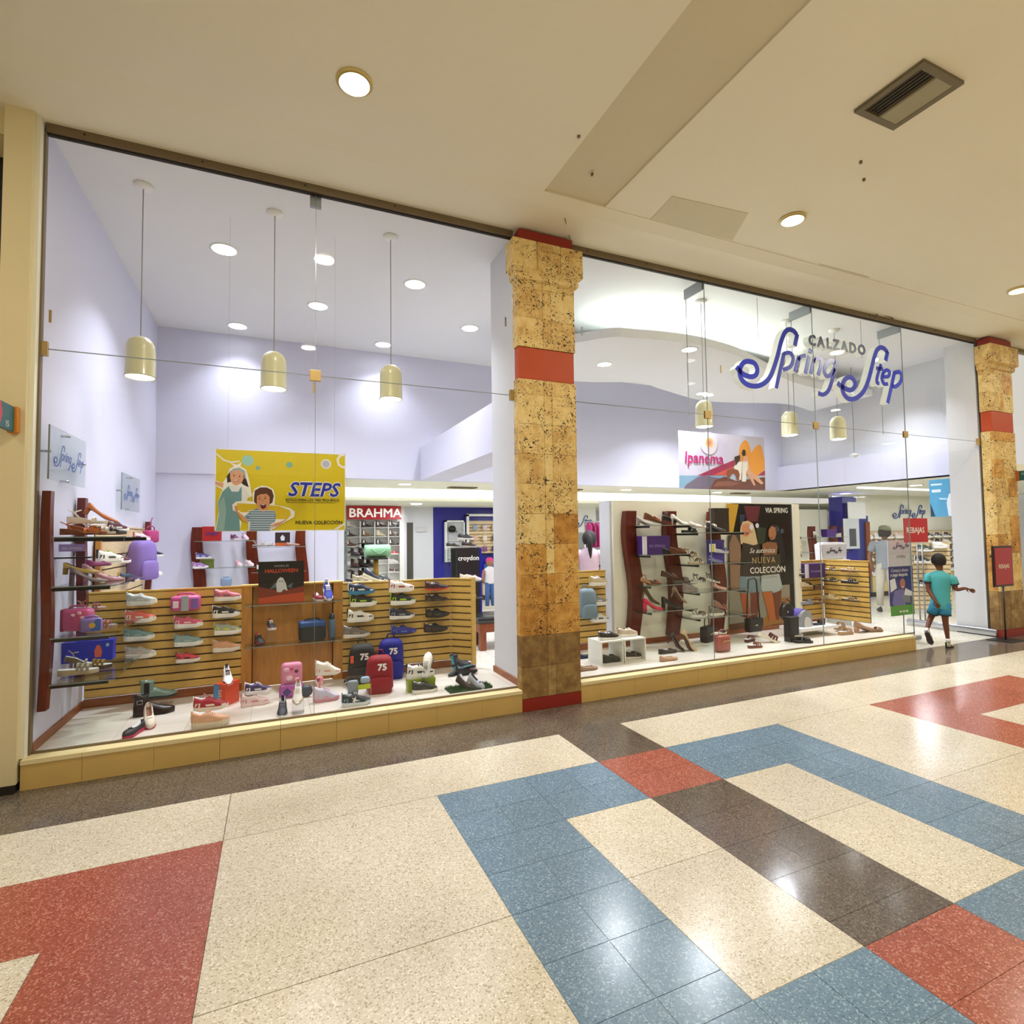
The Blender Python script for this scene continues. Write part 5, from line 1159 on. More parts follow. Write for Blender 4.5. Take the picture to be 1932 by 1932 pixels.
# ================================================================== LEFT WALL SHELVES
fin_post('display_post', (-1.465, .21, .47), 1.53, '', 'mahogany post on the left wall nearest the glass', .05, .07, None, .02, 0)
fin_post('display_post', (-1.465, .965, .47), 1.53, '', 'second mahogany post on the left wall', .055, .07, None, .02, 0)
fin_post('display_post', (-1.46, 3.53, .95), .92, '', 'mahogany post at the rear end of the pale slat wall', .06, .07, None, .02, 0)
GS = 'glass shelves on the left wall'
for z, x1, lb in ((1.675, -1.02, 'top'), (1.325, -1.10, 'second'), (.968, -1.10, 'third'), (.648, -1.10, 'lowest')):
    g = glass_shelf(f'{lb} glass shelf on the left wall posts', -1.43, .13, x1 + (.05 if z < 1.5 else .02), 1.02, z, GS)
    cx, cy_ = g.location.x, g.location.y
    for yy in (.175, .93): bracket(g, -1.43 - cx, yy - cy_ - .012, x1 - cx, yy - cy_ + .012, .008 + .0015)
def at_(p, z): return (p[0], p[1], z)
shoe('heelsandal', ('#6b3a1c', '#b0612c', '#b0612c', '#b0612c', '#c98a50'), (-1.353, 0.42, 1.69), 12, 'tan heeled sandal at the front of the top left shelf', L=.23)
shoe('mule', ('#8a4a22', '#b8652e', '#b8652e', '#b8652e', '#d9a06a'), (-1.324, 0.5, 1.695), 6, 'orange-brown platform mule on the top left shelf', L=.24)
shoe('sandal', ('#c9b79a', '#d8cfc0', '#d8cfc0', '#d8cfc0'), (-1.278, 0.6, 1.695), 10, 'pale sandal on the top left shelf', L=.22)
shoe('heelsandal', ('#d8cdbb', '#e6ddcc', '#e6ddcc', '#e6ddcc'), tuple(a + b for a, b in zip((-1.325, 0.5, 1.727), (0, 0, .05))), 8, 'cream heeled sandal stacked on the tan pair', L=.25)
shoe('wedgepump', ('#7a4526', '#b56a38', '#a85c2e', '#b56a38', '#c98a50'), tuple(a + b for a, b in zip((-1.289, 0.7, 1.729), (0, 0, .09))), 10, 'copper mule on top of the sandal pile', L=.24, tilt=-.35)
shoe('loafer', ('#5b5450', '#3c3634', '#8a857e', '#3c3634'), (-1.245, 0.85, 1.691), 5, 'dark brown loafer at the end of the top left shelf', L=.2)
t = thing('acrylic_ledge', 'dark floating ledge under the gold wedge sign', 'shelf', (-1.426, 0.5, 1.522), 0); B().box(-.13, -.03, -.012, .13, .03, 0).done('ledge_plate', mat('#2c2a30', .4), t)
t = thing('price_sign', 'small clear sign holder with a lilac card', 'sign', (-1.417, 0.5, 1.53)); B().box(-.085, -.004, 0, .085, .004, .13).done('holder', M_ACRYL, t); B().box(-.08, -.006, .035, .08, -.0045, .09).done('lilac_card', mat('#a48fd0', .5), t); text('VIA SPRING', 'printed_name', M_RIM, t, (0, -.0065, .05), .024, .0003, align='CENTER', world=False)
shoe('wedgepump', ('#8a6f3a', '#b79a58', '#a88a48', '#b79a58', '#3a2c1c'), (-1.339, 0.45, 1.393), 4, 'gold wedge shoe above the second shelf', L=.225)
perch((-1.339, 0.45, 1.393), 'clear ledge under the gold wedge', wall=.6)
shoe('blockpump', ('#4a3c42', '#7c6a70', '#6e5c62', '#7c6a70'), (-1.288, 0.42, 1.325), 8, 'taupe block heel shoe on the second left shelf', L=.23)
shoe('pump', ('#8a4f60', '#b98490', '#b98490', '#b98490', '#d8a8a8'), (-1.246, 0.62, 1.316), 6, 'dusty pink pointed shoe on the second left shelf', L=.27)
# shelf 3
t = handbag('pink moulded lunch box on the third left shelf', (-1.333, 0.36, 0.979), -12, '#c9588f', .19, .165, .10, 'lunch_box', .02, False)
B().box(-.096, -.052, .0, -.07, .052, .166, .012).done('dark_side', mat('#8f1f58', .4), t)
for x, z in ((-.01, .12), (.03, .135), (.05, .1)): B().ball((x, -.052, z), .016, 8, (1, .4, 1)).done('raised_motif', mat('#e9b9cf', .4), t)
t = handbag('lilac and blue printed pouch beside the pink lunch box', (-1.238, 0.3, 0.973), 4, '#8a78c4', .13, .10, .06, 'printed_pouch', .015, False)
B().m(mat('#3a5fb0', .4)).flat([(.0, .01), (.062, .01), (.062, .095), (.03, .095)], 'y', -.0315).m(mat('#e0b04c', .4)).flat(circ(.01, .05, .02, 10), 'y', -.032).done('printed_motif', None, t)
shoe('sandal', ('#c98a86', '#b87a6e', '#b87a6e', '#b87a6e'), (-1.353, 0.75, 1.09), 0, 'rose beige child sandal on a raised ledge above the third shelf', L=.19)
perch((-1.353, 0.75, 1.09), 'clear ledge under the rose beige sandal', wall=.95)
shoe('sandal', ('#d09a94', '#a86a5c', '#a86a5c', '#a86a5c'), (-1.28, 0.72, 0.945), 0, 'pink strappy child sandal at the back of the third left shelf', L=.22)
# shelf 4
t = carton('bright blue shoe box with a cartoon child print on the lowest left shelf', (-1.36, 0.75, 0.685), 3, '#1426b4', .33, .12, .16, None, None)
B().m(mat('#d8604a', .5)).flat([(.05, .03), (.09, .03), (.095, .08), (.08, .125), (.06, .125), (.045, .08)], 'y', -.0635).m(mat('#8fc0e0', .5)).flat([(.12, .11), (.14, .11), (.14, .135), (.12, .135)], 'y', -.0635).done('printed_motif', None, t)
shoe('strapsandal', ('#b9a98e', '#9a917c', '#9a917c', '#9a917c'), (-1.321, 0.35, 0.662), 6, 'metallic beige flat sandal at the front of the lowest left shelf', L=.24)
shoe('strapsandal', ('#3a2a1c', '#8a6f2e', '#8a6f2e', '#8a6f2e'), (-1.263, 0.5, 0.662), 6, 'black and gold sandal on the lowest left shelf', L=.22)
shoe('heelsandal', ('#6a5a46', '#a08c74', '#a08c74', '#a08c74'), (-1.369, 0.55, 0.703), 20, 'bronze sandal leaning on the blue box', L=.2, tilt=-.3)
# goods on the pale slat wall
PW = 'shoes on the pale slat wall'
for s_, c, p, rz, L, lb in [('sneaker', ('#e8e6e0', '#4a1c28', '#e6e2de', '#4a1c28'), (-1.38, 1.635, 1.727), 50, .22, 'wine red sneaker at the top of the pale slat wall'),
  ('runner', ('#eceae2', '#e6e4da', '#1e241c', '#a0c83c'), (-1.38, 1.399, 1.438), 50, .24, 'white runner with a green tongue on the pale slat wall'),
  ('sneaker', ('#f0eef0', '#5e2c3c', '#6a4a7a', '#5e2c3c'), (-1.38, 1.736, 1.419), 50, .22, 'wine and violet sneaker on a white sole, pale slat wall'),
  ('flat', ('#5a2040', '#8a3466', '#8a3466', '#8a3466'), (-1.34, 0.873, 1.433), 55, .22, 'magenta flat below the white runner'),
  ('sneaker', ('#e8e6e0', '#e2e0e0', '#b8b4ba', '#e6e4e4'), (-1.38, 1.38, 1.218), 50, .2, 'white low sneaker at the bottom of the pale slat wall'),
  ('sneaker', ('#8f9098', '#a8aab8', '#55555e', '#a8aab8'), (-1.38, 1.732, 1.214), 50, .2, 'pale grey sneaker next to the white low one'),
  ('sneaker', ('#e9e6dc', '#1f2c48', '#c9a44c', '#48607a'), (-1.38, 2.109, 1.212), 50, .22, 'navy sneaker with a white and gold sole under the purple backpack'),
  ('sneaker', ('#f0ecec', '#e4c8cc', '#b8646c', '#e4c8cc'), (-1.38, 2.688, 1.635), 50, .2, 'white and pink small sneaker beside the magenta bag'),
  ('sneaker', ('#e9e8e8', '#22243a', '#22243a', '#e9e8e8'), (-1.38, 3.453, 1.431), 40, .2, 'navy shoe at the mahogany post'),
  ('sneaker', ('#f0f0ee', '#e8e8e6', '#d0d0d0', '#e8e8e6'), (-1.38, 3.407, 1.195), 40, .2, 'white shoe at the mahogany post')]:
    shoe(s_, c, p, rz, lb, 'shoe', PW, L)
backpack('lilac school backpack hung on the pale slat wall', (-1.33, 2.456, 1.207), 62, '#7d66ac', .30, .44, .17, tilt=0, pocket=True, dark='#4a3a6e', number=False)
t = handbag('magenta shaggy bag hung by the rear mahogany post', (-1.36, 3.037, 1.608), 60, '#a8326e', .19, .15, .09, 'small_bag', .05, False)
B().tube([(-.02, 0, .14), (-.03, -.02, .24), (0, -.02, .30)], .006, 5).done('tie', mat('#a8326e', .5), t)

# ================================================================== BACK WALL SHELVES (behind the yellow poster)
for x, lb in ((-.98, 'left'), (-.29, 'middle'), (.37, 'right')): fin_post('display_post', (x, 4.185, .5), 1.31, '', f'{lb} bowed mahogany post on the rear wall behind the yellow poster', .13, .10, 'mahogany posts on the rear wall')
GB = 'glass shelves on the rear wall'
for x0, x1, z, lb in ((-1.0, -.25, 1.615, 'upper left'), (-1.0, -.25, 1.245, 'lower left'), (-.3, .42, 1.52, 'upper right'), (-.3, .42, 1.165, 'lower right')):
    glass_shelf(f'{lb} glass shelf on the rear wall', x0, 3.83, x1, 4.09, z, GB)
carton('red shoe box on the upper rear shelf', (-.80, 3.95, 1.615), 0, '#a3161c', .23, .12, .2, None, 'STEPS', '#2b2a7e', .06)
RW = 'kids shoes on the rear wall shelves'
for s_, c, x, y, z, rz, lb in [('sneaker', ('#e6dfe2', '#5a2a48', '#c894a8', '#5a2a48'), -.52, 3.95, 1.62, -60, 'plum and pink shoe on the upper left rear shelf'),
  ('sneaker', ('#e9e2e4', '#c4a0b4', '#8a5a78', '#e9e2e4'), -.39, 3.95, 1.62, -70, 'mauve shoe on the upper left rear shelf'),
  ('sneaker', ('#e6e2ea', '#8a5fa0', '#e6d9e6', '#8a5fa0'), -.93, 3.9, 1.245, 8, 'pink and violet shoe in front of the small green box'),
  ('sneaker', ('#e6e4ea', '#4a4888', '#e0dcec', '#4a4888'), -.90, 3.98, 1.37, 8, 'blue and white shoe on the small green box'),
  ('sneaker', ('#e9e4e2', '#d9a8b4', '#e9e4e2', '#d9a8b4'), -.47, 3.95, 1.25, -70, 'pink and white shoe on the lower left rear shelf'),
  ('sneaker', ('#e9e4e2', '#e2c4cc', '#b8b8ba', '#e9e4e2'), -.33, 3.93, 1.25, -60, 'pale pink shoe at the middle post'),
  ('runner', ('#1d1d20', '#d8d8d6', '#e8e8e6', '#1d1d20'), -.14, 3.95, 1.17, 4, 'white and black runner on the lower right rear shelf'),
  ('flat', ('#2c2624', '#7a6a64', '#7a6a64', '#7a6a64'), .03, 3.93, 1.17, -30, 'small taupe flat on the lower right rear shelf'),
  ('flat', ('#2c2624', '#a8a09a', '#a8a09a', '#a8a09a'), .13, 3.93, 1.17, -30, 'small silver flat on the lower right rear shelf'),
  ('slipon', ('#e6e4e2', '#4a2a2e', '#4a2a2e', '#4a2a2e'), .27, 3.95, 1.17, -60, 'dark wine slip-on on the lower right rear shelf'),
  ('sandal', ('#8f857c', '#a89c94', '#a89c94', '#a89c94'), -.20, 3.93, 1.53, -10, 'grey sandal on the upper right rear shelf'),
  ('sandal', ('#7f736a', '#c0b8b2', '#c0b8b2', '#c0b8b2'), -.09, 3.93, 1.53, -10, 'silver sandal on the upper right rear shelf'),
  ('flat', ('#6a5048', '#9a7468', '#9a7468', '#9a7468'), .24, 3.93, 1.53, -20, 'brown flat beside the small ghost card')]:
    shoe(s_, c, (x, y, z), rz, lb, 'shoe', RW, L=.19)
carton('small olive green box under the blue and white shoe', (-.86, 3.99, 1.245), 0, '#5c6b2c', .16, .10, .12)
t = thing('promo_poster', 'small dark card with a pale ghost on the rear wall shelf', 'poster', (.10, 3.98, 1.525)); B().box(-.10, -.003, 0, .10, 0, .20).done('card', mat('#24161c', .5), t); B().m(mat('#b5562a', .5)).flat([(-.1, 0), (.1, 0), (.1, .05), (-.1, .05)], 'y', -.004).m(mat('#c8ccd8', .5)).flat([(-.02, .08), (-.03, .13), (0, .165), (.03, .13), (.025, .08)], 'y', -.0042).done('printed_ghost', None, t)
t = handbag('small blue-grey cap box on the low rear shelf', (-.62, 3.95, .98), 0, '#7f92b0', .14, .12, .08, 'small_box', .01, False)

# ================================================================== RIGHT DISPLAY: SLAT WALL BY THE COLUMN
GR = 'shoes on the slat wall beside the column'
for s_, c, p, lb in [('runner', ('#ece6da', '#c0b4a4', '#d8c24c', '#ece6da'), (3.715, 1.19, 0.996), 'beige runner with a yellow heel beside the column'),
  ('runner', ('#eceae6', '#8a8784', '#d8d6d2', '#eceae6'), (3.717, 1.19, 0.754), 'grey and white runner beside the column'),
  ('sneaker', ('#f0eee8', '#d8d6d0', '#3a3a40', '#f0eee8'), (3.728, 1.19, 0.546), 'white sneaker with dark side stripes beside the column')]:
    shoe(s_, c, p, 2, lb, 'shoe', GR, L=.26); perch(p, 'clear ledge under the ' + lb, wall=1.285)
backpack('grey-blue backpack hung on the slat wall right behind the column', (3.50, 1.13, .62), 0, '#6c828e', .26, .36, .15, tilt=0, number=False)
# pair of white cubes with loafers
p = (3.425, 0.577, 0.2)
for k, (dx, lb) in enumerate(((0, 'left'), (.305, 'right'))):
    t = thing('display_cube', f'{lb} open white display cube with a loafer on and in it', 'display cube', (3.42 + dx, .60, .2), 0, 'white open cubes')
    for nm_, q in (('bottom_board', (-.145, -.14, 0, .145, .14, .014)), ('top_board', (-.145, -.14, .246, .145, .14, .26)), ('left_board', (-.145, -.14, .014, -.131, .14, .246)), ('right_board', (.131, -.14, .014, .145, .14, .246))): B().box(*q).done(nm_, mat('#d9d9ce', .4), t)
shoe('loafer', ('#ebe8e0', '#2c2620', '#1c1814', '#2c2620'), (3.44, .56, .46), 3, 'black loafer on a white sole on the left cube', L=.27)
shoe('loafer', ('#e9e4da', '#c4b49e', '#dcd2c2', '#c4b49e', '#2c2420'), (3.73, .62, .46), 3, 'beige loafer on the right cube', L=.29)
shoe('loafer', ('#2c281c', '#2c2a1a', '#1f1c12', '#2c2a1a'), (3.45, .54, .215), 2, 'dark olive loafer inside the left cube', L=.255)
shoe('loafer', ('#d8d2c6', '#2a241a', '#6a5a3c', '#2a241a'), (3.76, .56, .215), 2, 'dark brown loafer with a metal bar inside the right cube', L=.255)
shoe('flat', ('#1c2030', '#1f2742', '#1f2742', '#1f2742', '#6a5448'), (3.343, 0.885, 0.2), 4, 'navy ballet flat behind the column edge', L=.22)
shoe('flat', ('#6e523c', '#9a7a60', '#9a7a60', '#9a7a60', '#5c4636'), (3.06, 0.386, 0.2), 4, 'tan ballet flat nearest the column and the glass', L=.24)

# ------------------------------------------------------------------ shelf group behind the glass
for x, y, lb in ((4.20, 1.235, 'left'), (4.85, 1.235, 'second'), (5.62, 1.235, 'right')):
    fin_post('display_post', (x + .03, y, .29), 1.645, '', f'{lb} bowed mahogany post of the right display', .155, .10, 'mahogany posts of the right display', .09)
GG = 'glass shelves of the right display'
RS = {}
for k, z in enumerate((1.745, 1.375, .995, .672)):
    o_ = ['top', 'second', 'third', 'lowest'][k]
    g = glass_shelf(f'{o_} left glass shelf of the right display', 4.16, .83, 4.98, 1.125, z, GG); cx, cy_ = g.location.x, g.location.y
    bracket(g, 4.235 - cx, -.14, 4.255 - cx, .145, .0095); bracket(g, 4.87 - cx, -.14, 4.89 - cx, .145, .0095)
for k, z in enumerate((1.675, 1.272, .915, .59)):
    o_ = ['top', 'second', 'third', 'lowest'][k]
    g = glass_shelf(f'{o_} right glass shelf of the right display', 4.80, .72, 5.86, 1.125, z - .03, GG); cx, cy_ = g.location.x, g.location.y
    bracket(g, 4.9 - cx, -.2, 4.92 - cx, .2, .0095); bracket(g, 5.68 - cx, -.2, 5.7 - cx, .2, .0095)
SHR = 'womens shoes on the right display shelves'
def rs_(rows):
    for s_, c, p, z, rz, L, tl, lb in rows: shoe(s_, c, (p[0], p[1], z + .0), rz, lb, 'shoe', SHR, L, tilt=tl)
rs_([('wedgepump', ('#7a716a', '#8f8680', '#8f8680', '#8f8680', '#5a524c'), (4.284, 0.97, 1.753), 1.745, 4, .25, 0, 'grey wedge shoe, left end of the top shelf'),
 ('mule', ('#6e3c1a', '#8a4c22', '#8a4c22', '#8a4c22', '#c9a078'), (4.464, 1.05, 1.822), 1.80, -8, .26, -.25, 'tan platform mule raised on the top shelf'),
 ('heelsandal', ('#1c1614', '#1e1815', '#1e1815', '#1e1815'), (4.705, 1, 1.834), 1.80, -6, .24, -.2, 'black ankle strap heel on the top shelf'),
 ('pump', ('#d6d2c8', '#dcd8cc', '#cfc8ba', '#dcd8cc', '#e6e0d4'), (4.808, 0.93, 1.756), 1.745, -4, .26, 0, 'white court shoe at the right end of the top left shelf'),
 ('slide', ('#17120f', '#17120f', '#17120f', '#17120f'), (4.954, 0.92, 1.659), 1.645, 4, .26, 0, 'black slide on the top right shelf'),
 ('flat', ('#b9a894', '#d8cbb8', '#d8cbb8', '#d8cbb8'), (5.163, 1.04, 1.757), 1.72, 4, .24, -.1, 'ivory flat raised behind the black slide'),
 ('sandal', ('#d8ccb8', '#d6c4ac', '#d6c4ac', '#d6c4ac'), (5.4, 1, 1.712), 1.70, 4, .23, -.1, 'cream sandal over the black ones'),
 ('wedgepump', ('#17120f', '#1c1613', '#1c1613', '#1c1613', '#3a2a20'), (5.414, 0.92, 1.647), 1.645, 4, .33, 0, 'black wedge shoe with a clasp at the right end of the top shelf'),
 ('mule', ('#14110f', '#17120f', '#17120f', '#17120f'), (4.649, 0.97, 1.382), 1.375, 0, .26, 0, 'black clog beside the purple box'),
 ('mule', ('#5c2f16', '#70391a', '#70391a', '#70391a'), (4.778, 0.95, 1.386), 1.375, 0, .28, 0, 'brown clog at the right end of the second left shelf'),
 ('sandal', ('#c9b48e', '#7a5228', '#7a5228', '#7a5228'), (5.033, 1, 1.385), 1.33, 4, .25, -.1, 'brown sandal with a gold stud, rear of the second right shelf'),
 ('sandal', ('#c4b08c', '#6a5230', '#6a5230', '#6a5230'), (5.011, 0.88, 1.286), 1.242, 4, .26, 0, 'olive sandal with a cork sole, front of the second right shelf'),
 ('wedgepump', ('#c9c6d8', '#55589a', '#55589a', '#55589a'), (5.344, 0.88, 1.303), 1.242, 4, .24, 0, 'blue shoe in front of the lilac box'),
 ('strapsandal', ('#c4c6d2', '#4a5488', '#4a5488', '#4a5488'), (5.578, 1.02, 1.415), 1.36, 4, .27, -.1, 'blue and white platform sandal, second right shelf'),
 ('heelsandal', ('#a87a50', '#7a4a2a', '#7a4a2a', '#7a4a2a'), (4.266, 0.95, 1.074), 1.02, 20, .22, -.3, 'brown strappy heel on the third left shelf'),
 ('mule', ('#5c3018', '#8a4a28', '#8a4a28', '#8a4a28'), (4.389, 0.95, 1.075), 1.0, -6, .2, 0, 'chestnut mule on the third left shelf'),
 ('mule', ('#4a3020', '#5c3a26', '#5c3a26', '#5c3a26'), (4.699, 1.03, 1.131), 1.06, -10, .25, -.2, 'dark brown mule on the third left shelf'),
 ('slide', ('#5a5048', '#6e6258', '#6e6258', '#6e6258'), (4.836, 0.95, 1.021), .995, -4, .26, 0, 'grey-brown slide at the end of the third left shelf'),
 ('sneaker', ('#8a847c', '#77706a', '#8a847c', '#77706a'), (4.876, 0.84, 0.946), .885, 4, .25, 0, 'silver grey sandal sneaker on the third right shelf'),
 ('sandal', ('#c9c4ba', '#1e1c1e', '#1e1c1e', '#1e1c1e'), (5.182, 1.02, 1.028), .98, 4, .26, -.15, 'black sandal with a pale sole, third right shelf'),
 ('sandal', ('#e0d8c8', '#2a2624', '#2a2624', '#2a2624'), (5.403, 1.02, 1.033), .98, -8, .25, -.25, 'black and cream sandal against the right post'),
 ('wedgepump', ('#e6dcca', '#c08a78', '#6a3a30', '#c08a78', '#b89880'), (5.364, 0.84, 0.928), .885, 4, .24, 0, 'rose shoe on a cream platform at the right end of the third shelf'),
 ('blockpump', ('#b8123a', '#c4183e', '#c4183e', '#c4183e', '#8a5a3a'), (4.354, 0.93, 0.707), .672, 2, .30, 0, 'hot pink block heel shoe'),
 ('pump', ('#4a3a20', '#5c4a28', '#8a7a5a', '#5c4a28', '#b89860'), (4.398, 1.05, 0.737), .76, -4, .29, -.35, 'olive pointed pump leaning on the pink one'),
 ('blockpump', ('#17120f', '#1a1512', '#1a1512', '#1a1512'), (4.653, 0.95, 0.691), .672, 2, .3, 0, 'black high heel shoe, lowest left shelf'),
 ('pump', ('#8a6a52', '#c4a48a', '#a8886e', '#c4a48a'), (4.851, 1.05, 0.743), .76, -4, .27, -.4, 'nude pump propped on its heel against the second post'),
 ('sandal', ('#e6e2d6', '#6a6048', '#6a6048', '#e6e2d6'), (5.004, 0.84, 0.634), .56, 4, .27, 0, 'white and olive slide on the lowest right shelf'),
 ('sneaker', ('#dcd8cc', '#6a6458', '#8a8474', '#6a6458'), (5.298, 0.84, 0.635), .56, 4, .26, 0, 'taupe slip sandal on the lowest right shelf'),
 ('mule', ('#a8786a', '#8a5040', '#8a5040', '#8a5040'), (5.53, 1.02, 0.669), .62, -8, .25, -.3, 'rosy brown sandal leaning on the taupe one')])
carton('purple shoe box with white end labels on the second left shelf', (4.44, 1.01, 1.375), 0, '#43226e', .41, .13, .235, '#d8d4de', 'VIA SPRING', '#8a74b4', .05)
carton('lilac blue box with a yellow and white label on the second right shelf', (5.52, 1.06, 1.242), 0, '#43318a', .22, .10, .30, None, None)
t = thing('price_sign', 'white and yellow price card on the lilac box', 'sign', (5.40, .99, 1.38)); B().box(-.055, -.002, 0, .055, 0, .11).done('card', M_RIM, t); B().box(.0, -.004, .0, .03, -.002, .1).done('yellow_strip', mat('#d8c83c', .5), t)
carton('dark brown box behind the cream sandal on the top right shelf', (5.60, 1.06, 1.645), 0, '#231711', .26, .10, .33, None, None)

# ------------------------------------------------------------------ floor of the right display
FR = 'shoes and bags on the right display floor'
shoe('flat', ('#221c14', '#2c2418', '#2c2418', '#2c2418'), (4.34, 0.66, 0.2), 4, 'dark brown pointed flat, left one of the floor group', L=.27)
shoe('pump', ('#1c1410', '#2a1a16', '#2a1a16', '#2a1a16', '#5a3a30'), tuple(a + b for a, b in zip((4.472, 0.625, 0.2), (0, .05, .05))), -8, 'dark pump tilted onto the brown flat', L=.27, tilt=-.5)
shoe('flat', ('#8f6a4a', '#b08a68', '#dcc8ae', '#b08a68', '#8a6a50'), (4.099, 0.349, 0.2), 3, 'camel ballet flat with a pale toe', L=.25)
shoe('pump', ('#4a2a16', '#b89c74', '#6a3c1e', '#b89c74', '#c8b08c'), tuple(a + b for a, b in zip((4.622, 0.649, 0.2), (0, 0, .03))), -8, 'two-tone beige and brown pump standing tall', L=.33, tilt=-.55)
p = (5.237, 0.841, 0.2)
handbag('black top-handle handbag on the right display floor', (p[0], p[1] + .12, .2), 20, '#1a1412', .22, .21, .11, handle=.12)
p = (4.979, 0.431, 0.2)
t = handbag('dusty pink box handbag with a gold bar', p, 2, '#9c5448', .205, .20, .10, handle=.06, flap=False)
B().box(-.03, -.056, .128, .07, -.050, .137).done('gold_bar', mat('#e6d2a0', .25, .9), t); B().box(-.03, -.056, .108, -.021, -.050, .137).done('gold_clip', mat('#e6d2a0', .25, .9), t)
shoe('slide', ('#d8d4cc', '#2a2220', '#2a2220', '#2a2220'), (p[0] - .01, p[1] + .02, .405), 0, 'white and black sandal lying on the pink handbag', L=.2)
p = (6.059, 0.95, 0.265)
t = handbag('black shoulder bag hung by its long strap in front of the tall poster', (p[0], .95, p[2]), 0, '#140e0c', .27, .19, .10, handle=.02)
B().tube([(-.12, 0, .18), (-.10, 0, .45), (-.07, 0, .72), (.04, 0, .74), (.08, 0, .70), (.10, 0, .42), (.125, 0, .18)], .011, 6).done('long_strap', mat('#1c1414', .5), t)
B().cyl((-.02, 0, .74), (-.02, .24, .76), .004, n=5).done('hook', M_STEEL, t)
shoe('strapsandal', ('#6a3418', '#7a3c1c', '#7a3c1c', '#7a3c1c'), (5.494, 0.408, 0.2), -4, 'brown cork sandal nearest the glass', L=.22)
shoe('strapsandal', ('#4a2010', '#5c2814', '#5c2814', '#5c2814'), tuple(a + b for a, b in zip((5.742, 0.695, 0.2), (0, .03, .0))), 20, 'dark brown sandal behind the cork one', L=.24)
shoe('strapsandal', ('#e6ddcc', '#5a2c1c', '#5a2c1c', '#5a2c1c'), tuple(a + b for a, b in zip((5.906, 0.57, 0.2), (0, 0, .03))), -25, 'brown strap sandal on a white sole, tilted', L=.3, tilt=-.4)
p = (6.227, 0.482, 0.2)
carton('black shoe box standing on end', p, 0, '#14110f', .16, .10, .32)
shoe('slide', ('#1a1816', '#1a1816', '#1a1816', '#1a1816'), tuple(a + b for a, b in zip((6.275, 0.417, 0.2), (.0, -.02, 0))), -5, 'black slide leaning on the black box', L=.22)
shoe('slide', ('#e6e2da', '#9a948c', '#9a948c', '#9a948c'), tuple(a + b for a, b in zip((6.293, 0.488, 0.2), (.0, -.03, .06))), 0, 'white and grey slide on top of the black one', L=.2)
shoe('slide', ('#15130f', '#15130f', '#15130f', '#15130f'), (6.275, 0.339, 0.2), -20, 'glossy black slide nearest the glass', L=.24)
p = (6.835, 0.584, 0.2)
t = thing('display_plinth', 'low white plinth under the small backpack', 'plinth', (p[0], p[1] + .1, .2)); B().box(-.36, -.15, .09, .38, .2, .13).done('top_board', mat('#e8e8e8', .3), t); B().box(-.3, -.02, 0, .32, .15, .09).done('foot_block', M_ACRYL, t)
q = t.location
t = thing('backpack', 'small grey and violet kids backpack on the white plinth', 'backpack', (q.x - .12, q.y, .33)); t.scale = (.95, 1, .95)
def dome(b, w_, h, d, y): b.prism([(-w_ / 2, 0), (w_ / 2, 0), (w_ / 2, h * .5)] + [(w_ / 2 * cos(pi * k / 12), h * .5 + h * .5 * sin(pi * k / 12)) for k in range(1, 12)] + [(-w_ / 2, h * .5)], 'y', y - d / 2, y + d / 2)
for nm_, a in (('pack_body', ('#5f51a0', .22, .25, .12, .05)), ('middle_shell', ('#8f9296', .23, .235, .06, -.02)), ('front_pocket', ('#c9c8c4', .125, .14, .02, -.06))):
    b = B(); dome(b, *a[1:]); b.done(nm_, mat(a[0], .4), t)
t = thing('handbag', 'round black bag with a snap standing behind the violet backpack', 'bag', (q.x - .30, q.y + .12, .33))
b = B()
b.rings([[(.11 * s_ * cos(2 * pi * k / 20), y, .19 + .13 * s_ * sin(2 * pi * k / 20)) for k in range(20)] for y, s_ in ((-.035, .9), (-.03, 1), (.03, 1), (.035, .9))]).done('bag_body', mat('#1c1815', .35), t)
B().box(-.03, -.04, 0, .03, .03, .08).done('base_strap', mat('#1c1815', .35), t); B().ball((-.02, -.038, .20), .012, 8).done('snap', M_CHROME, t)
B().tube([(-.10, 0, .24), (-.08, 0, .33), (0, 0, .375), (.08, 0, .33), (.10, 0, .24)], .010, 6).done('handle', mat('#1c1815', .35), t)
shoe('slide', ('#201c2a', '#201c2a', '#201c2a', '#201c2a'), (q.x + .16, q.y - .02, .33), 0, 'dark slipper at the right end of the white plinth', L=.22)
shoe('strapsandal', ('#a8845c', '#9a744c', '#9a744c', '#9a744c'), (7.286, 0.481, 0.2), 0, 'tan double strap platform sandal near the right slat wall', L=.28)
shoe('strapsandal', ('#9c7850', '#8f6a44', '#8f6a44', '#8f6a44'), tuple(a + b for a, b in zip((7.477, 0.71, 0.2), (0, .0, .03))), 14, 'second tan strap sandal behind the first', L=.28)
shoe('wedgepump', ('#8f6a50', '#a07a5c', '#a07a5c', '#a07a5c', '#6a4c38'), (7.707, 0.491, 0.2), 0, 'tan high boot lying flat at the right end', L=.4)
shoe('slide', ('#7a5a40', '#9a7458', '#9a7458', '#9a7458'), (7.835, 0.423, 0.2), -8, 'tan mule beside the lying boot', L=.25)

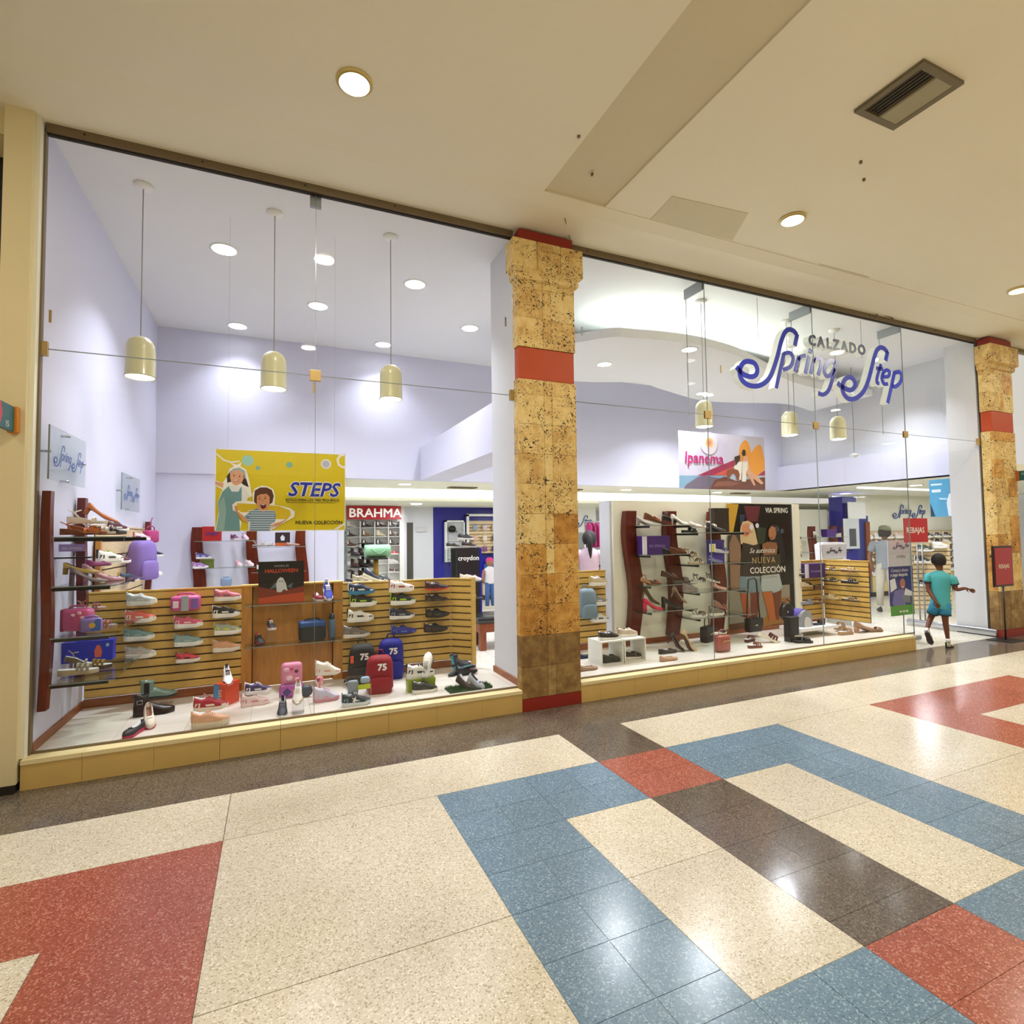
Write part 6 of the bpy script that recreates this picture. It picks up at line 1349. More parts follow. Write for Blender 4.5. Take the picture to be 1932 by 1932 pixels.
# goods on the right slat walls
t = carton('purple shoe box on the slat wall right of the tall poster', (7.59, 1.2, .93), 0, '#3b1a66', .42, .12, .215, '#cfc8da', 'VIA SPRING', '#8a74b4', .045)
SR = 'sandals on the right slat walls'
for s_, c, x, z, lb in [('sandal', ('#3a2a20', '#2a201a', '#2a201a', '#2a201a'), 7.42, .97, 'dark sandal left of the purple box'), ('mule', ('#c0b090', '#2a201a', '#2a201a', '#2a201a'), 7.44, .80, 'dark mule with a pale sole'),
  ('mule', ('#5a3018', '#6e3c1c', '#6e3c1c', '#6e3c1c'), 7.72, .74, 'brown clog under the purple box'), ('strapsandal', ('#8a8a98', '#8a8a98', '#8a8a98', '#8a8a98'), 7.44, .53, 'grey-blue sandal, lower left'), ('sandal', ('#7a5028', '#8a5c30', '#8a5c30', '#8a5c30'), 7.72, .53, 'brown sandal, lower right')]:
    shoe(s_, c, (x, 1.19, z), 0, lb + ' on the slat wall facing the glass', 'sandal', SR, L=.24); perch((x, 1.19, z), 'clear ledge under the ' + lb + ' on the front slat wall', wall=1.285)
for s_, c, y, z, lb in [('sandal', ('#5c3c1c', '#6e4820', '#6e4820', '#6e4820'), 1.12, 1.03, 'brown sandal, top left'), ('strapsandal', ('#7a5028', '#b89a64', '#b89a64', '#b89a64'), .83, 1.02, 'tan and cream sandal, top right'), ('sandal', ('#2a2018', '#3a2a1c', '#3a2a1c', '#3a2a1c'), 1.12, .86, 'dark strappy sandal, second row left'),
  ('strapsandal', ('#17120f', '#1c1613', '#1c1613', '#1c1613'), .83, .85, 'black cross strap sandal, second row right'), ('strapsandal', ('#c9b480', '#d8c898', '#d8c898', '#d8c898'), 1.12, .59, 'cream thin strap sandal, lower left'), ('strapsandal', ('#5c4620', '#7a6030', '#7a6030', '#7a6030'), .83, .58, 'olive sandal with a gold buckle, lower right')]:
    x = 7.935 + (1.28 - y) / .66 * .095
    shoe(s_, c, (x - .09, y, z), -80, lb + ' of the end slat wall', 'sandal', SR, L=.24)

t = thing('plinth', 'white plinth hidden behind the end slat wall, carrying the shop bag', 'plinth', (8.38, 1.46, 0)); B().box(-.3, -.1, 0, .3, .1, 1.15).done('plinth_body', M_RIM, t); B().box(-.31, -.11, 1.15, .31, .11, 1.17).done('plinth_top', M_RIM, t)
# tote, posts, far shelves behind the right display
t = thing('tote_bag', 'white shop bag standing on the right slat wall top', 'bag', (8.38, 1.46, 1.17)); B().rings([[(-.29, -.06, 0), (.29, -.06, 0), (.29, .06, 0), (-.29, .06, 0)], [(-.31, -.06, .25), (.31, -.06, .25), (.31, .06, .25), (-.31, .06, .25)], [(-.22, -.05, .285), (.22, -.05, .285), (.22, .05, .285), (-.22, .05, .285)]], smooth=False).done('bag_body', mat('#d4d4da', .5), t)
logo(t, (0, -.064, .15), .36, mat('#23253c', .5), wk=1.25); B().box(-.24, -.0625, .004, -.08, -.061, .016).done('printed_line', mat('#5a4a72', .5), t); B().box(-.08, -.0625, .004, .2, -.061, .016).done('printed_line', mat('#9aa04c', .5), t)

# ================================================================== REAR SALES FLOOR, LEFT PART
un = thing('shoe_wall_unit', 'white shelf unit of boots under a red BRAHMA sign', 'shelf unit', (2.12, 8.55, 0))
B().box(1.22, 8.5, 0, 2.86, 8.55, 2.37).done('back_board', M_RIM, un, world=True)
for k in range(7): B().box(1.46, 8.3, .575 + .2125 * k, 2.72, 8.5, .585 + .2125 * k).done('shelf_board', M_RIM, un, world=True)
for x in (1.42, 1.80, 2.13, 2.45, 2.72): B().box(x - .008, 8.3, .4, x + .008, 8.5, 2.0).done('upright', M_RIM, un, world=True)
sgn = thing('brand_sign', 'red sign with white letters reading BRAHMA', 'sign', (2.12, 8.3, 2.04))
B().box(1.50, 8.26, 2.045, 2.74, 8.3, 2.355).done('sign_board', mat('#b0101c', .4), sgn, world=True)
text('BRAHMA', 'lettering', mat('#f4f2ee', .4, 0, .3), sgn, (1.535, 8.255, 2.10), .285, .003, bold=.006, xs=1.06)
cols4 = ['#2a1c18', '#3a2218', '#4a2c18', '#22201f', '#6a3a1c', '#c9bfae', '#7a5232', '#55402c', '#d8cf9a', '#30302e', '#e0dedb', '#1d2433']
rg = random.Random(11); n_ = ['left', 'second', 'third', 'right']
for r in range(6):
    z = .585 + .2125 * (6 - r)
    for c_, x in enumerate((1.61, 1.965, 2.29, 2.58)):
        st = 'boot' if r < 3 else ('sneaker' if (r + c_) % 2 else 'loafer')
        if r >= 3 and c_ in (1, 2): continue
        co = ['#c9bfae', '#22181a', '#38201a', '#241c1c', '#33302a', '#7a5638', '#c4b890', '#46281c', '#5c301a', '#2c2824', '#3a3836', '#2a1f1e', '#2a2826', '', '', '#b81c24', '#e0dedb', '', '', '#cfc9c8', '#3a2c2c', '', '', '#54343c'][r * 4 + c_]
        wd_ = 'boot' if r < 3 else 'shoe'
        shoe(st, ('#3a2c22' if r < 3 else '#c8c4be', co, '#d8d0c8', co), (x, 8.38, z), 0, f'{wd_} on the white unit, row {["one", "two", "three", "four", "five", "six"][r]} from the top, {n_[c_]} column', 'shoe', 'boots and shoes on the white wall unit', L=.24)
rk = thing('narrow_rack', 'narrow grey rack of shoes left of the white shelf unit', 'rack', (1.25, 7.6, 0))
B().box(1.05, 7.5, 0, 1.42, 7.53, 2.0).done('rack_back', mat('#8a9a98', .4), rk, world=True)
for k in range(6): B().box(1.05, 7.3, .7 + .21 * k, 1.42, 7.5, .71 + .21 * k).done('rack_shelf', M_CHROME, rk, world=True)
# white panel, dark doorway
sbox('door_3', (2.855, 8.8, 1.994)[0], 8.78, 0, (3.146, 8.8, 1.994)[0], 8.8, (2.855, 8.8, 1.981)[2], mat('#4a463e', .6), None, 'dark open doorway beside the white panel')
sbox('wall_panel', (2.79, 8.8, 2.388)[0], 8.80, 0, (3.664, 8.8, 2.396)[0], 8.9, 2.37, M_WHITE, None, 'white wall panel beside the boot shelves')
t = thing('wall_notice', 'small white notice on the white panel', 'sign', (3.347, 8.75, 1.793)); B().box(-.13, -.01, -.04, .13, 0, .06).done('plate', mat('#c4c4c4', .5), t)
# blue wall with white display frames
bw = struct('wall_blue', 'royal blue rear wall')
sbox('blue_panel', (3.664, 8.8, 2.396)[0], 8.82, 0, 7.4, 8.92, 2.37, M_NAVY, bw)
t = thing('cap_cabinet', 'white framed shelf niche with a cap on the blue wall', 'display', (4.195, 8.7, 0.975))
x0, x1 = (3.936, 8.7, 1.787)[0] - t.location.x, (4.458, 8.7, 1.783)[0] - t.location.x; z1 = (3.938, 8.7, 2.029)[2] - t.location.z
for q in ((x0, -.05, 0, x0 + .05, .06, z1), (x1 - .03, -.05, 0, x1, .06, z1), (x0, -.05, z1 - .04, x1, .06, z1)): B().box(*q).done('frame_board', M_RIM, t)
B().box(x0 + .04, .02, 0, x1 - .02, .04, z1 - .03).done('back_board', mat('#b9bcc0', .5), t)
for k in range(4): B().box(x0 + .04, -.05, .22 * k + .1, x1 - .02, .03, .22 * k + .11).done('shelf_board', M_RIM, t)
t2 = thing('cap', 'black cap in the white niche on the blue wall', 'cap', (t.location.x - .08, 8.63, z1 + t.location.z - .30)); B().ball((0, 0, .08), .10, 12, (1, .7, 1)).done('crown', M_BLACK, t2); B().box(-.1, -.12, .0, .1, 0, .02, .008).done('visor', M_BLACK, t2)
t = slatwall('slat_display', (4.573, 8.7, 1.782)[0], 8.7, 7.2, 8.7, (4.654, 8.7, 1.165)[2], (4.575, 8.7, 2.015)[2], 10, M_SLATPALE, 'pale slat wall of small bags and bottles on the blue wall')
B().box(-.06, -.05, -.05, 0, .03, 1.02).done('frame_board', M_RIM, t); B().box(-.06, -.05, .97, 2.2, .03, 1.03).done('frame_board', M_RIM, t)
rg = random.Random(5)
for r in range(3):
    for c_ in range(4):
        px = (4.729, 8.65, 1.78)[0] + .26 * c_; z = 1.22 + .28 * (2 - r)
        co = [['#8f9fb8', '#c9b4b8', '#c9b4b8', '#8f2a58'], ['#cfa890', '#d8c8b8', '#5a4a44', '#2a2624'], ['#8a7a70', '#7c3f78', '#5a2a5a', '#2c2826']][r][c_]
        w_ = ['top', 'middle', 'lower'][r] + ' row, ' + ['first', 'second', 'third', 'fourth'][c_]
        handbag(f'small pouch on the pale slat wall, {w_} from the left', (px, 8.62, z), 0, co, .12, .13, .05, 'small_pouch', .03, False)['group'] = 'small pouches on the pale slat wall'
t = thing('promo_board', 'blue promotion board reading TU OUTLET on a low cabinet', 'poster', (5.22, 8.45, .42)); B().box(-.33, -.02, 0, .5, 0, .48).done('board', mat('#1d4f8c', .4), t); text('TU OUTLET', 'lettering', M_RIM, t, (-.30, -.022, .24), .13, .002, world=False, bold=.003); B().box(-.05, -.024, .08, .25, -.021, .17).done('white_label', M_RIM, t)
t = thing('low_cabinet', 'low pale cabinet under the blue board', 'cabinet', (5.35, 8.55, 0)); B().box(-.5, -.15, .12, .7, .12, .41).done('body', M_SLATPALE, t); B().box(-.5, -.13, 0, .7, .1, .12).done('plinth', M_BLACK, t)
# black tower display
tw = thing('display_tower', 'black shoe tower with white lettering reading croydon', 'display', (2.62, 3.3, 0))
B().box(2.50, 3.2, .0, 2.86, 3.5, 1.455).done('tower_body', mat('#241c20', .35), tw, world=True)
B().box(2.38, 3.22, .6, 2.50, 3.48, 1.44).done('side_glass', M_SHELFGLASS, tw, world=True)
B().box(2.40, 3.0, .945, 2.86, 3.2, .962).done('front_shelf', mat('#3c3a3c', .4), tw, world=True); B().box(2.40, 3.0, .70, 2.86, 3.2, .715).done('front_shelf', mat('#3c3a3c', .4), tw, world=True)
B().box(2.865, 3.2, 0, 2.90, 3.5, 1.455).done('blue_side', M_NAVY, tw, world=True)
text('croydon', 'lettering', M_RIM, tw, (2.52, 3.195, 1.27), .10, .002, bold=.003)
for s_, c, x, z, L, lb in [('loafer', ('#c9c6c0', '#2c2826', '#2c2826', '#2c2826'), 2.48, 1.46, .22, 'dark shoe on the left of the black tower top'), ('loafer', ('#c9c6c0', '#3c2226', '#3c2226', '#3c2226'), 2.74, 1.46, .25, 'wine shoe on the right of the black tower top'),
   ('sneaker', ('#d8d2c6', '#c9b8a0', '#e6e0d8', '#d8c8c8'), 2.64, .963, .24, 'beige sneaker on the tower front shelf'), ('sneaker', ('#e6e2e6', '#e0c8d0', '#f0ecee', '#e0c8d0'), 2.76, .963, .2, 'pink white sneaker on the tower front shelf'), ('sneaker', ('#e6e4e2', '#dcdad8', '#e6e4e2', '#dcdad8'), 2.64, .716, .26, 'white sneaker on the lower tower shelf')]:
    shoe(s_, c, (x, 3.3 if z > 1.4 else 3.1, z), 5, lb, L=L)
shoe('loafer', ('#e0dedb', '#34363a', '#34363a', '#34363a'), (2.70, 3.35, 1.58), 5, 'dark shoe raised above the black tower', L=.26)
t = thing('acrylic_riser', 'clear riser on the black tower', 'stand', (2.70, 3.35, 1.456)); B().box(-.1, -.05, 0, .1, .05, .12).done('block', M_ACRYL, t)
# bench
bn = thing('bench', 'cherry wood bench with a black leather cushion', 'bench', (3.1, 2.95, 0))
for x0, y0 in ((2.68, 2.68), (3.45, 2.68), (2.68, 3.08), (3.45, 3.08)): B().box(x0, y0, 0, x0 + .09, y0 + .09, .38).done('leg', M_CHERRY, bn, world=True)
B().box(2.66, 2.66, .26, 3.56, 3.18, .385).done('apron', M_CHERRY, bn, world=True)
B().box(2.64, 2.64, .385, 3.58, 3.195, .485, .035).done('cushion', mat('#1b1d22', .25), bn, world=True)
# table with green bag and sneakers
tb = thing('display_table', 'low glass display table behind the sports slat wall', 'table', (1.22, 3.2, 0)); B().box(.85, 3.0, .985, 1.55, 3.4, 1.0).done('table_top', mat('#cfcac0', .2), tb, world=True)
for x in (.9, 1.5): B().box(x - .02, 3.1, 0, x + .02, 3.3, .985).done('leg', M_STEEL, tb, world=True)
t = thing('display_stand', 'yellow oak pedestal with a black top holding the green bag', 'stand', (1.31, 3.2, 1.0)); B().cyl((0, 0, 0), (0, 0, .325), .042, .034, n=10).done('pedestal', mat('#a88420', .4), t); B().box(-.15, -.1, .325, .15, .1, .345, .004).done('stand_top', M_BLACK, t)
t = thing('duffel_bag', 'mint green duffel bag on the yellow pedestal', 'bag', (1.34, 3.2, 1.346)); b = B()
b.rings([[(x, .08 * s_ * cos(2 * pi * k / 14), .095 + .095 * s_ * sin(2 * pi * k / 14)) for k in range(14)] for x, s_ in ((-.19, .8), (-.185, .95), (-.1, 1), (.1, 1), (.165, .95), (.17, .8))]).done('bag_body', mat('#86b48e', .4), t)
for y in (-.08, .08): B().tube([(-.1, y, .13), (-.08, y * 1.25, .1), (0, y * 1.35, .055), (.08, y * 1.25, .1), (.1, y, .13)], .008, 6).done('handle', mat('#6f9c78', .4), t)
for s_, c, p, rz, L, tl, lb in [('runner', ('#d8d4b4', '#22283a', '#22283a', '#22283a'), (1.217, 3.1, 1.105), -20, .24, -.4, 'navy and cream sneaker leaning by the pedestal'), ('runner', ('#e0dcc0', '#8a8068', '#c4bc94', '#8a8068'), (1.103, 3.05, 1.07), -5, .26, 0, 'olive sneaker at the table edge'),
   ('sneaker', ('#e6e6e0', '#3a3f3c', '#c9ccc4', '#3a3f3c'), (1.429, 3.1, 1.089), -15, .22, -.2, 'white and grey sneaker right of the pedestal'), ('loafer', ('#b8a8a8', '#1c1a20', '#1c1a20', '#1c1a20'), (1.009, 3.2, 1.122), 0, .22, 0, 'black and rose shoe at the left of the low table')]:
    shoe(s_, c, (p[0], p[1], 1.0 + (.06 if tl < -.3 else 0)), rz, lb, L=L, tilt=tl)
rr = thing('shoe_rack', 'dark revolving rack loaded with boots behind the green bag', 'rack', (1.20, 3.7, 0))
B().cyl((0, 0, 0), (0, 0, 1.55), .02).done('pole', M_BLACK, rr); B().box(-.08, -.1, 1.54, .14, .1, 1.555).done('rack_top', M_BLACK, rr)
for k in range(3): B().lathe([(.2, 1.02 + .17 * k), (.2, 1.03 + .17 * k)], n=16).done('rack_tray', M_BLACK, rr)
for k in range(3):
    for a in range(3): shoe('boot', ('#1c1614', ['#2c2018', '#3a1c14', '#241e1c'][(a + k) % 3], '#1c1614', '#c8c4c0'), (1.20 + .12 * (a - 1), 3.62 - .02 * a, 1.035 + .17 * k), -60 + 20 * a, f'dark boot on the revolving rack, {["bottom", "middle", "upper"][k]} tray, {["left", "centre", "right"][a]}', 'boot', 'dark boots on the revolving rack', L=.19)

# child mannequin seen past the black tower
# ================================================================== REAR SALES FLOOR, RIGHT PART
slatwall('slat_display', 9.93, 3.6, 10.33, 3.6, .9, 1.52, 8, M_SLATPALE, 'pale narrow slat wall of sandals right of the fashion poster')
for k in range(5): shoe('sandal', ('#b8a878', ['#3a2a1c', '#c9b888', '#b8a878', '#2c1f18', '#22181a'][k], '#3a2a1c', '#3a2a1c'), (10.14, 3.5, .96 + .125 * (4 - k)), 0, f'sandal on the narrow pale slat wall, {["top", "second", "third", "fourth", "bottom"][k]} of five', 'sandal', 'sandals on the narrow slat wall', L=.26)
for x, w_, lb in ((10.48, .06, 'thin'), (11.25, .15, 'left bowed'), (11.98, .15, 'right bowed')): fin_post('display_post', (x, 4.05, .8), .95, '', f'{lb} mahogany post at the rear of the right shop floor', w_, .09, None, .06 if w_ > .1 else 0)
for z in (1.5, 1.17): glass_shelf(f'{"upper" if z > 1.3 else "lower"} glass shelf between the rear bowed posts', 10.6, 3.75, 12.1, 3.95, z)
carton('purple box on the rear glass shelf', (11.6, 3.86, 1.5), 0, '#4b2a78', .3, .15, .18)
shoe('pump', ('#e0dcd8', '#dcd8d4', '#dcd8d4', '#dcd8d4'), (11.22, 3.85, 1.5), 0, 'white shoe on the rear glass shelf', L=.25)
shoe('mule', ('#b8b8a8', '#a8a89a', '#a8a89a', '#a8a89a'), (11.85, 3.85, 1.5), 180, 'grey mule on the rear glass shelf', L=.28)
shoe('heelsandal', ('#1c1614', '#1c1614', '#1c1614', '#1c1614'), (11.35, 3.85, 1.17), 0, 'black sandal on the lower rear glass shelf', L=.3)
bc = struct('column_blue', 'royal blue square column with brown corner trims')
sbox('blue_face', 12.45, 4.1, 0, 12.95, 4.45, 2.46, M_NAVY, bc); sbox('blue_face_low', 12.95, 4.12, 0, 13.40, 4.45, 2.0, mat('#1f2c78', .4), bc)
sbox('corner_trim', 12.40, 4.08, .5, 12.47, 4.12, 1.75, M_CHERRY, bc); sbox('corner_trim', 13.25, 4.08, .5, 13.40, 4.12, 1.85, M_CHERRY, bc)
t = thing('notice', 'blank white notice on the blue column', 'sign', (12.809, 4, 2.124)); B().box(-.32, -.01, -.2, .32, 0, .2).done('sheet', M_RIM, t)
t = thing('photo_card', 'white card with a black and white photo on the blue column', 'poster', (12.583, 4, 1.566)); B().box(-.28, -.01, -.36, .28, 0, .36).done('sheet', mat('#c9ccd0', .5), t); B().box(-.08, -.014, -.3, .16, -.01, .12).done('photo', mat('#4a4a4c', .5, 0, 0, .6, 6), t)
slatwall('slat_display', 13.75, 4.6, 18.6, 4.6, .55, 1.62, 9, M_SLATPALE, 'long pale slat wall of shoes at the far right of the shop')
rg = random.Random(21); far = ['#e0dcd4', '#d8d4cc', '#c9a898', '#3a3f44', '#e6e2dc', '#b8bcb8', '#23262a', '#d8c0b8']
for r in range(5):
    for c_ in range(11):
        x = 13.98 + .42 * c_; co = far[(r * 3 + c_ * 5) % 8] if c_ < 8 else ('#1e1a1a' if (r + c_) % 3 else '#e0dcd4')
        shoe('sneaker', ('#eceae4', co, '#dcdad4', co), (x, 4.5, 1.42 - .19 * r), 0, f'low sneaker on the long pale slat wall, {["top", "second", "third", "fourth", "bottom"][r]} row, {["first", "second", "third", "fourth", "fifth", "sixth", "seventh", "eighth", "ninth", "tenth", "last"][c_]} from its left end', 'shoe', 'sneakers on the long pale slat wall', L=.32)
cb = thing('long_cabinet', 'pale low cabinet with a white top under the far slat wall', 'cabinet', (15.5, 4.25, 0)); B().box(13.45, 4.1, .12, 18.6, 4.55, .52).done('cabinet_body', mat('#cdbb80', .5), cb, world=True); B().box(13.45, 4.08, .52, 18.6, 4.57, .56).done('cabinet_top', M_RIM, cb, world=True); B().box(13.45, 4.14, 0, 18.6, 4.5, .12).done('plinth', M_BLACK, cb, world=True)
for k, x in enumerate((13.6, 13.95, 14.8, 15.3, 16.0)): shoe('sneaker', ('#e6e4de', ['#22201f', '#8a8c90', '#e0dedb', '#1c1a1a', '#26262a'][k], '#dcdad4', '#dcdad4'), (x, 4.25, .56), 0, ['black', 'grey', 'white', 'jet black', 'charcoal'][k] + ' shoe on the white cabinet top', L=.3)
t = thing('wall_logo', 'blue script shop name on the far right wall, reading Spring Step', 'sign', (16.1, 4.74, 2.14)); logo(t, (0, 0, 0), 1.45, mat('#4a5f9a', .5), depth=.01, wk=1.1)
bp = thing('wall_poster', 'light blue poster with a person in white beside the entrance partition', 'poster', (10.43, .9, 1.86)); B().box(10.40, .66, 1.86, 10.44, 1.06, 2.50).done('poster_board', mat('#4f9cc4', .45), bp, world=True)
b = B(); b.m(mat('#e0e6ec', .5)).flat([(.66, 1.87), (.78, 1.87), (.80, 2.1), (.76, 2.24), (.66, 2.28)], 'x', 10.3985).m(mat('#9a6a52', .5)).flat([(.66, 2.26), (.74, 2.28), (.74, 2.42), (.66, 2.44)], 'x', 10.398).m(mat('#1c2a3a', .5)).flat([(.98, 1.87), (1.05, 1.87), (1.05, 2.1)], 'x', 10.3985).m(mat('#d0e2ee', .5)).flat([(.86, 2.40), (1.03, 2.40), (1.03, 2.43), (.86, 2.43)], 'x', 10.3985).flat([(.88, 2.28), (1.02, 2.28), (1.02, 2.33), (.88, 2.33)], 'x', 10.3985).done('printed_person', None, bp, world=True)

t = slatwall('slat_display', 11.35, 1.95, 11.95, 1.60, 0.1, 1.40, 15, M_SLATPALE, 'pale slat tower of shoes just inside the entrance, behind the boy')
for k, (x, z, co) in enumerate(((11.5, 1.22, '#2a3a20'), (11.45, 1.0, '#1f1a1a'), (11.75, 1.28, '#e0dcd4'), (11.5, .55, '#1c1816'))): shoe('sneaker', ('#e6e4de', co, '#d0ccc4', co), (x, 1.78 - (x - 11.5) * .5, z), -30, ['green and black', 'black', 'white', 'dark'][k] + ' shoe on the slat tower inside the entrance', L=.3)
t = thing('wall_logo', 'blue script shop name on the rear wall beside the clothes rack', 'sign', (7.25, 8.02, 1.98)); B().box(-.75, .001, -.3, .75, .03, .5).done('backing_panel', M_RIM, t); logo(t, (0, 0, 0), 1.2, mat('#4a5f9a', .5), depth=.01, wk=1.1)
# things on or by the entrance glass
rb = thing('window_sticker', 'square red sticker on the fixed entrance glass, reading REBAJAS', 'sticker', (8.57, .26, 1.46))
B().box(8.30, .255, 1.462, 8.86, .262, 1.812).done('sticker_sheet', mat('#b5111c', .35), rb, world=True)
text('REBAJAS', 'lettering', M_RIM, rb, (8.35, .2535, 1.60), .115, .0006, bold=.0015, xs=1.0)
pb = thing('banner_stand', 'pull-up banner in white, navy and green with a smiling woman holding shop bags', 'banner', (8.62, .5, 0))
x0, x1 = 8.31, 8.88; Y = .5
B().m(mat('#cfd2dc', .4)).box(x0, Y, 1.10, x1, Y + .01, 1.49).m(mat('#141a78', .35)).box(x0 + .01, Y + .0005, .52, x1, Y + .0105, 1.10).m(mat('#4c9a24', .4)).box(x0 + .02, Y, .37, x1 + .005, Y + .01, .52).done('banner_sheet', None, pb, world=True)
b = B(); b.m(mat('#6f6cae', .5)).flat([(8.36, .56), (8.42, .74), (8.60, .76), (8.74, .7), (8.66, .52), (8.40, .52)], 'y', Y - .001).m(mat('#b4705a', .5)).flat(circ(8.62, .84, .062, 14, .08), 'y', Y - .0015).m(mat('#e2e2e6', .5)).flat([(8.33, .72), (8.48, .78), (8.44, .93), (8.32, .90)], 'y', Y - .002).flat([(8.62, .60), (8.86, .52), (8.87, .70), (8.68, .77)], 'y', Y - .002).m(mat('#e8e4e0', .5)).flat([(8.595, .80), (8.645, .80), (8.635, .785), (8.605, .785)], 'y', Y - .0025)
b.done('printed_woman', None, pb, world=True)
text('Compra ahora', 'banner_text', M_RIM, pb, (8.36, Y - .001, 1.02), .068, .0004); text('y paga después', 'banner_text', M_RIM, pb, (8.34, Y - .001, .955), .068, .0004, bold=.001)
text('crédito', 'banner_text', mat('#4a5a4a', .5), pb, (8.50, Y - .001, 1.225), .075, .0004)
logo(pb, (8.62 - pb.location.x, -.0015, 1.405), .38, mat('#2a3466', .5), wk=1.2)
for k in range(3): B().box(8.52 + .075 * k, Y - .002, .415, 8.575 + .075 * k, Y - .001, .44, .0).done('white_button', M_RIM, pb, world=True)
B().box(-.28, -.06, 0, .3, .08, .05).done('banner_base', M_STEEL, pb); B().cyl((.05, .04, .04), (.05, .02, 1.49), .008).done('banner_pole', M_STEEL, pb)
st = thing('sign_stand', 'black floor stand with a red sign in front of the right column, reading REBAJAS', 'sign stand', (9.86, -.17, 0))
B().box(-.2, -.15, 0, .2, .15, .012, .004).done('base_plate', M_BLACK, st); B().cyl((0, 0, .01), (0, 0, .83), .011).done('pole', M_BLACK, st)
B().box(-.25, -.02, .79, .25, .01, 1.39, .006).done('sign_frame', mat('#2a0d0c', .4), st); B().box(-.225, -.024, .82, .225, -.018, 1.36).done('sign_face', mat('#9c0c12', .35), st)
text('REBAJAS', 'lettering', mat('#d8c8b4', .5), st, (0, -.0255, 1.06), .085, .0006, align='CENTER', world=False, bold=.001, xs=.9)
# blade signs on the hall walls
bl = thing('blade_sign', 'teal and red projecting number sign on the left pilaster, reading 15', 'sign', (-1.6, -.12, 2.37))
B().box(-.012, -.30, 0, .012, .055, .17, .004).done('sign_plate', mat('#0d5a5c', .4), bl); B().box(-.03, .055, -.004, .03, .10, .175, .01).done('orange_mount', mat('#c47a12', .45), bl)
B().flat([(-.30, -.0), (-.155, .005), (-.115, .09), (-.14, .165), (-.30, .17)], 'x', .0135).done('red_print', mat('#b8303c', .4), bl)
text('15', 'lettering', M_RIM, bl, (.0138, -.03 - .05, .02), .055, .0004, rot=(pi / 2, 0, pi / 2), world=False)
bl = thing('blade_sign', 'teal and red projecting number sign on the right column, reading L7 16', 'sign', (10.64, -.22, 2.39))
B().box(-.012, -.30, 0, .012, .12, .15, .004).done('sign_plate', mat('#0d5a5c', .4), bl); B().box(-.02, .12, -.004, .02, .17, .155, .006).done('orange_mount', mat('#a8541c', .45), bl)
B().flat([(-.30, 0), (-.06, 0), (-.09, .08), (-.05, .15), (-.30, .15)], 'x', -.0135).done('red_print', mat('#b8303c', .4), bl)
text('L7', 'lettering', M_RIM, bl, (-.0138, .09, .09), .045, .0004, rot=(pi / 2, 0, -pi / 2), world=False); text('16', 'lettering', M_RIM, bl, (-.0138, .02, .02), .045, .0004, rot=(pi / 2, 0, -pi / 2), world=False)
# etched glass name plates on the left wall
for k, (y0, y1, z0, z1, lb) in enumerate(((.16, .97, 2.085, 2.475, 'clear glass plate with the blue script shop name, nearer the glass'), (2.17, 3.0, 1.965, 2.355, 'clear glass plate with the blue script shop name, deeper in the shop'))):
    t = thing('name_plate', lb, 'sign', (-1.47, (y0 + y1) / 2, z0), 0, 'glass name plates on the left wall'); h = (y1 - y0) / 2
    B().box(-.004, -h, 0, .004, h, z1 - z0).done('glass_plate', M_SHELFGLASS, t); B().box(-.005, -h - .003, 0, .005, -h, z1 - z0).done('plate_edge', M_EDGE, t)
    for yy, zz in ((0, .02), (0, z1 - z0 - .02), (-h + .02, .2), (h - .02, .2)): B().cyl((-.05, yy, zz), (.008, yy, zz), .009).done('standoff', M_CHROME, t)
    logo(t, (.0055, 0, .19), .66, mat('#3e5a9c', .4), rot=(0, 0, pi / 2))

# ================================================================== PEOPLE
def skin_mesh(name, verts, edges, radii, mt, parent, root=0, sub=2):
    """one continuous body surface grown over a skeleton"""
    me = bpy.data.meshes.new(name); me.from_pydata(verts, edges, [])
    o = link(bpy.data.objects.new(name, me))
    md = o.modifiers.new('skin', 'SKIN'); md.branch_smoothing = .6; md.use_smooth_shade = True
    for i, r in enumerate(radii):
        r = r if isinstance(r, tuple) else (r, r)
        me.skin_vertices[0].data[i].radius = r
    me.skin_vertices[0].data[root].use_root = True
    ss = o.modifiers.new('sub', 'SUBSURF'); ss.levels = ss.render_levels = sub
    dg = bpy.context.evaluated_depsgraph_get()
    m2 = bpy.data.meshes.new_from_object(o.evaluated_get(dg)); bpy.data.objects.remove(o)
    m2.materials.clear(); m2.materials.append(mt)
    for p in m2.polygons: p.use_smooth = True
    o = link(bpy.data.objects.new(name, m2)); o.parent = parent; return o
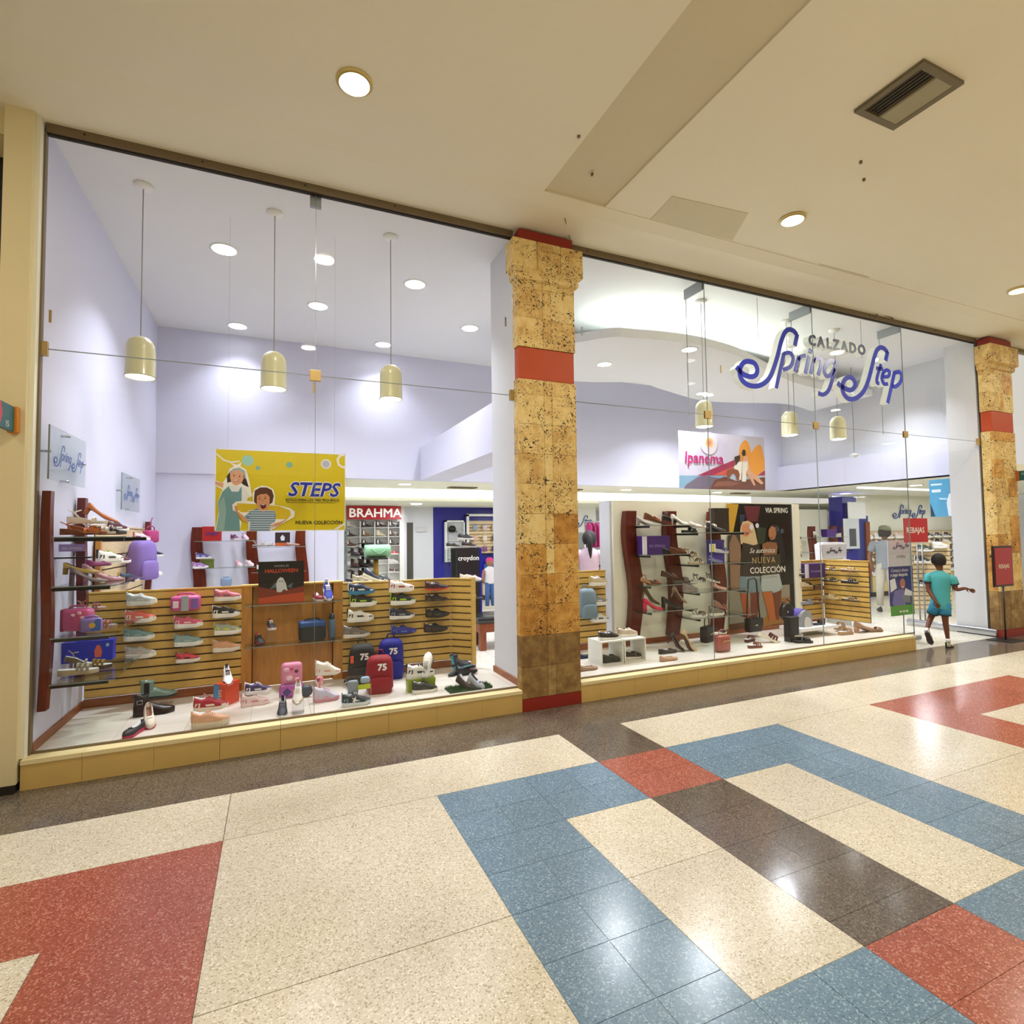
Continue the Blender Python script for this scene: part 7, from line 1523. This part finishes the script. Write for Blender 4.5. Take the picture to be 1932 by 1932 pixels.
def person(label, loc, rz, J, s, skin, hair, shirt, pants, shoes, trim=None, sleeve=.5, leg=.45, headturn=0.0, cat='person', group=None, hairtype='short', bare_calf=True):
    """J: joints in the person's own frame, x right, y ahead, z up"""
    t = thing('person', label, cat, loc, rz, group)
    V = {k: Vector(v) for k, v in J.items()}
    ms = mat(skin, .5, 0, 0, .05, 20)
    vs, es, rs = [], [], []
    def add(p, r, par=None):
        vs.append(tuple(p)); rs.append(r); i = len(vs) - 1
        if par is not None: es.append((par, i))
        return i
    pel = add(V['pel'], .085 * s); sp = add(V['pel'].lerp(V['neck'], .5), .085 * s, pel); ch = add(V['pel'].lerp(V['neck'], .82), .085 * s, sp)
    nk = add(V['neck'], .042 * s, ch); hb = add(V['head'] - Vector((0, -.012, .06 * s)), (.078 * s, .082 * s), nk); hd = add(V['head'] + Vector((0, 0, .02 * s)), (.108 * s, .118 * s), hb); add(V['head'] + Vector((0, 0, .09 * s)), (.07 * s, .08 * s), hd)
    for k in 'LR':
        sg_ = -1 if k == 'L' else 1
        sh = add(V['sh' + k], .05 * s, ch); el = add(V['el' + k], .042 * s, sh); wr = add(V['wr' + k], .030 * s, el)
        d = (V['ha' + k] - V['wr' + k]).normalized(); pa = add(V['wr' + k] + d * .045 * s, (.036 * s, .020 * s), wr)
        kn_ = add(V['wr' + k] + d * .078 * s, (.040 * s, .017 * s), pa)
        side = d.cross(Vector((0, 1, 0))); side = side.normalized() if side.length > .1 else Vector((0, 0, 1))
        curl = d.cross(side).normalized() * (1 if k == 'R' else -1)
        for f, (o_, ln) in enumerate(((-.026, .062), (-.009, .072), (.009, .067), (.025, .052))):     # four fingers, bent
            b0 = V['wr' + k] + d * .082 * s + side * o_ * s
            q = add(b0, .011 * s, kn_); q = add(b0 + d * ln * .5 * s + curl * .008 * s, .010 * s, q); add(b0 + d * ln * .9 * s + curl * .028 * s, .008 * s, q)
        q = add(V['wr' + k] + d * .035 * s - side * .032 * s, .010 * s, pa); add(V['wr' + k] + d * .070 * s - side * .050 * s + curl * .012 * s, .008 * s, q)   # thumb from the side of the palm
        hp = add(V['pel'] + Vector((sg_ * .055 * s, 0, -.05 * s)), .075 * s, pel); kn = add(V['kn' + k], .050 * s, hp)
        cf = add(V['kn' + k].lerp(V['an' + k], .3), .048 * s, kn); an = add(V['an' + k], .028 * s, cf); add(V['fo' + k], .024 * s, an)
    skin_mesh('body', vs, es, rs, ms, t)
    # shirt: torso and both sleeves
    b = B(); pe, ne = V['pel'], V['neck']; n = 16; rr = []
    ax = (V['shR'] - V['shL']).normalized()
    for z, wx, dy in ((-.13, .155, .105), (-.12, .160, .11), (0, .152, .105), (.3, .138, .10), (.6, .152, .108), (.74, .172, .108), (.84, .185, .098), (.91, .150, .08), (.96, .09, .065), (1.0, .052, .052), (1.01, .048, .048)):
        c = pe.lerp(ne, z)
        rr.append([c + ax * wx * s * cos(2 * pi * k / n) + Vector((0, 1, 0)) * dy * s * sin(2 * pi * k / n) * (1 + .05 * sin(5 * k)) for k in range(n)])
    b.rings(rr, capa=False)
    for k in 'LR':
        sg_ = -1 if k == 'L' else 1
        a, c = V['sh' + k], V['sh' + k].lerp(V['el' + k], sleeve)
        q = a - ax * sg_ * .055 * s + Vector((0, 0, .015 * s)); b.tube([q, a + Vector((0, 0, -.004 * s)), a.lerp(c, .55), c], [.066 * s, .070 * s, .070 * s, .066 * s], 12)
    b.done('shirt', mat(shirt, .65, 0, 0, .12, 9, .2), t)
    if trim:
        b = B()
        for k in 'LR':
            a, c = V['sh' + k], V['sh' + k].lerp(V['el' + k], sleeve); dd = (c - a).normalized()
            b.tube([c - dd * .020 * s, c + dd * .004 * s], .071 * s, 12)
        b.tube([V['neck'] + Vector((0, 0, -.012 * s)), V['neck'] + Vector((0, 0, .0))], .053 * s, 12)
        b.done('dark_trim', mat(trim, .6), t)
    b = B(); P = []
    top = pe + Vector((0, 0, .06 * s))
    for k in 'LR':
        sg_ = -1 if k == 'L' else 1
        hp = pe + Vector((sg_ * .062 * s, 0, -.02 * s)); end = hp.lerp(V['kn' + k], leg) if leg <= 1 else V['kn' + k].lerp(V['an' + k], leg - 1)
        pts = [top + Vector((sg_ * .04 * s, 0, 0)), hp, hp.lerp(end, .5) if leg <= 1 else V['kn' + k], end]
        b.tube(pts, [.09 * s, .098 * s, .093 * s if leg <= 1 else .07 * s, .090 * s if leg <= 1 else .058 * s], 12); P.append((end, (pts[-1] - pts[-2]).normalized()))
    b.done('shorts' if leg <= 1 else 'trousers', mat(pants, .65, 0, 0, .1, 9, .2), t)
    if trim and leg <= 1:
        b = B()
        for e, d in P: b.tube([e - d * .020 * s, e + d * .004 * s], .095 * s, 12)
        b.done('shorts_trim', mat(trim, .6), t)
    # head details
    H = V['head']; ca, sa = cos(headturn), sin(headturn)
    def hp_(x, y, z): return H + Vector((x * ca - y * sa, x * sa + y * ca, z)) * s
    mh = mat(hair, .7, 0, 0, .2, 60, .5); b = B(); rr = []
    for k in range(7):
        th_ = pi * (.02 + .66 * k / 6); r_ = .112 * sin(th_); rr.append([hp_(r_ * cos(2 * pi * i / 14), (r_ * 1.08 * sin(2 * pi * i / 14) - .014), -.002 + .128 * cos(th_) - (.02 if (k == 6 and sin(2 * pi * i / 14) < 0) else 0)) for i in range(14)])
    b.rings(rr, capb=False)
    if hairtype == 'pony': b.tube([hp_(0, -.10, .05), hp_(0, -.15, .02), hp_(0, -.15, -.12), hp_(.01, -.13, -.30)], [.03 * s, .045 * s, .04 * s, .012 * s], 8)
    b.done('hair', mh, t)
    b = B()
    for sx in (-1, 1): b.ball(hp_(sx * .088, 0, -.005), .020 * s, 8, (.5, .8, 1.3))
    b.ball(hp_(0, .098, -.015), .014 * s, 8, (.8, 1, 1.2)); b.done('ears_and_nose', ms, t)
    b = B()
    for sx in (-1, 1): b.ball(hp_(sx * .032, .083, .008), .010 * s, 8)
    b.done('eyes', mat('#17100c', .3), t); b = B(); b.box(-.02 * s, -.003, -.004, .02 * s, .004, .004); o = b.done('mouth', mat('#7a3a30', .5), t); o.location = hp_(0, .088, -.048); o.rotation_euler.z = headturn
    # socks and shoes
    for k in 'LR':
        a, f = V['an' + k], V['fo' + k]; k_ = V['kn' + k]; up_ = (k_ - a).normalized()
        B().tube([a - up_ * .02 * s, a + up_ * .05 * s], [.034 * s, .036 * s], 10).done('sock', mat('#e6e4e0', .7), t)
        d = V['to' + k] - V['he' + k]; nrm = (up_ - d.normalized() * up_.dot(d.normalized())).normalized(); sd = d.normalized().cross(nrm)
        L_ = d.length
        M_ = Matrix((d.normalized(), -sd, nrm)).transposed()
        for pn, me, slots in SH['sneaker']:
            if pn in ('side_panel', 'heel_tab') and shoes[1] == shoes[0]: continue
            o = link(bpy.data.objects.new('shoe_' + pn, me)); o.parent = t
            o.matrix_local = Matrix.Translation(V['he' + k]) @ (M_.to_4x4() @ Matrix.Diagonal((L_, L_, L_, 1)))
            for i, s_ in enumerate(slots):
                o.material_slots[i].link = 'OBJECT'; o.material_slots[i].material = mat((list(shoes) + ['#d8d8d8'] * 3)[s_], .6)
    return t
boy = dict(head=(-.068, .03, 1.215), neck=(-.05, 0, 1.065), shL=(-.185, 0, .985), shR=(.085, 0, .955), elL=(-.195, -.02, .80), wrL=(-.125, -.10, .66), haL=(-.09, -.11, .58), elR=(.115, .02, .80), wrR=(.215, .05, .835), haR=(.29, .06, .80),
           pel=(-.065, 0, .60), knL=(-.185, .07, .385), knR=(-.02, .0, .36), anL=(-.235, -.08, .22), anR=(0, -.01, .09), foL=(-.22, -.10, .17), foR=(0, .03, .045),
           heL=(-.24, -.14, .205), toL=(-.19, -.05, .02), heR=(-.02, -.06, .0), toR=(.045, .125, .0))
person('boy in a turquoise football kit walking away past the entrance, right arm held out', (8.57, -.10, 0), -1.077, boy, .78, '#6a3a22', '#120c0a', '#45a5ab', '#2f86b0', ('#2a1a18', '#c9c8a8', '#1c1a1a', '#c9c8a8'), '#10262c', .50, .62, .5)
man = dict(head=(.02, .04, 1.60), neck=(0, 0, 1.44), shL=(-.19, 0, 1.36), shR=(.19, 0, 1.36), elL=(-.26, .02, 1.10), wrL=(-.22, .14, .90), haL=(-.20, .2, .85), elR=(.25, .04, 1.10), wrR=(.20, .22, 1.02), haR=(.16, .3, 1.0),
           pel=(0, 0, .93), knL=(-.10, .02, .50), knR=(.10, .02, .50), anL=(-.11, -.02, .09), anR=(.11, 0, .09), foL=(-.11, .06, .04), foR=(.11, .08, .04), heL=(-.11, -.08, 0), toL=(-.13, .19, 0), heR=(.11, -.06, 0), toR=(.13, .21, 0))
mn = person('man in a grey T-shirt and olive cap seen from behind at the shoe wall', (11.25, 2.4, 0), -1.0, man, 1.02, '#8a6248', '#2c221c', '#8f959c', '#b8b2a4', ('#3a3a3c', '#2a2a2c', '#2a2a2c', '#2a2a2c'), None, .55, 1.9, -.3)
B().rings([[(.02 + r_ * cos(2 * pi * i / 14), .03 + r_ * 1.08 * sin(2 * pi * i / 14), z) for i in range(14)] for r_, z in ((.108, 1.63), (.11, 1.67), (.095, 1.72), (.05, 1.745))]).done('cap', mat('#77795a', .7), mn)
B().box(-.06, .12, 1.625, .11, .22, 1.64, .006).done('cap_visor', mat('#77795a', .7), mn)
wo = dict(man); wo.update(head=(0, .03, 1.58), shL=(-.17, 0, 1.34), shR=(.17, 0, 1.34), elR=(.22, .08, 1.12), wrR=(.1, .22, 1.1), haR=(.05, .28, 1.1))
person('woman in a pale pink top with a dark ponytail, seen from behind beyond the column', (4.30, 2.35, 0), -.7, wo, .98, '#7a4a34', '#140e0c', '#d0b4c4', '#2c2c36', ('#e0e0e0', '#e0e0e0', '#e0e0e0', '#e0e0e0'), None, .6, 1.9, .2, hairtype='pony')
t = thing('clothes_rack', 'rack with magenta and dark clothes behind the woman', 'rack', (6.45, 5.2, 0))
B().cyl((-.5, 0, 0), (-.5, 0, 1.9), .015).cyl((.5, 0, 0), (.5, 0, 1.9), .015).cyl((-.5, 0, 1.9), (.5, 0, 1.9), .012).done('rail', M_CHROME, t)
rg = random.Random(9)
for k in range(9):
    B().rings([[(-.42 + .1 * k + .03 * cos(a), .16 * sc * sin(a), z) for a in [2 * pi * i / 10 for i in range(10)]] for z, sc in ((1.88, .15), (1.80, .9), (1.40, 1.0), (1.36, .95))]).done('hanging_top', mat(['#a8186a', '#8f1458', '#b02474'][k % 3], .7), t)
for k in range(9):
    B().rings([[(-.42 + .1 * k + .03 * cos(a), .17 * sc * sin(a), z) for a in [2 * pi * i / 10 for i in range(10)]] for z, sc in ((1.32, .3), (1.25, .9), (.75, 1.0))]).done('hanging_top', mat(['#2a2528', '#3a3438', '#201c22'][k % 3], .7), t)
t = thing('child_mannequin', 'small child figure in a white shirt and blue jeans standing behind the black tower', 'mannequin', (4.428, 6.822, 0))
B().rings([[(r_ * cos(2 * pi * i / 12), r_ * .7 * sin(2 * pi * i / 12), z) for i in range(12)] for r_, z in ((.10, .55), (.13, .60), (.12, .75), (.14, .88), (.05, .94), (.04, .96))]).done('white_shirt', mat('#dcd8e0', .7), t)
b = B()
for sx in (-1, 1): b.tube([(sx * .05, 0, .6), (sx * .06, .02, .35), (sx * .07, 0, .06)], [.07, .055, .045], 10)
b.done('jeans', mat('#2f5590', .7), t)
b = B()
for sx in (-1, 1): b.tube([(sx * .14, 0, .86), (sx * .18, -.02, .70), (sx * .17, -.06, .56)], [.035, .03, .022], 8)
b.ball((0, 0, 1.03), .085, 12, (1, 1, 1.15)).done('limbs_and_head', mat('#9a6a50', .6), t); B().ball((0, .012, 1.07), .088, 12, (1, 1, .9)).done('pink_hair_cover', mat('#d02c7c', .6), t)
